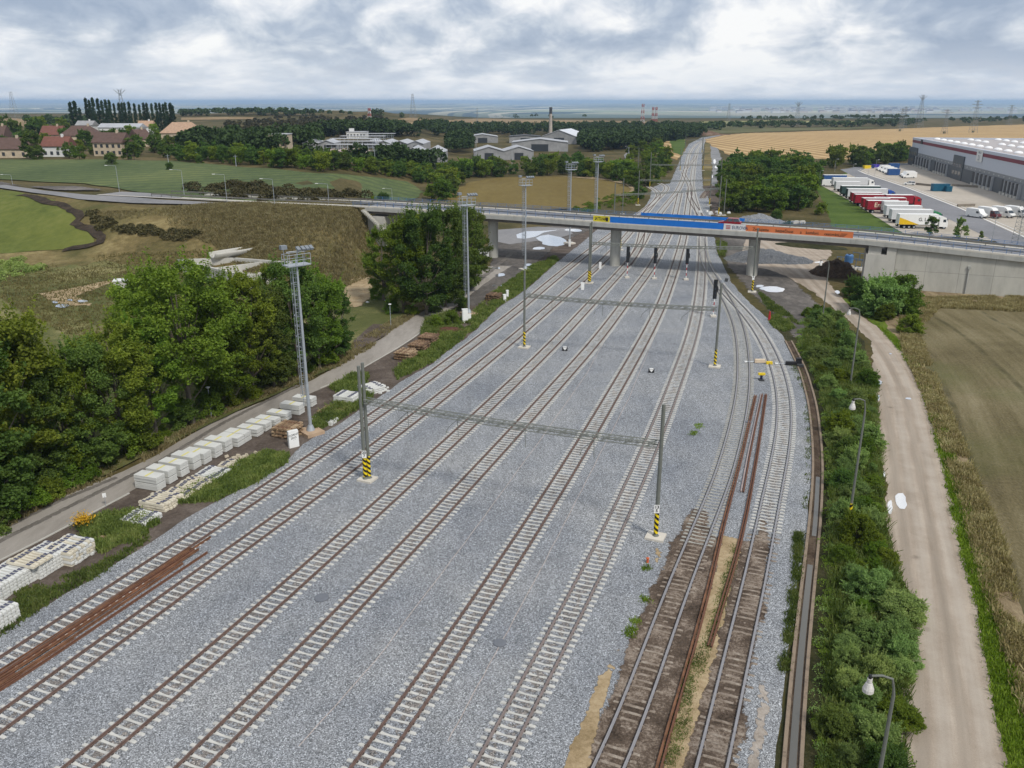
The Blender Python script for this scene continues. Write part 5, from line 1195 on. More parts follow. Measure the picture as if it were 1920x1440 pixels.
# grass blades
def blades(name, px, n, h, leaf, label, seed, wd_=.05, clump=.5, dens=None, bunch=7):
    nr = np.random.RandomState(seed); rr = random.Random(seed); P = [G(u, v) for u, v in px]; poly = [(p.x, p.y) for p in P]; xs = [p[0] for p in poly]; ys = [p[1] for p in poly]; pts = []; tr = 0
    while len(pts) < n and tr < n * 12:
        tr += 1; x, y = rr.uniform(min(xs), max(xs)), rr.uniform(min(ys), max(ys))
        if clump and noise.noise(Vector((x * clump, y * clump, seed))) < -.22 + rr.uniform(-.3, .3): continue
        if inside(x, y, poly): pts.append((x, y, hgt(x, y)))
    c = np.repeat(np.array(pts), bunch, 0); m = len(c); c[:, :2] += nr.normal(size=(m, 2)) * .14
    an = nr.uniform(0, 6.28, m); hh = h * nr.uniform(.4, 1.2, m); w_ = wd_ * nr.uniform(.6, 1.4, m); lean = nr.normal(size=(m, 2)) * .35 * hh[:, None]
    dx = np.cos(an) * w_; dy = np.sin(an) * w_
    a = c + np.stack([-dx, -dy, np.zeros(m)], 1); b = c + np.stack([dx, dy, np.zeros(m)], 1)
    t1 = c + np.stack([dx * .5 + lean[:, 0], dy * .5 + lean[:, 1], hh], 1); t2 = c + np.stack([-dx * .5 + lean[:, 0], -dy * .5 + lean[:, 1], hh * .96], 1)
    v = np.stack([a, b, t1, t2], 1).reshape(-1, 3); f = np.arange(m * 4).reshape(-1, 4)
    o = link(bpy.data.objects.new(name, npmesh(name, v, f, leaf))); tag(o, label, 'grass', None, 'stuff')
E = [(0, 1190), (80, 1135), (190, 1070), (283, 1010), (400, 940), (533, 870), (567, 830), (640, 790), (750, 714), (810, 680), (885, 622), (935, 574), (985, 543), (1025, 507), (1047, 488)]
blades('tall_grass', [(-100, 1240), (0, 1195), (110, 1120), (190, 1078), (270, 1020), (283, 1005), (180, 1060), (100, 1090), (30, 1110), (-100, 1180)], 900, .28, M_grass, 'weeds along the ballast edge at the lower left', 1)
blades('tall_grass', [(330, 945), (400, 940), (480, 905), (533, 870), (540, 855), (500, 850), (450, 870), (420, 890), (350, 920)], 3000, .5, M_grass, 'tall grass between sleeper stacks and ballast left of the white board', 2, .05, .5)
blades('tall_grass', [(150, 985), (200, 965), (270, 960), (300, 985), (260, 1010), (200, 1040), (170, 1030)], 1700, .5, M_grass, 'grass around the fallen sleepers at the lower left', 3)
blades('tall_grass', [(590, 810), (640, 785), (690, 755), (700, 740), (660, 735), (620, 770), (590, 790)], 2200, .7, M_grass, 'grass right of the nearest floodlight mast', 4)
blades('tall_grass', [(745, 712), (810, 680), (885, 622), (935, 574), (985, 543), (1025, 507), (1047, 488), (1040, 482), (1000, 498), (960, 525), (925, 550), (880, 595), (850, 600), (820, 640), (760, 680), (740, 695)], 7000, .5, M_grass, 'long strip of tall grass beside the ballast toward the bridge', 5, .06, .35)
blades('tall_grass', [(620, 728), (660, 705), (690, 705), (680, 730), (640, 740)], 1200, .6, M_grass, 'grass patch behind the twin mast beside the path', 6)
blades('tall_grass', [(800, 600), (850, 585), (850, 620), (800, 640), (790, 625)], 1500, .6, M_grass, 'grass around the red soil heap', 7)
blades('dry_grass', [(380, 800), (420, 780), (640, 686), (700, 650), (732, 622), (785, 588), (870, 532), (895, 512), (880, 505), (800, 580), (740, 600), (640, 660), (400, 780), (230, 868), (100, 925), (0, 985), (0, 998), (100, 942), (250, 878)], 6500, .45, M_drygrass, 'dry grass verge between the path and the tall trees', 8, .05, .2)
blades('verge_grass', [(1640, 605), (1690, 645), (1725, 690), (1760, 760), (1790, 860), (1815, 940), (1840, 1020), (1860, 1110), (1890, 1200), (1915, 1300), (1940, 1400), (1970, 1560), (1905, 1560), (1890, 1440), (1868, 1330), (1846, 1230), (1826, 1122), (1802, 1040), (1780, 938), (1765, 870), (1745, 790), (1715, 700), (1680, 650)], 9000, .32, M_lime, 'bright green grass verge right of the gravel road', 9, .035, .3)
blades('dry_grass', [(1690, 560), (1920, 556), (1920, 585), (1760, 578), (1720, 620), (1765, 740), (1800, 820), (1840, 920), (1880, 1020), (1925, 1180), (1960, 1300), (2010, 1500), (1970, 1500), (1905, 1300), (1870, 1180), (1840, 1090), (1815, 1000), (1785, 900), (1762, 830), (1730, 740), (1690, 650)], 24000, .5, M_drygrass, 'pale dry grass strip between the green verge and the mown field', 10, .04, .3)
blades('lineside_weeds', [(1440, 600), (1455, 590), (1475, 600), (1490, 615), (1470, 622), (1452, 615)], 900, .35, M_grass, 'weeds at the ballast edge near the red post', 11)
blades('lineside_weeds', [(1420, 545), (1440, 560), (1480, 590), (1500, 610), (1480, 600), (1440, 580)], 700, .35, M_grass, 'strip of weeds beside the puddles under the bridge', 12)
blades('lineside_weeds', [(1345, 455), (1362, 458), (1358, 480), (1348, 480)], 500, .8, M_grass, 'weeds around the lone mast under the bridge', 13)
blades('lineside_weeds', [(1375, 1020), (1382, 1040), (1370, 1090), (1350, 1160), (1335, 1200), (1320, 1260), (1300, 1300), (1290, 1380), (1260, 1440), (1240, 1440), (1270, 1340), (1290, 1250), (1320, 1200), (1345, 1120), (1362, 1060)], 1500, .13, M_grass, 'weeds growing between the two old tracks', 14, .022, 1.1)
blades('lineside_weeds', [(1490, 1000), (1505, 1000), (1500, 1080), (1488, 1180), (1475, 1260), (1462, 1260), (1478, 1150), (1488, 1060)], 900, .25, M_grass, 'weeds along the ballast edge beside the near drain', 15, .03, .5)
blades('lineside_weeds', [(1482, 690), (1500, 720), (1512, 800), (1512, 900), (1506, 960), (1512, 960), (1520, 860), (1520, 780), (1506, 700), (1488, 668)], 450, .2, M_grass, 'thin weeds along the ballast edge beside the far drain', 16, .03, .5)
for i, (u, v) in enumerate(((1190, 1165), (1184, 1180), (1208, 1125), (1212, 1065), (1310, 800), (1300, 812), (1180, 1190))):
    blades('weed_tuft', [(u - 7, v - 4), (u + 7, v - 5), (u + 8, v + 4), (u - 6, v + 5)], 26, .16, M_lime, 'small weed tuft growing through the ballast', 20 + i, .03, 0)
blades('meadow_grass', [(480, 530), (640, 545), (705, 515), (735, 470), (752, 432), (700, 398), (300, 393), (180, 400), (330, 440), (400, 460), (440, 500)], 27000, .6, M_drygrass, 'tall dry grass on the embankment slope', 30, .08, .04, bunch=4)
blades('meadow_grass', [(0, 560), (0, 505), (200, 478), (400, 470), (440, 500), (560, 560), (640, 560), (600, 600), (400, 700), (200, 660), (60, 600)], 13000, .5, mat_leaf('mixed_grass_blades', [(.078, .070, .026), (.145, .125, .05), (.23, .19, .09)], .2, 0), 'mixed dry and green grass of the lower meadow', 31, .07, .08, bunch=4)
blades('undergrowth', [(1510, 620), (1560, 600), (1605, 650), (1640, 720), (1648, 820), (1655, 920), (1668, 1030), (1700, 1120), (1716, 1200), (1704, 1280), (1696, 1440), (1706, 1600), (1530, 1600), (1540, 1440), (1548, 1250), (1556, 1050), (1558, 900), (1550, 780), (1528, 700), (1500, 650)], 9000, .75, M_grass, 'tall grass and weeds between the shrubs beside the drain', 40, .03, .5)
# goldenrod
pg = G(158, 992); o = MB(); gv = []
nr = np.random.RandomState(4); c = nr.normal(size=(900, 3)) * np.array([.35, .3, .22]) + np.array([pg.x, pg.y, .95]); v, f = leaf_quads(nr, c, .13); gm = thing('goldenrod', 'yellow flowering weed behind the stacked sleepers at the lower left', 'plant', (0, 0, 0)); link(bpy.data.objects.new('flowers', npmesh('flowers', v, f, simple('golden_petals', (.62, .36, .02), .9, .3, 3))), gm)
c = nr.normal(size=(900, 3)) * np.array([.35, .3, .3]) + np.array([pg.x, pg.y, .45]); v, f = leaf_quads(nr, c, .14); link(bpy.data.objects.new('foliage', npmesh('foliage', v, f, M_grass)), gm)
# ------------------------------------------------------------------ stacks of sleepers and slabs
def cs_mesh(m1, m2, name='concrete_sleeper'):
    mb = MB().mat(m1); xs = [-1.30, -1.27, -.96, -.56, -.25, .25, .56, .96, 1.27, 1.30]; zt = [.15, .19, .215, .205, .165, .165, .205, .215, .19, .15]; wt = [.13, .145, .15, .15, .115, .115, .15, .15, .145, .13]
    vs = []
    for x, z, w_ in zip(xs, zt, wt): vs += [(x, -w_, 0), (x, -w_ + .03, z), (x, w_ - .03, z), (x, w_, 0)]
    fs = [(4 * i + k, 4 * i + 4 + k, 4 * i + 4 + (k + 1) % 4, 4 * i + (k + 1) % 4) for i in range(9) for k in range(4)] + [(0, 1, 2, 3), (39, 38, 37, 36)]
    mb.add(vs, fs); mb.mat(m2)
    for sx in (-.76, .76): mb.box((sx, 0, .225), (.34, .19, .03)); mb.box((sx - .14, 0, .245), (.07, .2, .03)); mb.box((sx + .14, 0, .245), (.07, .2, .03))
    return mb.mesh(name)
M_pad = simple('rail_pad', (.10, .105, .15), .7, .2, 5)
CS = cs_mesh(M_slab, M_pad); CS2 = cs_mesh(mat_concrete('cream_concrete', (.58, .53, .42), stain=.2), M_pad)
def tim_mesh(m, seed):
    r_ = random.Random(seed); mb = MB(); n = 6; vs = []
    for i in range(n + 1):
        x = -1.3 + 2.6 * i / n; a, b, c = (r_.uniform(-.012, .012) for _ in range(3)); vs += [(x, -.13 + a, 0), (x, -.13 + b, .15 + c), (x, .13 + a, .15 + b), (x, .13 + c, 0)]
    mb.add(vs, [(4 * i + k, 4 * i + 4 + k, 4 * i + 4 + (k + 1) % 4, 4 * i + (k + 1) % 4) for i in range(n) for k in range(4)] + [(0, 1, 2, 3), (4 * n + 3, 4 * n + 2, 4 * n + 1, 4 * n)])
    mb.mat(m)
    for sx in (-.75, .75): mb.mat(M_rust).box((sx, 0, .158), (.3, .16, .02))
    mb.m = [0] * ((n * 4) + 2) + [1] * (len(mb.f) - n * 4 - 2); mb.mats = [m, M_rust]
    return mb.mesh('timber_sleeper')
TM = [tim_mesh(M_wood, 1), tim_mesh(M_wood, 2), tim_mesh(M_woodd, 3), tim_mesh(simple('tan_timber', (.40, .29, .18), .9, .4, 3), 4)]
pdir = (G(433, 815) - G(257, 917)).normalized(); RZP = math.atan2(pdir.y, pdir.x) - R(90)   # long side across the path
def stack(u, v, meshes, nl, nr_, label, group, pitch=.31, lay=.24, dz=0.0, name='concrete_sleeper', cat='sleeper', rz=None, jit=.02, drop=0, cross=False, seed=0, rzj=.01, z0=0.03):
    """nl layers of nr_ pieces side by side, each piece a thing"""
    p = G(u, v); rz = RZP if rz is None else rz; r_ = random.Random(seed + int(u)); ca, sa = math.cos(rz), math.sin(rz)
    for l in range(nl):
        k = nr_ - (drop * l)
        if k < 1: break
        rot = R(90) if (cross and l % 2) else 0
        for i in range(k):
            o_ = (i - (k - 1) / 2) * (pitch if not cross else max(pitch, 2.3 / nr_)); x, y = (0, o_) if not rot else (o_, 0)
            x += r_.gauss(0, jit); y += r_.gauss(0, jit * .3)
            o = bpy.data.objects.new(name, r_.choice(meshes)); link(o); o.location = (p.x + x * ca - y * sa, p.y + x * sa + y * ca, z0 + l * lay + dz + p.z); o.rotation_euler = (0, 0, rz + rot + r_.gauss(0, rzj)); tag(o, label, cat, group)
stack(0, 1108, [CS], 5, 15, 'pale concrete sleeper in the biggest stack at the lower left edge', 'sleepers of the biggest stack')
stack(84, 1062, [CS], 5, 10, 'pale concrete sleeper in the long stack just behind the biggest one', 'sleepers of the long stack')
stack(62, 1078, [CS2], 1, 6, 'cream concrete sleeper lying on top across the two big stacks', 'cream sleepers on top', dz=1.22)
stack(134, 1044, [CS2, CS], 5, 8, 'concrete sleeper in the cream topped stack beside the yellow flowers', 'sleepers of the cream topped stack', jit=.05)
stack(-12, 1168, [CS], 5, 7, 'pale concrete sleeper in the small stack cut by the left edge', 'sleepers of the cut stack')
stack(265, 976, [CS], 2, 7, 'white concrete sleeper in the low isolated stack in the grass', 'sleepers of the low isolated stack', jit=.04)
stack(231, 997, [TM[3]], 1, 5, 'weathered sleeper lying on the ground below the isolated white stack', 'sleepers on the ground', pitch=.55, jit=.1, rzj=.1, name='timber_sleeper')
stack(304, 946, [CS2], 3, 8, 'cream sleeper in the untidy stack below the first white slab stack', 'sleepers of the first cream stack', jit=.09, rzj=.03)
stack(336, 932, [CS2], 2, 5, 'cream sleeper in the small stack right of the first cream stack', 'sleepers of the small cream stack', jit=.09, rzj=.03)
stack(366, 912, [CS2], 2, 8, 'cream sleeper in the stack beside the tall grass, third from the left', 'sleepers of the third cream stack', jit=.08, rzj=.03)
stack(401, 892, [CS], 2, 7, 'white sleeper with dark pads in the low stack by the slabs', 'sleepers of the padded stack', jit=.03)
stack(440, 872, [CS2], 1, 6, 'cream sleeper of the lowest pile half sunk in the grass', 'sleepers of the lowest pile', jit=.1, rzj=.06)
stack(653, 756, [CS], 5, 7, 'grey white sleeper in the neat stack just left of the twin mast', 'sleepers of the neat stack', jit=.02)
stack(697, 733, [CS], 3, 8, 'white sleeper in the skewed stack right behind the twin mast', 'sleepers of the skewed stack', jit=.12, rzj=.05, rz=RZP + R(62))
stack(608, 792, [CS], 2, 5, 'white sleeper in the small stack in the grass right of the light mast', 'sleepers of the small white stack', jit=.05)
stack(541, 815, [TM[0], TM[3], TM[1]], 6, 7, 'brown timber sleeper in the tall untidy stack behind the white board', 'timbers of the nearest brown stack', lay=.19, cross=True, jit=.07, name='timber_sleeper', rzj=.04)
stack(622, 776, [TM[0], TM[3]], 3, 8, 'brown timber sleeper in the low stack right of the light mast', 'timbers of the low brown stack', lay=.19, jit=.08, name='timber_sleeper', rzj=.05)
stack(761, 672, [TM[0], TM[1], TM[3]], 6, 6, 'timber sleeper in the first of three brown stacks by the path', 'timbers of the first path stack', lay=.19, cross=True, jit=.05, name='timber_sleeper', rzj=.03)
stack(786, 657, [TM[0], TM[1], TM[2]], 6, 6, 'timber sleeper in the middle one of three brown stacks by the path', 'timbers of the middle path stack', lay=.19, cross=True, jit=.05, name='timber_sleeper', rzj=.03)
stack(803, 642, [TM[0], TM[1], TM[2]], 6, 6, 'timber sleeper in the last of three brown stacks by the path', 'timbers of the last path stack', lay=.19, cross=True, jit=.05, name='timber_sleeper', rzj=.03)
stack(926, 562, [TM[2], TM[1]], 6, 6, 'dark timber sleeper in the lone far stack by the white cabinet', 'timbers of the far stack', lay=.19, cross=True, jit=.05, name='timber_sleeper', rzj=.03)
def slab_mesh(yel):
    mb = MB().mat(M_slab).box((0, 0, .075), (2.5, 1.12, .125))
    if yel: mb.mat(simple('yellow_chalk', (.66, .60, .24), .8, .2, 3)).box((.0, 0, .1390), (.26, 1.08, .002))
    return mb.mesh('concrete_slab')
SB, SY = slab_mesh(False), slab_mesh(True)
SLABS = [(283, 912, 8), (305, 899, 8), (328, 886, 8), (351, 873, 8), (371, 863, 7), (392, 851, 7), (411, 840, 7), (434, 831, 6), (447, 823, 6), (470, 812, 5), (486, 802, 5), (503, 792, 4), (524, 783, 5), (549, 772, 7), (572, 757, 6)]
names = ['nearest', 'second', 'third', 'fourth', 'fifth', 'sixth', 'seventh', 'eighth', 'ninth', 'tenth', 'eleventh', 'twelfth', 'thirteenth', 'fourteenth', 'farthest']
for i, (u, v, n) in enumerate(SLABS):
    p = G(u, v + 2); r_ = random.Random(i)
    for l in range(n):
        o = bpy.data.objects.new('concrete_slab', SY if l == n - 1 else SB); link(o); o.location = (p.x + r_.gauss(0, .012), p.y + r_.gauss(0, .012), .06 + .155 * l + (.07 if l >= n // 2 else 0)); o.rotation_euler = (0, 0, RZP + r_.gauss(0, .004))
        tag(o, f'white slab with yellow line, top of the {names[i]} slab stack beside the path' if l == n - 1 else f'white concrete slab under the top of the {names[i]} slab stack', 'slab', None if l == n - 1 else f'slabs of the {names[i]} stack')
# rubble heaps
def heap(name, u, v, rx, ry, h, mat, label, cat='heap', n=26, rough=.25, seed=1, rz=0):
    p = G(u, v); mb = MB(); vs = []; 
    for j in range(n + 1):
        for i in range(n + 1):
            x, y = i / n * 2 - 1, j / n * 2 - 1; r_ = math.hypot(x, y) + .12 * noise.noise(Vector((x * 2, y * 2, seed)))
            z = max(0, 1 - r_ ** 1.5); z = z * h * (1 + rough * noise.noise(Vector((x * 3, y * 3, seed)))) + rough * .5 * h * noise.noise(Vector((x * 9, y * 9, seed))) * (z > 0)
            X, Y = x * rx, y * ry; vs.append((X * math.cos(rz) - Y * math.sin(rz), X * math.sin(rz) + Y * math.cos(rz), z - .06))
    fs = [(j * (n + 1) + i, j * (n + 1) + i + 1, (j + 1) * (n + 1) + i + 1, (j + 1) * (n + 1) + i) for j in range(n) for i in range(n)]
    mb.add(vs, fs); o = mb.build(name, mat); o.location = p; tag(o, label, cat); return o
M_gravel = mat_ballast('grey_gravel', .55); M_soil = mat_ground('dark_soil', [(.040, .028, .020), (.085, .060, .042), (.14, .105, .075)], .5, 4, 14, .15)
heap('soil_heap', 841, 622, 3.4, 2.0, .8, M_dirtred, 'low heap of reddish soil in the grass beside the path')
heap('soil_heap', 1566, 513, 5.2, 5.0, 3.0, M_soil, 'dark brown soil heap beside the gravel road near the concrete wall', seed=4)
heap('gravel_heap', 1428, 486, 8.5, 6.0, 2.4, M_gravel, 'blue grey gravel heap behind the round pier at the right', seed=2)
heap('gravel_heap', 1470, 489, 6.5, 5.0, 1.5, M_gravel, 'lower gravel heap right of the big blue grey heap', seed=6)
heap('gravel_heap', 1422, 418, 8.5, 7, 2.6, mat_ballast('light_gravel', .8), 'pointed pale gravel heap behind the bridge, left of the wood', seed=3)
heap('soil_heap', 1300, 253, 40, 14, 5, mat_ground('cutting_soil', [(.07, .045, .03), (.14, .09, .06), (.24, .17, .12)], .1, .5, 2, .2), 'reddish earth cutting where the main line bends right', seed=9)
heap('soil_heap', 1520, 462, 9, 4, 1.0, M_under, 'dark weedy mound under the bridge beside the access ramp', seed=5, rz=R(-30))
def stones(u, v, n, sp, mat, label, seed, sz=.25, name='rubble', cat='rubble'):
    p = G(u, v); r_ = random.Random(seed); mb = MB()
    for i in range(n):
        s_ = sz * r_.uniform(.5, 1.4); mb.box((r_.gauss(0, sp), r_.gauss(0, sp * .6), s_ * .3), (s_ * 1.5, s_, s_ * .8), r_.uniform(0, 3), taper=r_.uniform(.5, .9))
    o = mb.build(name, mat); o.location = p; return tag(o, label, cat, None, 'stuff')
stones(468, 858, 50, .8, mat_concrete('cream_rubble', (.48, .42, .32)), 'pile of broken concrete between slabs and grass', 1)
stones(1490, 418, 24, 1.6, M_concw, 'broken concrete pieces at the wood edge behind the bridge', 2, .7)
stones(1598, 505, 40, 1.6, M_concw, 'white construction debris between soil heap and wall', 3, .5)
stones(660, 560, 14, 4.0, M_whitew, 'white scraps lying on the clearing behind the tree row', 4, .4)
stones(700, 735, 8, 1.6, M_slab, 'loose stones beside the twin mast stack', 5, .2)
stones(1340, 400, 14, 2.6, M_whitew, 'white pieces along the track edge behind the bridge', 6, .7)
# kerb of the path, drain along the right
def sweep(name, px, prof, mat, label, cat, z=0.0, smooth=0):
    P = [G(u, v) for u, v in px]; pts = smooth_path([(p.x, p.y) for p in P], 1.0, smooth or 2); t = np.gradient(pts, axis=0); t /= np.linalg.norm(t, axis=1)[:, None]; mb = MB(); m = len(prof)
    o0 = pts[0]
    for i, p in enumerate(pts):
        for a, zz_ in prof: mb.v.append((p[0] - o0[0] + t[i][1] * a, p[1] - o0[1] - t[i][0] * a, zz_ + z))
    for i in range(len(pts) - 1):
        for k in range(m): mb.face((i * m + k, (i + 1) * m + k, (i + 1) * m + (k + 1) % m, i * m + (k + 1) % m))
    mb.face(list(range(m))[::-1]); e = (len(pts) - 1) * m; mb.face([e + k for k in range(m)])
    r = mb.build(name, mat); r.location = (o0[0], o0[1], 0); 
    if label: tag(r, label, cat)
    else: r['kind'] = 'structure'
    return r
K1 = [(-60, 1080), (0, 1052), (100, 1001), (180, 958), (257, 917)]
K2 = [(600, 728), (640, 713), (745, 653), (785, 627), (810, 602), (830, 590)]
for k in (K1, K2): sweep('path_kerb', k, [(.0, -.05), (.0, .10), (.13, .10), (.13, -.05)], M_concw, None, None)
DR = [(1478, 640), (1486, 655), (1506, 695), (1524, 760), (1532, 830), (1534, 880), (1531, 940), (1526, 1000), (1519, 1060), (1509, 1153), (1497, 1275), (1485, 1440), (1478, 1560)]
drt = thing('drain_channel', 'stained concrete drain channel curving along the right edge of the ballast', 'drain', (0, 0, 0))
for s_, nm in ((-1, 'side_wall'), (1, 'side_wall')):
    o = sweep(nm, DR, [(s_ * 0.26, -.2), (s_ * 0.34, .16), (s_ * 0.54, .16), (s_ * 0.58, -.2)] if s_ > 0 else [(s_ * 0.58, -.2), (s_ * 0.54, .16), (s_ * 0.34, .16), (s_ * 0.26, -.2)], M_gutter, 'x', 'x', smooth=3)
    del o['label']; del o['category']; o.parent = drt
o = sweep('channel_floor', DR, [(-.33, -.25), (-.33, .035), (.33, .035), (.33, -.25)], M_soil, 'x', 'x', smooth=3); del o['label']; del o['category']; o.parent = drt
DW = [(1519, 1060), (1509, 1153), (1497, 1275), (1485, 1440), (1478, 1560)]
o = sweep('drain_water', DW, [(-.20, .02), (-.20, .06), (.20, .06), (.20, .02)], M_murk, None, None, smooth=3)
o = sweep('drain_water', [(1533, 895), (1531, 930), (1528, 985), (1525, 1010)], [(-.2, .02), (-.2, .058), (.15, .058), (.15, .02)], M_murk, None, None, smooth=2)
# ------------------------------------------------------------------ small things on the yard
def cabinet(u, v, w_, d_, h, label, rz=0, mat=None, name='equipment_cabinet', cat='cabinet'):
    p = G(u, v); r = thing(name, label, cat, p, rz); MB().box((0, 0, h / 2), (w_, d_, h)).build('housing', mat or M_white, r)
    MB().box((0, 0, h + .03), (w_ + .08, d_ + .08, .06)).build('lid', mat or M_white, r); MB().box((0, -d_ / 2 - .01, h * .55), (w_ * .8, .02, h * .7)).build('door', M_white, r); return r
cabinet(872, 605, .9, .5, 2.2, 'tall white cabinet at the foot of the second floodlight mast', .3); cabinet(880, 602, .5, .4, 1.1, 'small white box behind the tall white cabinet', .3)
cabinet(946, 566, .5, .4, 1.3, 'white cabinet in the grass by the far timber stack', .3); cabinet(951, 560, .4, .4, 1.5, 'narrow white box right behind the white cabinet in the grass', .3)
cabinet(1125, 504, .5, .45, 1.35, 'small white box on the ballast right in front of the bridge pier'); cabinet(1092, 543, .6, .5, 1.25, 'small white box on the ballast left of the third portal foot')
cabinet(907, 485, 2.0, 1.5, 2.3, 'large white metal cabinet at the left bridge pier', .35); cabinet(893, 494, .5, .5, 1.9, 'narrow white meter box left of the large cabinet', .3)
cabinet(1068, 462, .5, .4, 1.6, 'white cabinet at the foot of the floodlight mast behind the bridge')
sg = G(551, 838); r = thing('notice_board', 'white upright board with scribbled black lettering by the nearest floodlight mast', 'board', sg, R(37))
MB().box((0, 0, .9), (1.05, .38, 1.85)).build('panel', M_white, r)
text('CORNY', 'lettering', (0, -.196, 1.38), (R(90), R(-6), 0), .30, M_black, r, bold=.004); text('2015', 'lettering', (0, -.196, 1.06), (R(90), R(-6), 0), .30, M_black, r, bold=.004); text('~ ~', 'lettering', (0.05, -.196, .86), (R(90), R(-6), 0), .2, M_black, r)
sp = G(199, 950); r = thing('path_sign', 'little white sign on a stick at the kerb of the path', 'sign', sp, .4); MB().tube([(0, 0, 0), (0, 0, 1.0)], .02, 5).build('stick', M_galv, r); MB().box((0, 0, 1.1), (.3, .02, .4)).build('plate', M_white, r)
for u, v, lb in ((1059, 658, 'ground marker between the second portal feet, left of the fourth track'), (1221, 699, 'ground marker between the fifth and the straight track')):
    p = G(u, v); r = thing('ground_signal', 'small black and white ' + lb, 'signal', p, 0); MB().box((0, 0, .3), (.75, .22, .5)).build('box', M_black, r); MB().prism([(-.36, -.115), (.36, -.115), (0, -.13)], .2, .2).add([(-.3, -.125, .5), (.3, -.125, .5), (0, -.125, .12), (-.3, -.115, .5), (.3, -.115, .5), (0, -.115, .12)], [(0, 2, 1), (3, 4, 5), (0, 1, 4, 3), (1, 2, 5, 4), (2, 0, 3, 5)]).build('white_face', M_white, r)
    MB().box((0, 0, .58), (.5, .26, .06)).build('hood', M_white, r)
def machine(u, v, label, m1, m2, rz, kind=0):
    p = G(u, v); r = thing('point_machine', label, 'point machine', p, rz)
    MB().box((.9, 0, .28), (1.5, .55, .42), taper=.9).build('housing', m1, r); MB().tube([(-1.1, 0, .12), (.2, 0, .18)], .06, 6).build('drive_rod', M_galv, r); MB().box((-1.0, 0, .14), (.35, .3, .14)).build('stretcher', M_white, r)
    MB().box((1.95, -.75, .22), (.8, .4, .35)).build('detector_box', m2, r); MB().tube([(1.6, 0, .2), (2.1, -.1, .15), (2.1, -.6, .15)], .06, 5).build('cable_duct', M_black, r)
    if kind: MB().box((1.9, .25, .55), (.7, .5, .8)).build('lever_box', m1, r)
    return r
machine(1412, 680, 'cream and yellow point machine between the two curving tracks', simple('cream_paint', (.62, .50, .36), .5, .1, 2), M_yellow, 0)
machine(1470, 684, 'black point machine with raised lever box outside the outer curving track', M_black, M_dark, R(-8), 1)
p = G(1427, 713); r = thing('point_lever', 'yellow topped dark lever stand above the loose rails', 'lever stand', p, 0); MB().box((0, 0, .85), (.85, .35, .25)).build('handle_box', M_yellow, r); MB().tube([(0, 0, .1), (.0, 0, .8)], .16, 8).build('stand', simple('navy_paint', (.015, .018, .05), .5, .1, 2), r); MB().box((0, -.1, .08), (.6, .7, .16)).build('foot', M_dark, r)
for q in ((1354, 531), (1362, 528)): p = G(*q); r = thing('point_lever', 'small lever stand beside the turnout, ' + ('left' if q[0] < 1360 else 'right') + ' one of the pair behind the nearest signal', 'lever stand', p, 0); MB().box((0, 0, .35), (.5, .4, .6)).build('housing', M_dark if q[0] > 1360 else M_galv, r); MB().tube([(.1, 0, .5), (.35, 0, 1.1)], .04, 5).build('lever', M_galv, r)
p = G(1442, 601); r = thing('bollard', 'small red post in the weeds at the ballast edge', 'post', p, 0); MB().lathe((0, 0, 0), [(.22, 0), (.2, .8), (.1, 1.5)], 8).build('body', M_red, r)
p = G(1214, 1055); o = MB().lathe((0, 0, 0), [(.10, 0), (.10, .35), (.13, .37), (.13, .42), (.05, .46)], 8).build('marker_stub', simple('orange_paint', (.55, .12, .04), .6, .2, 3)); o.location = p; tag(o, 'orange red stub standing in the ballast near the numbered right mast', 'marker')
for u, v, s_, lb in ((603, 1122, .52, 'grey manhole cover between the third and fourth tracks'), (937, 1207, .42, 'faint manhole cover between the fifth and sixth tracks'), (1403, 792, .35, 'small cover between the loose rails')):
    p = G(u, v); o = MB().lathe((0, 0, 0), [(s_, 0), (s_, .10), (s_ * .8, .13)], 20).build('manhole_cover', simple('dark_concrete', (.15, .16, .18), .8, .15, 4)); o.location = p; tag(o, lb, 'manhole cover')
# portable barrier blocks of the far approach, small crates
for u, v, c in ((1625, 316, M_yellow), (1631, 315.5, simple('navy_bin', (.02, .04, .12), .5, .1, 2)), (1641, 314, simple('violet_bin', (.06, .04, .35), .5, .1, 2))):
    p = G(u, v); r = thing('waste_skip', {M_yellow: 'yellow', }.get(c, 'dark navy' if u < 1635 else 'violet blue') + ' skip at the far end of the lorry park', 'skip', p, .1); MB().box((0, 0, .8), (3.6, 2.0, 1.5)).build('body', c, r); MB().box((0, 0, 1.6), (3.7, 2.1, .12)).build('rim', c, r)
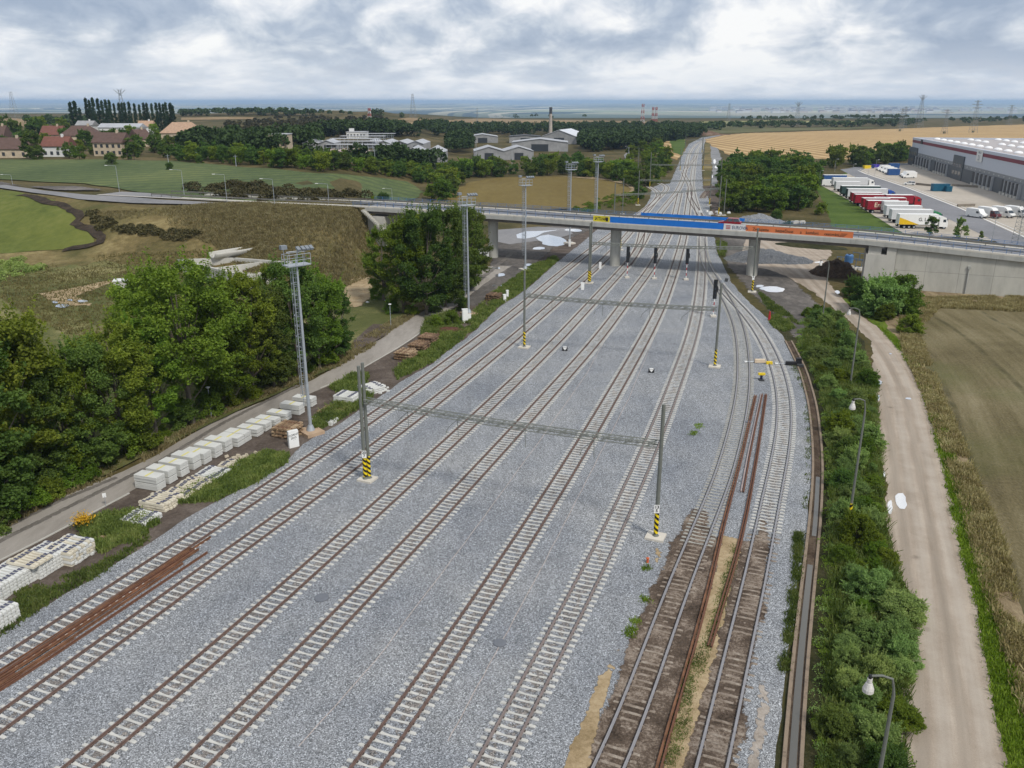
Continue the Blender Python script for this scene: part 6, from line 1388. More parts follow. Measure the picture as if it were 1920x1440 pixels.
# ------------------------------------------------------------------ lamps
def street_lamp(u, v, h, label, arm=2.2, az=R(180), old=False, group=None, haz=False, globe=False):
    p = G(u, v); r = thing('street_lamp', label, 'street lamp', p, az, group); m = M_pole if old else M_galv; rr_ = .10 if old else .06
    if globe:
        MB().tube([(0, 0, 0), (0, 0, h)], .045, 6).build('pole', M_galv, r); MB().lathe((0, 0, h), [(.05, 0), (.2, .05), (.26, .14), (.1, .2)], 10).build('lamp_head', M_white, r); return r
    pts = [(0, 0, 0), (0, 0, h * .5), (0, 0, h * .90)]
    if old: pts += [(.05, 0, h * .94), (.35 * arm * .4, 0, h * .985), (arm * .55, 0, h), (arm, 0, h * .995)]
    else: pts += [(0, 0, h), (arm, 0, h + .15)]
    MB().tube(pts, [rr_ * 1.2, rr_, rr_ * .8] + [rr_ * .55] * (len(pts) - 3), 8).build('pole', m, r)
    if old:
        MB().lathe((arm, 0, h - .18), [(.07, 0), (.09, .12), (.05, .2)], 8).build('socket', M_black, r)
        MB().lathe((arm, 0, h - .92), [(.13, 0), (.24, .06), (.24, .22), (.14, .50), (.11, .52), (.11, .74)], 14).build('lamp_shade', simple('milky_enamel', (.62, .60, .56), .4, .25, 8), r)
        MB().lathe((arm, 0, h - .60), [(.19, 0), (.18, .04)], 12).build('band', M_red, r)
    else: MB().box((arm + .2, 0, h + .13), (.7, .22, .1)).build('lamp_head', M_white, r)
    if haz: MB().lathe((0, 0, .3), [(rr_ * 1.25, 0), (rr_ * 1.25, 2.0)], 10).build('hazard_sleeve', M_hazard, r)
    return r
street_lamp(1590, 990, 11.4, 'old curved lamp with striped foot in the shrubs beside the drain', 1.05, R(180), True, None, True)
street_lamp(1594, 722, 9.8, 'old curved lamp post rising from the shrubs halfway to the bridge', 1.25, R(165), True)
street_lamp(1541, 606, 10.2, 'old lamp post nearest the soil heap, leaning over the gravel road', 1.4, R(185), True)
street_lamp(1622, 1600, 10.0, 'nearest old curved lamp, its milky shade at the lower right', 1.1, R(175), True)
street_lamp(397, 785, 3.6, 'short path lamp in front of the forked tree', globe=True); street_lamp(733, 614, 3.6, 'short path lamp at the clearing left of the tree clump', globe=True)
for i, (u, vb, vt) in enumerate(((224, 360, 311), (346, 370, 319), (426, 380, 327.5), (515, 386, 336), (617, 386, 345), (736, 387, 354), (24, 348, 328))):
    p = G(u, vb); h = GY(u, vt, p.y).z - p.z; street_lamp(u, vb, h, ['street lamp at the road junction, beside the crop field', 'street lamp just right of the road junction', 'street lamp at the left end of the overgrown mound', 'street lamp in front of the middle of the mound', 'street lamp at the right end of the mound', 'street lamp at the left end of the bridge railing', 'street lamp at the far left end of the road'][i], 2.4, R(180), False, 'lamps along the embanked road')
for i, (u, vb, vt) in enumerate(((1565, 322, 300), (1597, 335, 308), (1625, 345, 315), (1535, 350, 320), (1860, 452, 400), (1640, 330, 300))):
    p = G(u, vb); h = GY(u, vt, p.y).z - p.z; street_lamp(u, vb, max(6, h), 'slender lamp post at the edge of the lorry park', .8, R(0), False, 'lamp posts of the lorry park')
for i, (u, vb, vt) in enumerate(((893, 306, 264), (738, 318, 264), (704, 318, 280), (960, 308, 276), (1178, 305, 275), (443, 312, 290), (368, 302, 283), (316, 306, 289))):
    p = G(u, vb); h = GY(u, vt, p.y).z - p.z; o = MB().tube([(0, 0, 0), (0, 0, h)], [.16, .1], 5).box((0, 0, h - .6), (1.6, .1, .1)).build('utility_pole', M_galv); o.location = p; tag(o, 'thin pole standing out of the tree belt around the sheds', 'pole', 'thin poles around the sheds')
for k, (u, vb, vt, m_) in enumerate(((1408, 434, 0, M_conc),)): pass
def lattice(u, vb, vt, w0, w1, label, mat, group=None, arms=(), name='lattice_mast', cat='mast', n=9, mat2=None, bands=0, tw=None):
    p = G(u, vb); h = GY(u, vt, p.y).z - p.z; r = thing(name, label, cat, p, rnd.uniform(-.3, .3), group); mb = MB(); k0 = 5
    for i in range(n):
        if mat2: mb.mat(mat if i % 2 == 0 else mat2)
        a, b = i / n, (i + 1) / n; ra, rb = w0 + (w1 - w0) * min(1, a * 1.15), w0 + (w1 - w0) * min(1, b * 1.15); t = tw or max(.10, h * .0042)
        for (sx, sy), (tx_, ty) in (((-1, -1), (1, -1)), ((1, -1), (1, 1)), ((1, 1), (-1, 1)), ((-1, 1), (-1, -1))):
            mb.tube([(sx * ra, sy * ra, h * a), (sx * rb, sy * rb, h * b)], t, 4, False); mb.tube([(sx * ra, sy * ra, h * a), (tx_ * rb, ty * rb, h * b)], t * .6, 3, False); mb.tube([(sx * rb, sy * rb, h * b), (tx_ * rb, ty * rb, h * b)], t * .6, 3, False)
    mb.build('tower', None if mat2 else mat, r)
    if arms:
        mb = MB()
        for z, ln, up in arms:
            for s_ in (-1, 1): mb.tube([(0, 0, h * z), (s_ * ln, 0, h * z + up)], max(.12, h * .005), 4); mb.tube([(0, 0, h * (z - .035)), (s_ * ln, 0, h * z + up)], max(.1, h * .004), 3)
        mb.build('cross_arm', mat, r)
    return r
M_pyl = simple('pylon_steel', (.22, .24, .25), .6, .1, .1)
PA = ((.78, 5, 0), (.88, 6.5, 0), (.97, 4, 0)); PV = ((.86, 6, 5), (.86, 2.5, 6))
for u, vb, vt, w0, w1, arms, lb in ((29, 224, 172, 4.5, 1.2, (), 'twin peaked pylon at the far left skyline'), (233, 232, 168, 4.5, 1.0, PV, 'pylon with forked head behind the poplars'), (775, 223, 176, 4.2, 1.0, (), 'tall narrow lattice mast on the skyline left of centre'),
                                  (895, 238, 202, 1.4, .3, (), 'thin lattice mast in the pale far field'), (1365, 232, 194, 3.0, .8, (), 'dark thin mast right of the distant main line'), (1493, 238, 192, 3.5, 1.0, PV, 'pylon with forked head above the far tree line'),
                                  (1722, 240, 178, 4.0, 1.0, PV, 'largest forked pylon on the right skyline'), (1687, 246, 203, 2.6, .7, PA, 'three armed pylon on a weedy patch of the stubble field'), (1694, 240, 200, 2.6, .7, PA, 'three armed pylon just behind the nearest one'),
                                  (1770, 251, 205, 2.6, .6, PA, 'slim pylon standing behind the warehouse roof edge'), (1824, 249, 188, 3.4, .7, PA, 'tall pylon behind the warehouse roof, right of the slim one'), (1891, 236, 197, 3.0, .7, PA, 'rightmost pylon on the skyline')):
    lattice(u, vb, vt, w0, w1, lb, M_pyl, 'pylons on the skyline', arms, 'power_pylon', 'pylon')
for u, vb, lb in ((1687, 246.5, 'first'), (1770, 251, 'second'), (1824, 249, 'third')): plant('mid2', G(u, vb), f'dark bush under the {lb} pylon of the stubble field', .42, 0, 'bushes under pylons', .6)
for u, vb, vt, lb in ((694, 238, 203, 'red and white banded lattice mast above the sheds'), (1204, 236, 195, 'widest red and white mast left of the distant main line'), (1223, 240, 201, 'left one of the red and white twin masts'), (1229, 240, 201, 'right one of the red and white twin masts')):
    lattice(u, vb, vt, 2.6 if u == 1204 else 1.7, 1.3 if u == 1204 else .9, lb, simple('mast_red', (.33, .09, .08), .6, .1, 1), 'red and white masts', (), 'lattice_mast', 'mast', 7, simple('mast_white', (.5, .5, .5), .6, .1, 1), tw=.28)
lattice(1905, 470, 300, 1.0, .4, 'tall thin lattice mast rising at the right edge before the warehouse', M_pyl, None, (), n=22, tw=.045)
p = G(1032, 256); h = GY(1032, 201, p.y).z; r = thing('chimney', 'tall pale brick chimney with dark top among the sheds', 'chimney', p, 0); MB().lathe((0, 0, 0), [(2.0, 0), (1.35, h * .78)], 16).build('shaft', simple('pale_brick', (.42, .37, .32), .9, .2, .5), r); MB().lathe((0, 0, h * .78 + .01), [(1.55, 0), (1.5, h * .2), (1.7, h * .22)], 16).build('head', M_dark, r)
# ------------------------------------------------------------------ buildings
def place(u, v, w_px): p = G(u, v); return p, w_px * (p.y * CP + 10) / F
def gable(u, v, wpx, depth, hw, hr, rz, wall, roof, label, nwin=5, floors=1, group=None, name='house', cat='house', hip=0, chim=True, winm=None):
    p, Wd = place(u, v, wpx); r = thing(name, label, cat, p, rz, group); D = depth
    MB().box((0, D / 2, hw / 2 - .5), (Wd, D, hw + 1)).build('wall', wall, r)
    e = .5; x0, x1 = -Wd / 2 - e, Wd / 2 + e; hx = hip * D * .5; t = .25
    mb = MB(); vs = [(x0, -e, hw), (x1, -e, hw), (x1, D + e, hw), (x0, D + e, hw), (x0 + hx, D / 2, hw + hr), (x1 - hx, D / 2, hw + hr)]
    mb.add(vs + [(x, y, z + t) for x, y, z in vs], [(6, 7, 11, 10), (8, 9, 10, 11), (7, 8, 11), (9, 6, 10), (0, 1, 7, 6), (1, 2, 8, 7), (2, 3, 9, 8), (3, 0, 6, 9), (3, 2, 1, 0)]); rf = mb.build('roof', roof, r)
    if not hip:
        mb = MB()
        for x in (-Wd / 2 + .02, Wd / 2 - .02): mb.add([(x - .1, 0, hw + .02), (x - .1, D, hw + .02), (x - .1, D / 2, hw + hr - .15), (x + .1, 0, hw + .02), (x + .1, D, hw + .02), (x + .1, D / 2, hw + hr - .15)], [(0, 2, 1), (3, 4, 5), (0, 1, 4, 3), (1, 2, 5, 4), (2, 0, 3, 5)])
        mb.build('gable', wall, r)
    if chim: MB().box((Wd * .2, D * .5, hw + hr + .4), (.9, .9, 1.8)).build('chimney', wall, rf)
    for fl in range(floors):
        for i in range(nwin):
            x = -Wd / 2 + Wd * (i + .5) / nwin; z = 1.6 + fl * 2.9
            f_ = MB().box((x, -.03, z), (1.25, .1, 1.5)).build('window', winm or M_win, r)
    return r
H_ = 'village houses'
gable(8, 296, 92, 10, 3.6, 4.6, 0, M_cream, M_rooft, 'long low house with worn brown roof at the left edge', 5, group=H_)
gable(104, 294, 46, 9, 4.4, 4.0, 0, M_whitew, M_roofr, 'white house with bright red tiled roof', 4, group=H_)
gable(204, 293, 58, 9, 5.8, 4.2, R(-8), M_cream, M_rooft, 'two storey cream house with brown roof at the field edge', 5, 2, group=H_)
gable(150, 277, 66, 11, 6.0, 5.0, R(4), M_cream, M_rooft, 'wide house with hipped dark roof behind the cream one', 7, 1, group=H_, hip=1)
gable(97, 268, 38, 10, 4.5, 5, 0, M_cream, M_roofr, 'house with faded red roof between the trees', 3, group=H_)
gable(-2, 276, 20, 10, 5, 6, 0, M_cream, M_rooft, 'house gable cut by the left edge', 2, group=H_)
gable(160, 254, 30, 10, 7, 3, 0, M_whitew, M_shedw, 'greyish ruined house before the poplars', 4, 2, group=H_, winm=M_win)
gable(225, 260, 76, 12, 7, 2.4, 0, M_whitew, M_shed, 'pale long block in front of the poplars', 10, 2, group=H_, chim=False)
gable(335, 268, 64, 16, 5.5, 6.0, R(-3), M_cream, M_roofp, 'large house with pale orange hipped roof', 6, group=H_, hip=.6)
gable(276, 275, 26, 10, 4, 5, R(60), M_cream, M_rooft, 'small brown gabled roof left of the pale orange one', 2, group=H_)
gable(273, 254, 26, 9, 6, 4, 0, M_whitew, M_roofp, 'pale house half hidden right of the poplar row foot', 3, group=H_)
for i, (u, vb, h) in enumerate(((70, 300, 8), (62, 299, 11), (130, 297, 7.5), (150, 300, 6), (175, 290, 5), (252, 300, 7), (240, 300, 6), (90, 262, 9), (20, 262, 15), (30, 266, 13), (68, 262, 15), (78, 258, 14), (50, 280, 9), (45, 283, 8), (110, 256, 10), (118, 252, 12), (195, 272, 8), (215, 268, 8), (235, 275, 10), (245, 270, 9), (300, 285, 8), (320, 290, 8), (260, 290, 9), (290, 262, 10), (310, 296, 7))):
    plant(['mid0', 'mid2', 'mid4', 'mid5'][i % 4], G(u, vb), 'dark garden tree standing between the village houses', h / 9, None, 'garden trees')
SG = 'sheds of the industrial estate'
def shed(u, v, wpx, depth, hw, hr, label, rz=0, wall=None, roof=None, bays=1, door=True):
    p, Wd = place(u, v, wpx); r = thing('industrial_shed', label, 'shed', p, rz, SG); bw = Wd / bays
    for b in range(bays):
        x0 = -Wd / 2 + b * bw; x1 = x0 + bw; D = depth
        mb = MB(); mb.extr([(x0, -1), (x0, hw), ((x0 + x1) / 2, hw + hr), (x1, hw), (x1, -1)], 0, D); mb.build('wall', wall or M_shedw, r)
        mb = MB(); e = .5
        vs = [(x0, -e, hw), ((x0 + x1) / 2, -e, hw + hr), (x1, -e, hw), (x0, D + e, hw), ((x0 + x1) / 2, D + e, hw + hr), (x1, D + e, hw)]
        mb.add([(x, y, z + .05) for x, y, z in vs] + [(x, y, z + .3) for x, y, z in vs], [(6, 7, 10, 9), (7, 8, 11, 10), (0, 3, 4, 1), (1, 4, 5, 2), (0, 1, 7, 6), (1, 2, 8, 7), (3, 9, 10, 4), (4, 10, 11, 5), (0, 6, 9, 3), (2, 5, 11, 8)]); mb.build('roof', roof or M_shed, r)
        if door: MB().box(((x0 + x1) / 2, -.05, hw * .42), (bw * .3, .12, hw * .8)).build('door', M_win, r)
    return r
shed(775, 306, 116, 26, 5.0, 2.6, 'wide grey shed with three low gables in front of the estate', 0, bays=3)
shed(800, 309, 68, 12, 2.6, 1.2, 'low bright roofed shed at the belt, in front of the wide grey one', 0, bays=2)
shed(945, 300, 112, 22, 5, 2.6, 'bright roofed shed pair behind the tan field belt', R(4), bays=2)
shed(905, 268, 58, 22, 5, 2, 'long pale roofed shed among the trees, above centre', R(3))
shed(1012, 284, 106, 24, 6, 2.4, 'long pale flat looking shed right below the chimney', R(-3), bays=1)
shed(1048, 270, 66, 40, 6, 5, 'steep bright roofed hall right of the chimney', R(-18), roof=simple('bright_sheet_roof', (.62, .64, .68), .5, .15, .2))
shed(985, 268, 60, 24, 5, 1, 'dark roofed shed left of the chimney', 0, roof=M_dark)
shed(800, 241, 28, 20, 4, 3, 'small bright roof alone above the dark wood', 0)
shed(1230 - 40, 278, 1, 1, 1, 1, 'x') if False else None
shed(645, 302, 80, 14, 3.2, 1.0, 'low reddish shed row at the left of the estate', 0, bays=4, roof=simple('pinkish_roof', (.42, .33, .31), .9, .3, .3))
shed(735, 286, 120, 26, 4.5, 1.6, 'patched pale roofs in the middle of the estate', R(-3), bays=4)
shed(598, 285, 60, 16, 4, 1.4, 'pale low sheds at the left end of the frames', 0, bays=2)
shed(480, 287, 24, 10, 3, 1, 'small flat pale shed left of the cream block', 0)
def block(u, v, wpx, depth, h, label, wall, nwin=4, floors=2, tower=False, rz=0):
    p, Wd = place(u, v, wpx); r = thing('block_building', label, 'building', p, rz, SG); MB().box((0, depth / 2, h / 2 - .5), (Wd, depth, h + 1)).build('wall', wall, r); MB().box((0, depth / 2, h + .2), (Wd + .5, depth + .5, .38)).build('roof', M_shed, r)
    for fl in range(floors):
        for i in range(nwin): MB().box((-Wd / 2 + Wd * (i + .5) / nwin, -.03, 1.8 + fl * 3.1), (Wd / nwin * .5, .1, 1.5)).build('window', M_win, r)
    if tower: MB().box((-Wd * .3, depth / 2, h + 1.3), (3, 3, 2.2)).build('tower', wall, r)
block(668, 259, 36, 12, 3.8, 'white low building with a small roof tower above the frames', M_whitew, 6, 1, True)
block(626, 248, 28, 10, 6, 'cream flat block at the top of the wood', M_cream, 4, 1); block(520, 291, 36, 12, 9, 'cream cubic building in the dark trees left of the estate', M_cream, 3, 2)
block(1137, 268, 10, 9, 8, 'small pale two storey building beside the industrial lane', M_whitew, 2, 2); block(1150, 266, 4, 6, 6, 'tiny grey building right of the pale one', M_shedw, 1, 1)
for i, (u, v, wpx, lb) in enumerate(((672, 288, 120, 'nearest'), (660, 281, 110, 'second'), (664, 275, 90, 'third'), (680, 269, 84, 'fourth'), (708, 263, 64, 'farthest'))):
    p, Wd = place(u, v, wpx); r = thing('steel_frame_rack', f'{lb} long open steel frame with flat roof in the industrial estate', 'steel frame', p, R(-2), SG)
    MB().box((0, 3, 4.2), (Wd, 7, .25)).build('roof', M_shed, r)
    mb = MB(); x = -Wd / 2
    while x <= Wd / 2: mb.tube([(x, 0, 0), (x, 0, 4.1)], .14, 4); mb.tube([(x, 6, 0), (x, 6, 4.1)], .14, 4); x += 2.6
    for z in (1.4, 2.8): mb.tube([(-Wd / 2, 0, z), (Wd / 2, 0, z)], .1, 4)
    mb.build('frame', M_galv, r)
# concrete basin shell and pipe left of the trees
c = [G(u, v) for u, v in ((338, 508), (440, 492), (548, 500), (470, 548))]
r = thing('concrete_basin', 'unfinished open concrete basin with thick pale walls behind the tree row', 'basin', c[0], 0)
z0 = min(hgt(q.x, q.y) for q in c); A0, B0, C0, D0 = [Vector((q.x - c[0].x, q.y - c[0].y, 0)) for q in c]
def wallseg(mb, a, b, zb, zt, th): d = b - a; m = (a + b) / 2; mb.box((m.x, m.y, (zb + zt) / 2), (d.length + th, th, zt - zb), math.atan2(d.y, d.x))
zb_, zt_ = z0 - c[0].z - .5, z0 - c[0].z + 3.0
for a, b in ((A0, B0), (B0, C0), (C0, D0), (D0, A0)): mb = MB(); wallseg(mb, a, b, zb_, zt_, .55); mb.build('wall', M_concw, r)
mb = MB(); wallseg(mb, A0.lerp(D0, .45), B0.lerp(C0, .5), zb_, zt_ - .4, .5); mb.build('partition_wall', M_concw, r)
mb = MB(); mb.add([tuple(q + Vector((0, 0, z0 - c[0].z + 1.2))) for q in (A0, B0, C0, D0)], [(3, 2, 1, 0)] if (B0 - A0).cross(C0 - A0).z < 0 else [(0, 1, 2, 3)]); mb.build('floor_slab', M_concw, r)
p = G(436, 484); r = thing('pipe_shell', 'curved open concrete pipe shell lying on the meadow behind the basin', 'pipe section', p + Vector((0, 0, .2)), R(52)); mb = MB(); n = 14
for i in range(9):
    for k in range(n + 1):
        a = math.pi * (1.0 + k / n); y = -3.6 + i * .9; q = 1.0 - .25 * max(0, abs(y) - 2.4)
        mb.v.append((y * 1.3, 1.7 * q * math.cos(a), 1.5 + 1.55 * q * math.sin(a)))
for i in range(8):
    for k in range(n): b = i * (n + 1) + k; mb.face((b, b + 1, b + n + 2, b + n + 1))
o = mb.build('shell', M_concw, r, True); sm = o.modifiers.new('solid', 'SOLIDIFY'); sm.thickness = .28
p = G(231, 556); r = thing('concrete_block', 'pale upright concrete block at the left end of the basin', 'block', p, .3); MB().box((0, 0, 1.5), (2.2, 2.2, 3.0)).build('body', M_concw, r); MB().box((0, 0, 3.05), (2.5, 2.5, .12)).build('cap', M_whitew, r)
# ------------------------------------------------------------------ warehouse
WA = Vector((223, 480, 0)); WB = Vector((158, 198, 0)); wd = (WB - WA).normalized(); wn_ = Vector((-wd.y, wd.x, 0)); 
if wn_.x < 0: wn_ = -wn_
WL = (WB - WA).length; WH = 14.6; RZW = math.atan2(wd.y, wd.x)
wh = thing('warehouse', 'huge grey warehouse with burgundy stripe, loading docks and white roof domes', 'warehouse', WA, RZW)
# local frame: x along facade from the far corner, y = toward the yard is -side
side = -1 if Vector((-math.sin(RZW), math.cos(RZW), 0)).dot(wn_) > 0 else 1      # sign of the yard side in local y
DW_ = 130
def wbox(name, x0, x1, y0, y1, z0, z1, mat): 
    return MB().box(((x0 + x1) / 2, side * (y0 + y1) / 2, (z0 + z1) / 2), (x1 - x0, abs(y1 - y0), z1 - z0)).build(name, mat, wh)
g = N('cladding', .45, .4); wv = g.n('ShaderNodeTexWave'); wv.inputs['Scale'].default_value = 1.1; tcn = g.n('ShaderNodeTexCoord'); g.l(tcn.outputs['Object'], wv.inputs[0]); g.col(g.mix(g.ramp(wv.outputs['Fac'], [(.93, 0.), (1, .3)]), (.47, .50, .56), (.28, .30, .34))); M_clad = g.m
wbox('upper_wall', 0, WL, 0, -DW_, 7.2, WH - 2.6, M_clad); wbox('lower_wall', 0, WL, .02, -DW_ + .02, -.1, 7.198, simple('grey_cladding', (.22, .23, .24), .5, .1, .3, .4)); wbox('roof_stripe', 0, WL, .10, -DW_ + .1, WH - 2.598, WH - 1.2, simple('burgundy_cladding', (.17, .018, .035), .5, .1, .3)); wbox('parapet', -.2, WL, .2, -1.0, WH - 1.198, WH, M_clad)
wbox('roof', 0, WL, -1.01, -DW_, WH - 1.197, WH - .75, mat_concrete('roof_membrane', (.40, .37, .36), stain=.12)); wbox('parapet', -.2, .9, -1.01, -DW_, WH - .74, WH, M_clad); wbox('parapet', -.2, WL, -DW_, -DW_ - 1, WH - 1.198, WH + .2, M_clad)
def ws(u, z=3.0):                                      # facade station seen at that column
    d = ray(u, 320); den_ = d.x * wd.y - d.y * wd.x; t = (WA.x * wd.y - WA.y * wd.x) / den_; q = Vector((d.x * t, d.y * t, 0)); return (q - WA).dot(wd)
for (ua, ub, n_) in ((1712, 1744, 6), (1753, 1778, 5), (1828, 1868, 5), (1886, 1922, 5)):
    sa, sb = ws(ua), ws(ub)
    for i in range(n_):
        x = sa + (sb - sa) * (i + .5) / n_; wv_ = (sb - sa) / n_ * .62
        dk = wbox('dock_shelter', x - wv_ / 2, x + wv_ / 2, .02, .95, 1.2, 5.4, M_black); f_ = MB().box((x, side * .97, 3.0), (wv_ * .62, .05, 3.2)).build('dock_door', M_dark, dk)
        MB().box((x + wv_ / 2 + .45, side * .5, 2.8), (.5, 1.1, 5.4)).build('dock_fin', simple('pale_fin', (.42, .43, .44), .6, .1, 1), dk); MB().box((x, side * .7, .55), (wv_ * .9, 1.4, 1.1)).build('dock_bumper', M_concw, dk)
for (ua, ub, z1_, dd) in ((1701, 1716, 9.6, .35), (1786, 1806, 10.4, .5), (1806, 1826, 5.4, .3), (1744, 1752, 5.6, .3), (1868, 1885, 5.6, .3), (1777, 1786, 5.6, .3)):
    sa, sb = ws(ua), ws(ub); o = wbox('office_block', sa, sb, .03, dd, -.1, z1_, simple('anthracite_cladding', (.085, .095, .105), .5, .1, .4))
    if z1_ > 9:
        for k in range(3):
            for zz_ in (3.0, 6.4): MB().box((sa + (sb - sa) * (k + .6) / 3.4, side * (dd + .03), zz_), ((sb - sa) / 5, .06, 1.6)).build('window', simple('office_glass', (.20, .19, .17), .2, .2, 1, .6), o)
for k in range(30): MB().box((6 + k * 6.2, side * .08, 6.35), (.35, .12, .5)).build('wall_lamp', M_whitew, wh)
rr_ = random.Random(3); 
mbs = MB().lathe((0, 0, 0), [(1.7, 0), (1.75, .3), (1.3, .75), (.5, 1.0)], 12).mesh('skylight', simple('skylight_dome', (.80, .80, .80), .4, .04, 1))
for i in range(20):
    for j in range(8):
        if rr_.random() < .2: continue
        o = bpy.data.objects.new('skylight', mbs); link(o, wh); o.location = (10 + i * 13 + (j % 2) * 6, -side * (10 + j * 15), WH - .75)
s21 = ws(1833); r = MB().box((s21, side * .26, WH - 2.5), (8.2, .1, 4.8)).build('number_sign', M_whitew, wh)
c21 = simple('sign_ink', (.10, .14, .17), .6, .1, 2)
tr_ = (R(90), 0, R(180) if side > 0 else 0)
text('21', 'digit', (s21, side * .33, WH - 3.4), tr_, 3.0, c21, r, bold=.03); text('HALA', 'lettering', (s21, side * .33, WH - 1.2), tr_, 1.5, c21, r, bold=.02)
o = MB().box((ws(1721), side * .3, WH - 1.4), (4, .2, 2.2)).build('stripe_panel', M_black, wh)
# loading ramps and low walls of the yard
for a, b, lb in (((1702, 345), (1745, 349.5), 'low concrete wall beside the blue container'), ((1796, 388), (1826, 387), 'low concrete rail left of the white vans'), ((1785, 349), (1835, 352), 'low concrete wall right of the blue container')):
    A, B = G(*a), G(*b); o = MB(); wallseg(o, Vector((0, 0, 0)), B - A, 0, .9, .5); o = o.build('low_wall', simple('brownish_wall', (.24, .21, .17), .9, .2, 1)); o.location = A; tag(o, lb, 'wall')
# ------------------------------------------------------------------ vehicles
def wheels(root, xs, w_, r_=.5, y0=0):
    for x in xs:
        for s_ in (-1, 1):
            mb = MB(); n = 14; pr = []
            for k in range(n): a = 2 * math.pi * k / n; pr.append((x + r_ * math.cos(a), r_ + r_ * math.sin(a)))
            mb.extr(pr, y0 + s_ * w_ / 2 - .14, y0 + s_ * w_ / 2 + .14); t = mb.build('wheel', M_tyre, root)
            mb = MB(); mb.extr([(x + (px_ - x) * .5, r_ + (pz - r_) * .5) for px_, pz in pr], y0 + s_ * (w_ / 2 + .145) - .005, y0 + s_ * (w_ / 2 + .145) + .005); mb.build('rim', M_galv, t)
def lorry(u, v, lpx, body, label, cab=None, rear=None, roof=None, txt=None, rz=R(-5), h=3.9, group='lorries and trailers parked in the row', corner=None, wl=None):
    """u, v: foot of its rear corner nearest the camera; lpx: body length in the picture"""
    p = G(u, v); Lm = min(13.8, max(5, lpx * (p.y * CP + 10) / F)); Wd = 2.55; r = thing('lorry' if cab else 'box_trailer', label, 'lorry' if cab else 'trailer', p, rz, group)
    yo = Wd / 2
    mb = MB(); mb.box((Lm / 2, yo, 1.2 + (h - 1.2) / 2), (Lm, Wd, h - 1.2)); mb.build('box_body', body, r)
    MB().box((Lm / 2, yo, h + .04), (Lm + .06, Wd + .06, .08)).build('roof', roof or M_white, r)
    MB().box((-.035, yo, 1.2 + (h - 1.2) / 2), (.06, Wd - .1, h - 1.35)).build('rear_door', rear or body, r)
    MB().box((Lm / 2, yo, 1.02), (Lm - .2, .9, .25)).build('chassis', M_black, r); MB().box((-.02, yo, .75), (.1, Wd - .2, .35)).build('rear_bumper', M_dark, r)
    wheels(r, [1.6, 2.9, 4.2] if Lm > 10 else [1.8], Wd - .5, .5, yo)
    if not cab: MB().box((Lm * .78, yo, .55), (.18, Wd - .7, 1.0)).build('landing_leg', M_dark, r)
    if cab:
        mb = MB(); x0 = Lm + .5; mb.extr([(x0, .7), (x0, 3.3), (x0 + .5, 3.6), (x0 + 1.7, 3.1), (x0 + 2.2, 1.9), (x0 + 2.25, .6)], yo - 1.22, yo + 1.22); cb_ = mb.build('cab', cab, r)
        MB().box((x0 + 2.05, yo, 2.35), (.35, 2.1, .95)).build('windscreen', M_glass, cb_); MB().box((x0 + 1.3, yo, 2.3), (.8, 2.46, .75)).build('side_window', M_glass, cb_); MB().box((x0 + .3, yo, .95), (3.4, .9, .25)).build('chassis', M_black, r)
        wheels(r, [x0 - .9, x0 + 1.4], Wd - .5, .5, yo)
    if txt: text(txt[0], 'lettering', (Lm * txt[1], -.035, h * .66), (R(90), 0, 0), txt[2], txt[3], r, bold=.02)
    if corner: mb = MB(); mb.add([(.02, -.012, 1.22), (Lm * .52, -.012, 1.22), (Lm * .10, -.012, h * .72), (.02, -.012, h * .8)], [(0, 1, 2, 3)]); mb.add([(.02, -.006, 1.22), (Lm * .52, -.006, 1.22), (Lm * .10, -.006, h * .72), (.02, -.006, h * .8)], [(3, 2, 1, 0)]); mb.build('corner_panel', corner, r)
    return r
M_blueb = simple('blue_lorry_paint', (.03, .09, .25), .4, .1, 1); M_wh2 = simple('greyish_tarp', (.56, .57, .58), .6, .08, 1); M_dgreen = simple('dark_green_paint', (.03, .06, .055), .5, .1, 1); M_lred = simple('lorry_red', (.26, .014, .028), .4, .1, 1); M_blue = simple('bright_blue_paint', (.02, .08, .36), .4, .1, 1)
M_lt = simple('cream_ink', (.72, .60, .45), .6, .05, 1)
lorry(1544, 346, 41, M_blueb, 'blue sided box lorry at the far end of the parked row')
lorry(1561, 352, 76, M_wh2, 'long white lorry with white cab, second in the parked row', cab=M_white)
lorry(1566, 360, 44, M_wh2, 'shorter white trailer, third in the parked row')
lorry(1577, 369, 82, M_dgreen, 'white roofed trailer with dark green rear and side', rear=M_dgreen)
lorry(1588, 375, 84, M_wh2, 'long grey white lorry with bright blue cab', cab=M_blue, rear=M_dgreen)
lorry(1596, 383, 54, M_lred, 'first dark red trailer of the parked row, partly hidden')
lorry(1602, 387, 52, M_lred, 'second dark red trailer, in front of the first red one')
lorry(1659, 388, 50, M_lred, 'red lorry with red cab and cream lettering, farthest forward', cab=simple('cab_red', (.34, .018, .025), .4, .1, 1), txt=('Emons', .47, 1.9, M_lt))
lorry(1617, 395, 48, M_lred, 'red trailer just left of the lettered front one, only its rear showing')
lorry(1640, 394, 54, M_lred, 'red trailer between the lettered lorry and the lettered trailer')
lorry(1625, 400, 58, M_lred, 'front red trailer with cream lettering cut by the white one', txt=('Emons', .48, 2.0, M_lt))
lorry(1655, 402, 44, M_wh2, 'white trailer directly right of the front red trailer')
lorry(1660, 411, 64, M_wh2, 'long white trailer behind the one with green cab')
lorry(1670, 419, 74, M_wh2, 'long white lorry with green cab', cab=simple('cab_green', (.03, .22, .08), .4, .1, 1))
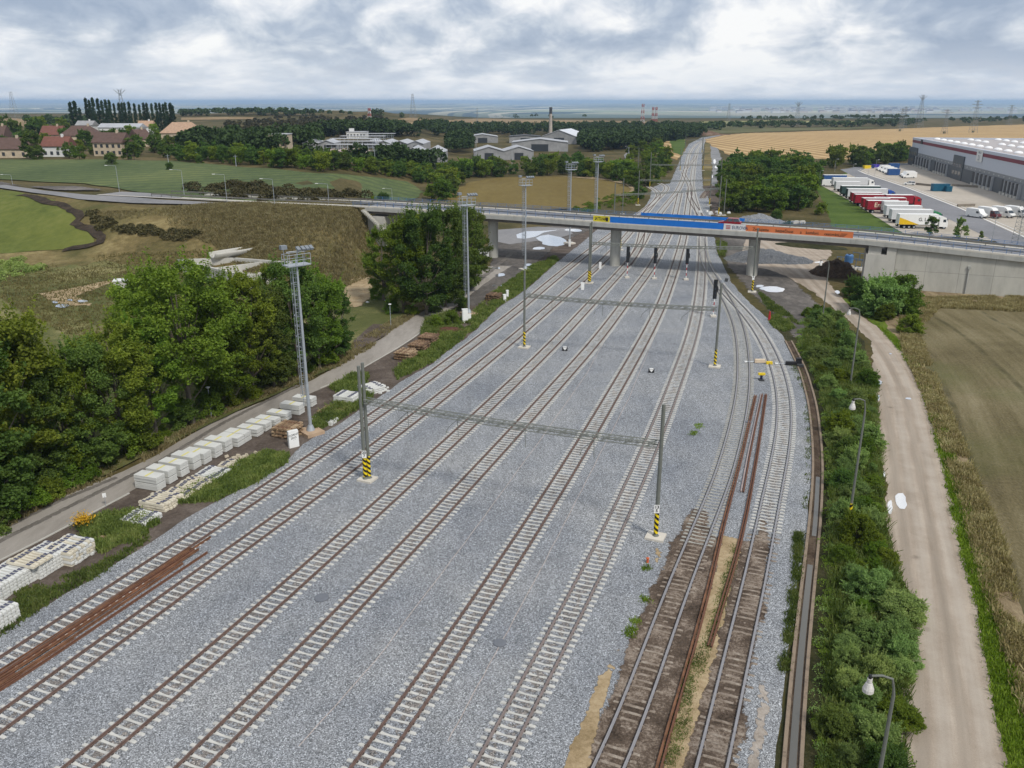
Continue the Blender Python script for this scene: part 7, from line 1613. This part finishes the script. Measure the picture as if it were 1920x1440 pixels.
lorry(1684, 429, 70, M_white, 'nearest white lorry with yellow corner and white cab', cab=M_white, txt=('G. Leb', .66, 1.3, M_dark), corner=simple('lorry_yellow', (.72, .45, .01), .5, .1, 1))
def van(u, v, label, body, rz, L_=6.2, h=2.7, box=False, group='vans of the lorry park', cabm=None):
    p = G(u, v); r = thing('box_van' if box else 'van', label, 'van', p, rz, group); Wd = 2.1
    if box:
        MB().box((-1.2, 0, 1.85), (4.4, Wd + .25, 2.5)).build('box_body', body, r); mb = MB(); mb.extr([(1.02, .45), (1.02, 2.25), (2.0, 2.25), (2.7, 1.45), (3.4, 1.2), (3.45, .45)], -Wd / 2, Wd / 2); cb_ = mb.build('cab', cabm or body, r)
        mb = MB(); mb.extr([(1.02, 2.3), (1.02, 3.0), (1.5, 2.8), (2.0, 2.3)], -Wd / 2, Wd / 2); mb.build('roof_spoiler', body, r)
    else:
        mb = MB(); mb.extr([(-L_ / 2, .4), (-L_ / 2, h - .15), (-L_ / 2 + .2, h), (1.2, h), (2.1, 1.55), (2.95, 1.25), (3.1, .4)], -Wd / 2, Wd / 2); cb_ = mb.build('body', body, r)
    x = 2.02 if box else 1.3
    mb = MB(); mb.add([(x + .05, -Wd / 2 + .12, 2.2), (x + .05, Wd / 2 - .12, 2.2), (x + .78, Wd / 2 - .08, 1.5), (x + .78, -Wd / 2 + .08, 1.5), (x + .0, -Wd / 2 + .12, 2.1), (x + .0, Wd / 2 - .12, 2.1), (x + .7, Wd / 2 - .08, 1.4), (x + .7, -Wd / 2 + .08, 1.4)], [(3, 2, 1, 0), (4, 5, 6, 7), (0, 1, 5, 4), (1, 2, 6, 5), (2, 3, 7, 6), (3, 0, 4, 7)])
    mb.build('windscreen', M_glass, cb_); MB().box((x - .35, 0, 1.75), (.85, Wd + .02, .6)).build('side_window', M_glass, cb_)
    MB().box((3.12 if not box else 3.47, 0, .55), (.12, Wd, .35)).build('bumper', M_dark, r)
    for s_ in (-1, 1): MB().box((3.02 if not box else 3.38, s_ * .8, .95), (.16, .3, .22)).build('headlight', M_galv, r); MB().box((x + .1, s_ * (Wd / 2 + .15), 1.7), (.12, .25, .4)).build('mirror', M_black, r)
    wheels(r, [-1.9, 2.2], Wd - .2, .36); return r
for u, v, lb in ((1655, 320, 'farthest white van of the left facing four'), (1661, 322.5, 'second white van of the left facing four'), (1667, 325, 'third white van of the left facing four'), (1672, 327.5, 'nearest white van of the left facing four')): van(u, v, lb, M_white, R(182), 6.8)
for u, v, lb in ((1700, 331.5, 'longer white van behind its twin near the small car'), (1703, 334, 'nearest white van of the pair near the small car')): van(u, v, lb, M_white, R(184), 6.8)
van(1552, 349, 'white van tucked beside the blue sided lorry', M_white, R(-4), 5.5)
van(1830, 408, 'white panel van facing the camera, leftmost of four', M_white, R(-68), 6.0, group='vans facing the camera')
van(1854, 408, 'white box van with dark red bonnet, second of four', M_white, R(-68), box=True, group='vans facing the camera', cabm=simple('maroon', (.13, .03, .035), .4, .1, 1))
van(1880, 407, 'white box van facing the camera, third of four', M_white, R(-68), box=True, group='vans facing the camera'); van(1904, 406, 'white box van at the right edge, last of four', M_white, R(-68), box=True, group='vans facing the camera')
def car(loc, label, body, rz, sc=1.0, z=None):
    r = thing('parked_car' if z is None else 'moving_car', label, 'car', loc, rz); 
    mb = MB(); lo = [(-2.25, .35), (-2.3, .85), (-2.1, 1.02), (1.0, 1.02), (2.05, .85), (2.3, .6), (2.25, .35)]; mb.extr(lo, -.9, .9); b = mb.build('body', body, r)
    mb = MB(); up = [(-2.05, 1.02), (-1.75, 1.58), (.25, 1.62), (1.15, 1.02)]; n = len(up); vs = [(x, -.84 + (z_ - 1.02) * .22, z_) for x, z_ in up] + [(x, .84 - (z_ - 1.02) * .22, z_) for x, z_ in up]
    mb.add(vs, [(0, 1, 2, 3)[::-1], (4, 5, 6, 7), (0, 4, 5, 1)[::-1], (1, 5, 6, 2)[::-1], (2, 6, 7, 3)[::-1]]); mb.build('windows', M_glass, b)
    mb = MB(); mb.box((-.75, 0, 1.62), (2.1, 1.42, .07)); mb.build('roof', body, b)
    for x in (-.75, .35): MB().box((x, 0, 1.3), (.09, 1.7, .58)).build('pillar', body, b)
    for s_ in (-1, 1): MB().box((2.2, s_ * .65, .72), (.14, .4, .16)).build('headlight', M_galv, r); MB().box((-2.28, s_ * .68, .85), (.08, .3, .22)).build('tail_light', M_red, r)
    wheels(r, [-1.4, 1.4], 1.62, .34); return r
car(G(1705, 347), 'small white car alone in the middle of the yard', M_white, R(150))
q = bp((xc + xd) / 2 - 1.6, 6.4, deckz((xc + xd) / 2)); car(q, 'dark red car driving over the bridge above the pale banner', simple('car_red', (.24, .008, .018), .3, .05, 1, .6), R(180) + math.atan2(BD.y, BD.x), z=1)
def container(u, v, L_, h, label, mat, rz, group=None):
    p = G(u, v); r = thing('container', label, 'container', p, rz, group); mb = MB(); mb.box((L_ / 2, 1.25, h / 2 + .15), (L_, 2.5, h)); mb.build('box', mat, r); mb = MB()
    for k in range(int(L_ / .9)): mb.box((.5 + k * .9, -.03, h / 2 + .15), (.12, .08, h - .2))
    mb.build('ribs', mat, r); MB().box((L_ / 2, 1.25, h + .2), (L_ + .1, 2.6, .1)).build('rim', mat, r); return r
M_teal = simple('teal_paint', (.012, .10, .17), .5, .12, 1)
container(1749, 359, 6.4, 2.6, 'teal blue steel container in the middle of the yard, left part', M_teal, R(-3), 'teal containers'); container(1774, 360, 2.2, 1.9, 'lower teal hopper at the right end of the teal container', M_teal, R(-3), 'teal containers')
container(1666, 329, 5.2, 2.7, 'bright blue container beside the nearest left facing van', M_blueb, R(-3), 'blue containers'); container(1668, 316, 5.0, 2.4, 'dark blue container behind the four vans', M_blueb, R(-3), 'blue containers')
# portable things near the wall: blue tank and site fence
p = G(1591, 492); r = thing('water_tank', 'blue upright tank beside the site fence under the bridge', 'tank', p, .2); MB().lathe((0, 0, 0), [(.9, 0), (.9, 1.5), (.7, 1.75)], 12).build('body', M_bluerail, r); MB().lathe((0, 0, 1.76), [(.3, 0), (.3, .15)], 8).build('cap', M_black, r)
for a, b, lb in (((1568, 496), (1583, 497), 'left blue panel of the site fence by the wall'), ((1583, 497), (1604, 500), 'middle panel of the site fence by the wall'), ((1604, 500), (1626, 503), 'right panel of the site fence by the wall'), ((1598, 487), (1624, 491), 'rear panel of the site fence by the wall')):
    A, B = G(*a), G(*b); d = B - A; r = thing('fence_panel', lb, 'fence', A, math.atan2(d.y, d.x)); L_ = d.length; mb = MB()
    for z in (.1, 1.7): mb.tube([(0, 0, z), (L_, 0, z)], .05, 5)
    k = max(2, int(L_ / 1.4))
    for i in range(k + 1): mb.tube([(L_ * i / k, 0, 0), (L_ * i / k, 0, 1.75)], .05, 5)
    mb.build('frame', M_bluerail, r)
# far town
TW = [simple('town_wall_white', (.62, .60, .56), .9, .1, .1), simple('town_wall_cream', (.52, .44, .34), .9, .1, .1)]
def town_mesh(k, wl_):
    mb = MB().mat(wl_).box((0, 0, 4), (22 + 10 * (k % 3), 14, 9)); mb.mat([M_roofr, M_rooft, M_shed][k % 3]); x = 11 + 5 * (k % 3); mb.extr([(-x, 8.4), (x, 8.4), (x * .8, 12), (-x * .8, 12)], -7, 7); return mb.mesh('town_house')
TMs = [town_mesh(k, TW[k % 2]) for k in range(6)]; slabm = MB().mat(TW[0]).box((0, 0, 11), (56, 14, 26)); slabm.mat(M_win)
for f_ in range(7): slabm.box((0, -7.05, 2.6 + f_ * 3), (52, .1, 1.1))
slabm = slabm.mesh('apartment_block'); r_ = random.Random(11)
for i in range(230):
    u = r_.choice([r_.uniform(1330, 1900), r_.uniform(1440, 1720), r_.uniform(1560, 1700)]); v = r_.uniform(203.5, 212); p = G(u, v); big = r_.random() < .16
    o = bpy.data.objects.new('apartment_block' if big else 'town_house', slabm if big else r_.choice(TMs)); link(o); o.location = p; o.rotation_euler = (0, 0, r_.uniform(-.5, .5)); o.scale = (2.6,) * 3 if not big else (1.8,) * 3
    tag(o, 'long pale apartment block of the hazy far town on the right' if big else 'small house of the hazy far town on the right', 'building', 'apartment blocks of the far town' if big else 'houses of the far town')
# ------------------------------------------------------------------ air
HZ0, HZ1 = -102.0, 40.0
hm = bpy.data.materials.new('haze_air'); hm.use_nodes = True; hn = hm.node_tree; hn.nodes.clear(); ho = hn.nodes.new('ShaderNodeOutputMaterial'); hv = hn.nodes.new('ShaderNodeVolumePrincipled')
hv.inputs['Color'].default_value = (.45, .62, .88, 1); hv.inputs['Density'].default_value = 7.0e-5; hv.inputs['Anisotropy'].default_value = 0.0
hn.links.new(hv.outputs[0], ho.inputs['Volume'])
o = MB().box((0, 31000, 0), (150000, 66000, 2)).build('haze', hm)
me = o.data
for v_ in me.vertices: v_.co.z = 75.0 if v_.co.z > 0 else HZ0
me.update(); o['kind'] = 'stuff'; o['label'] = 'pale blue air haze over the whole valley'
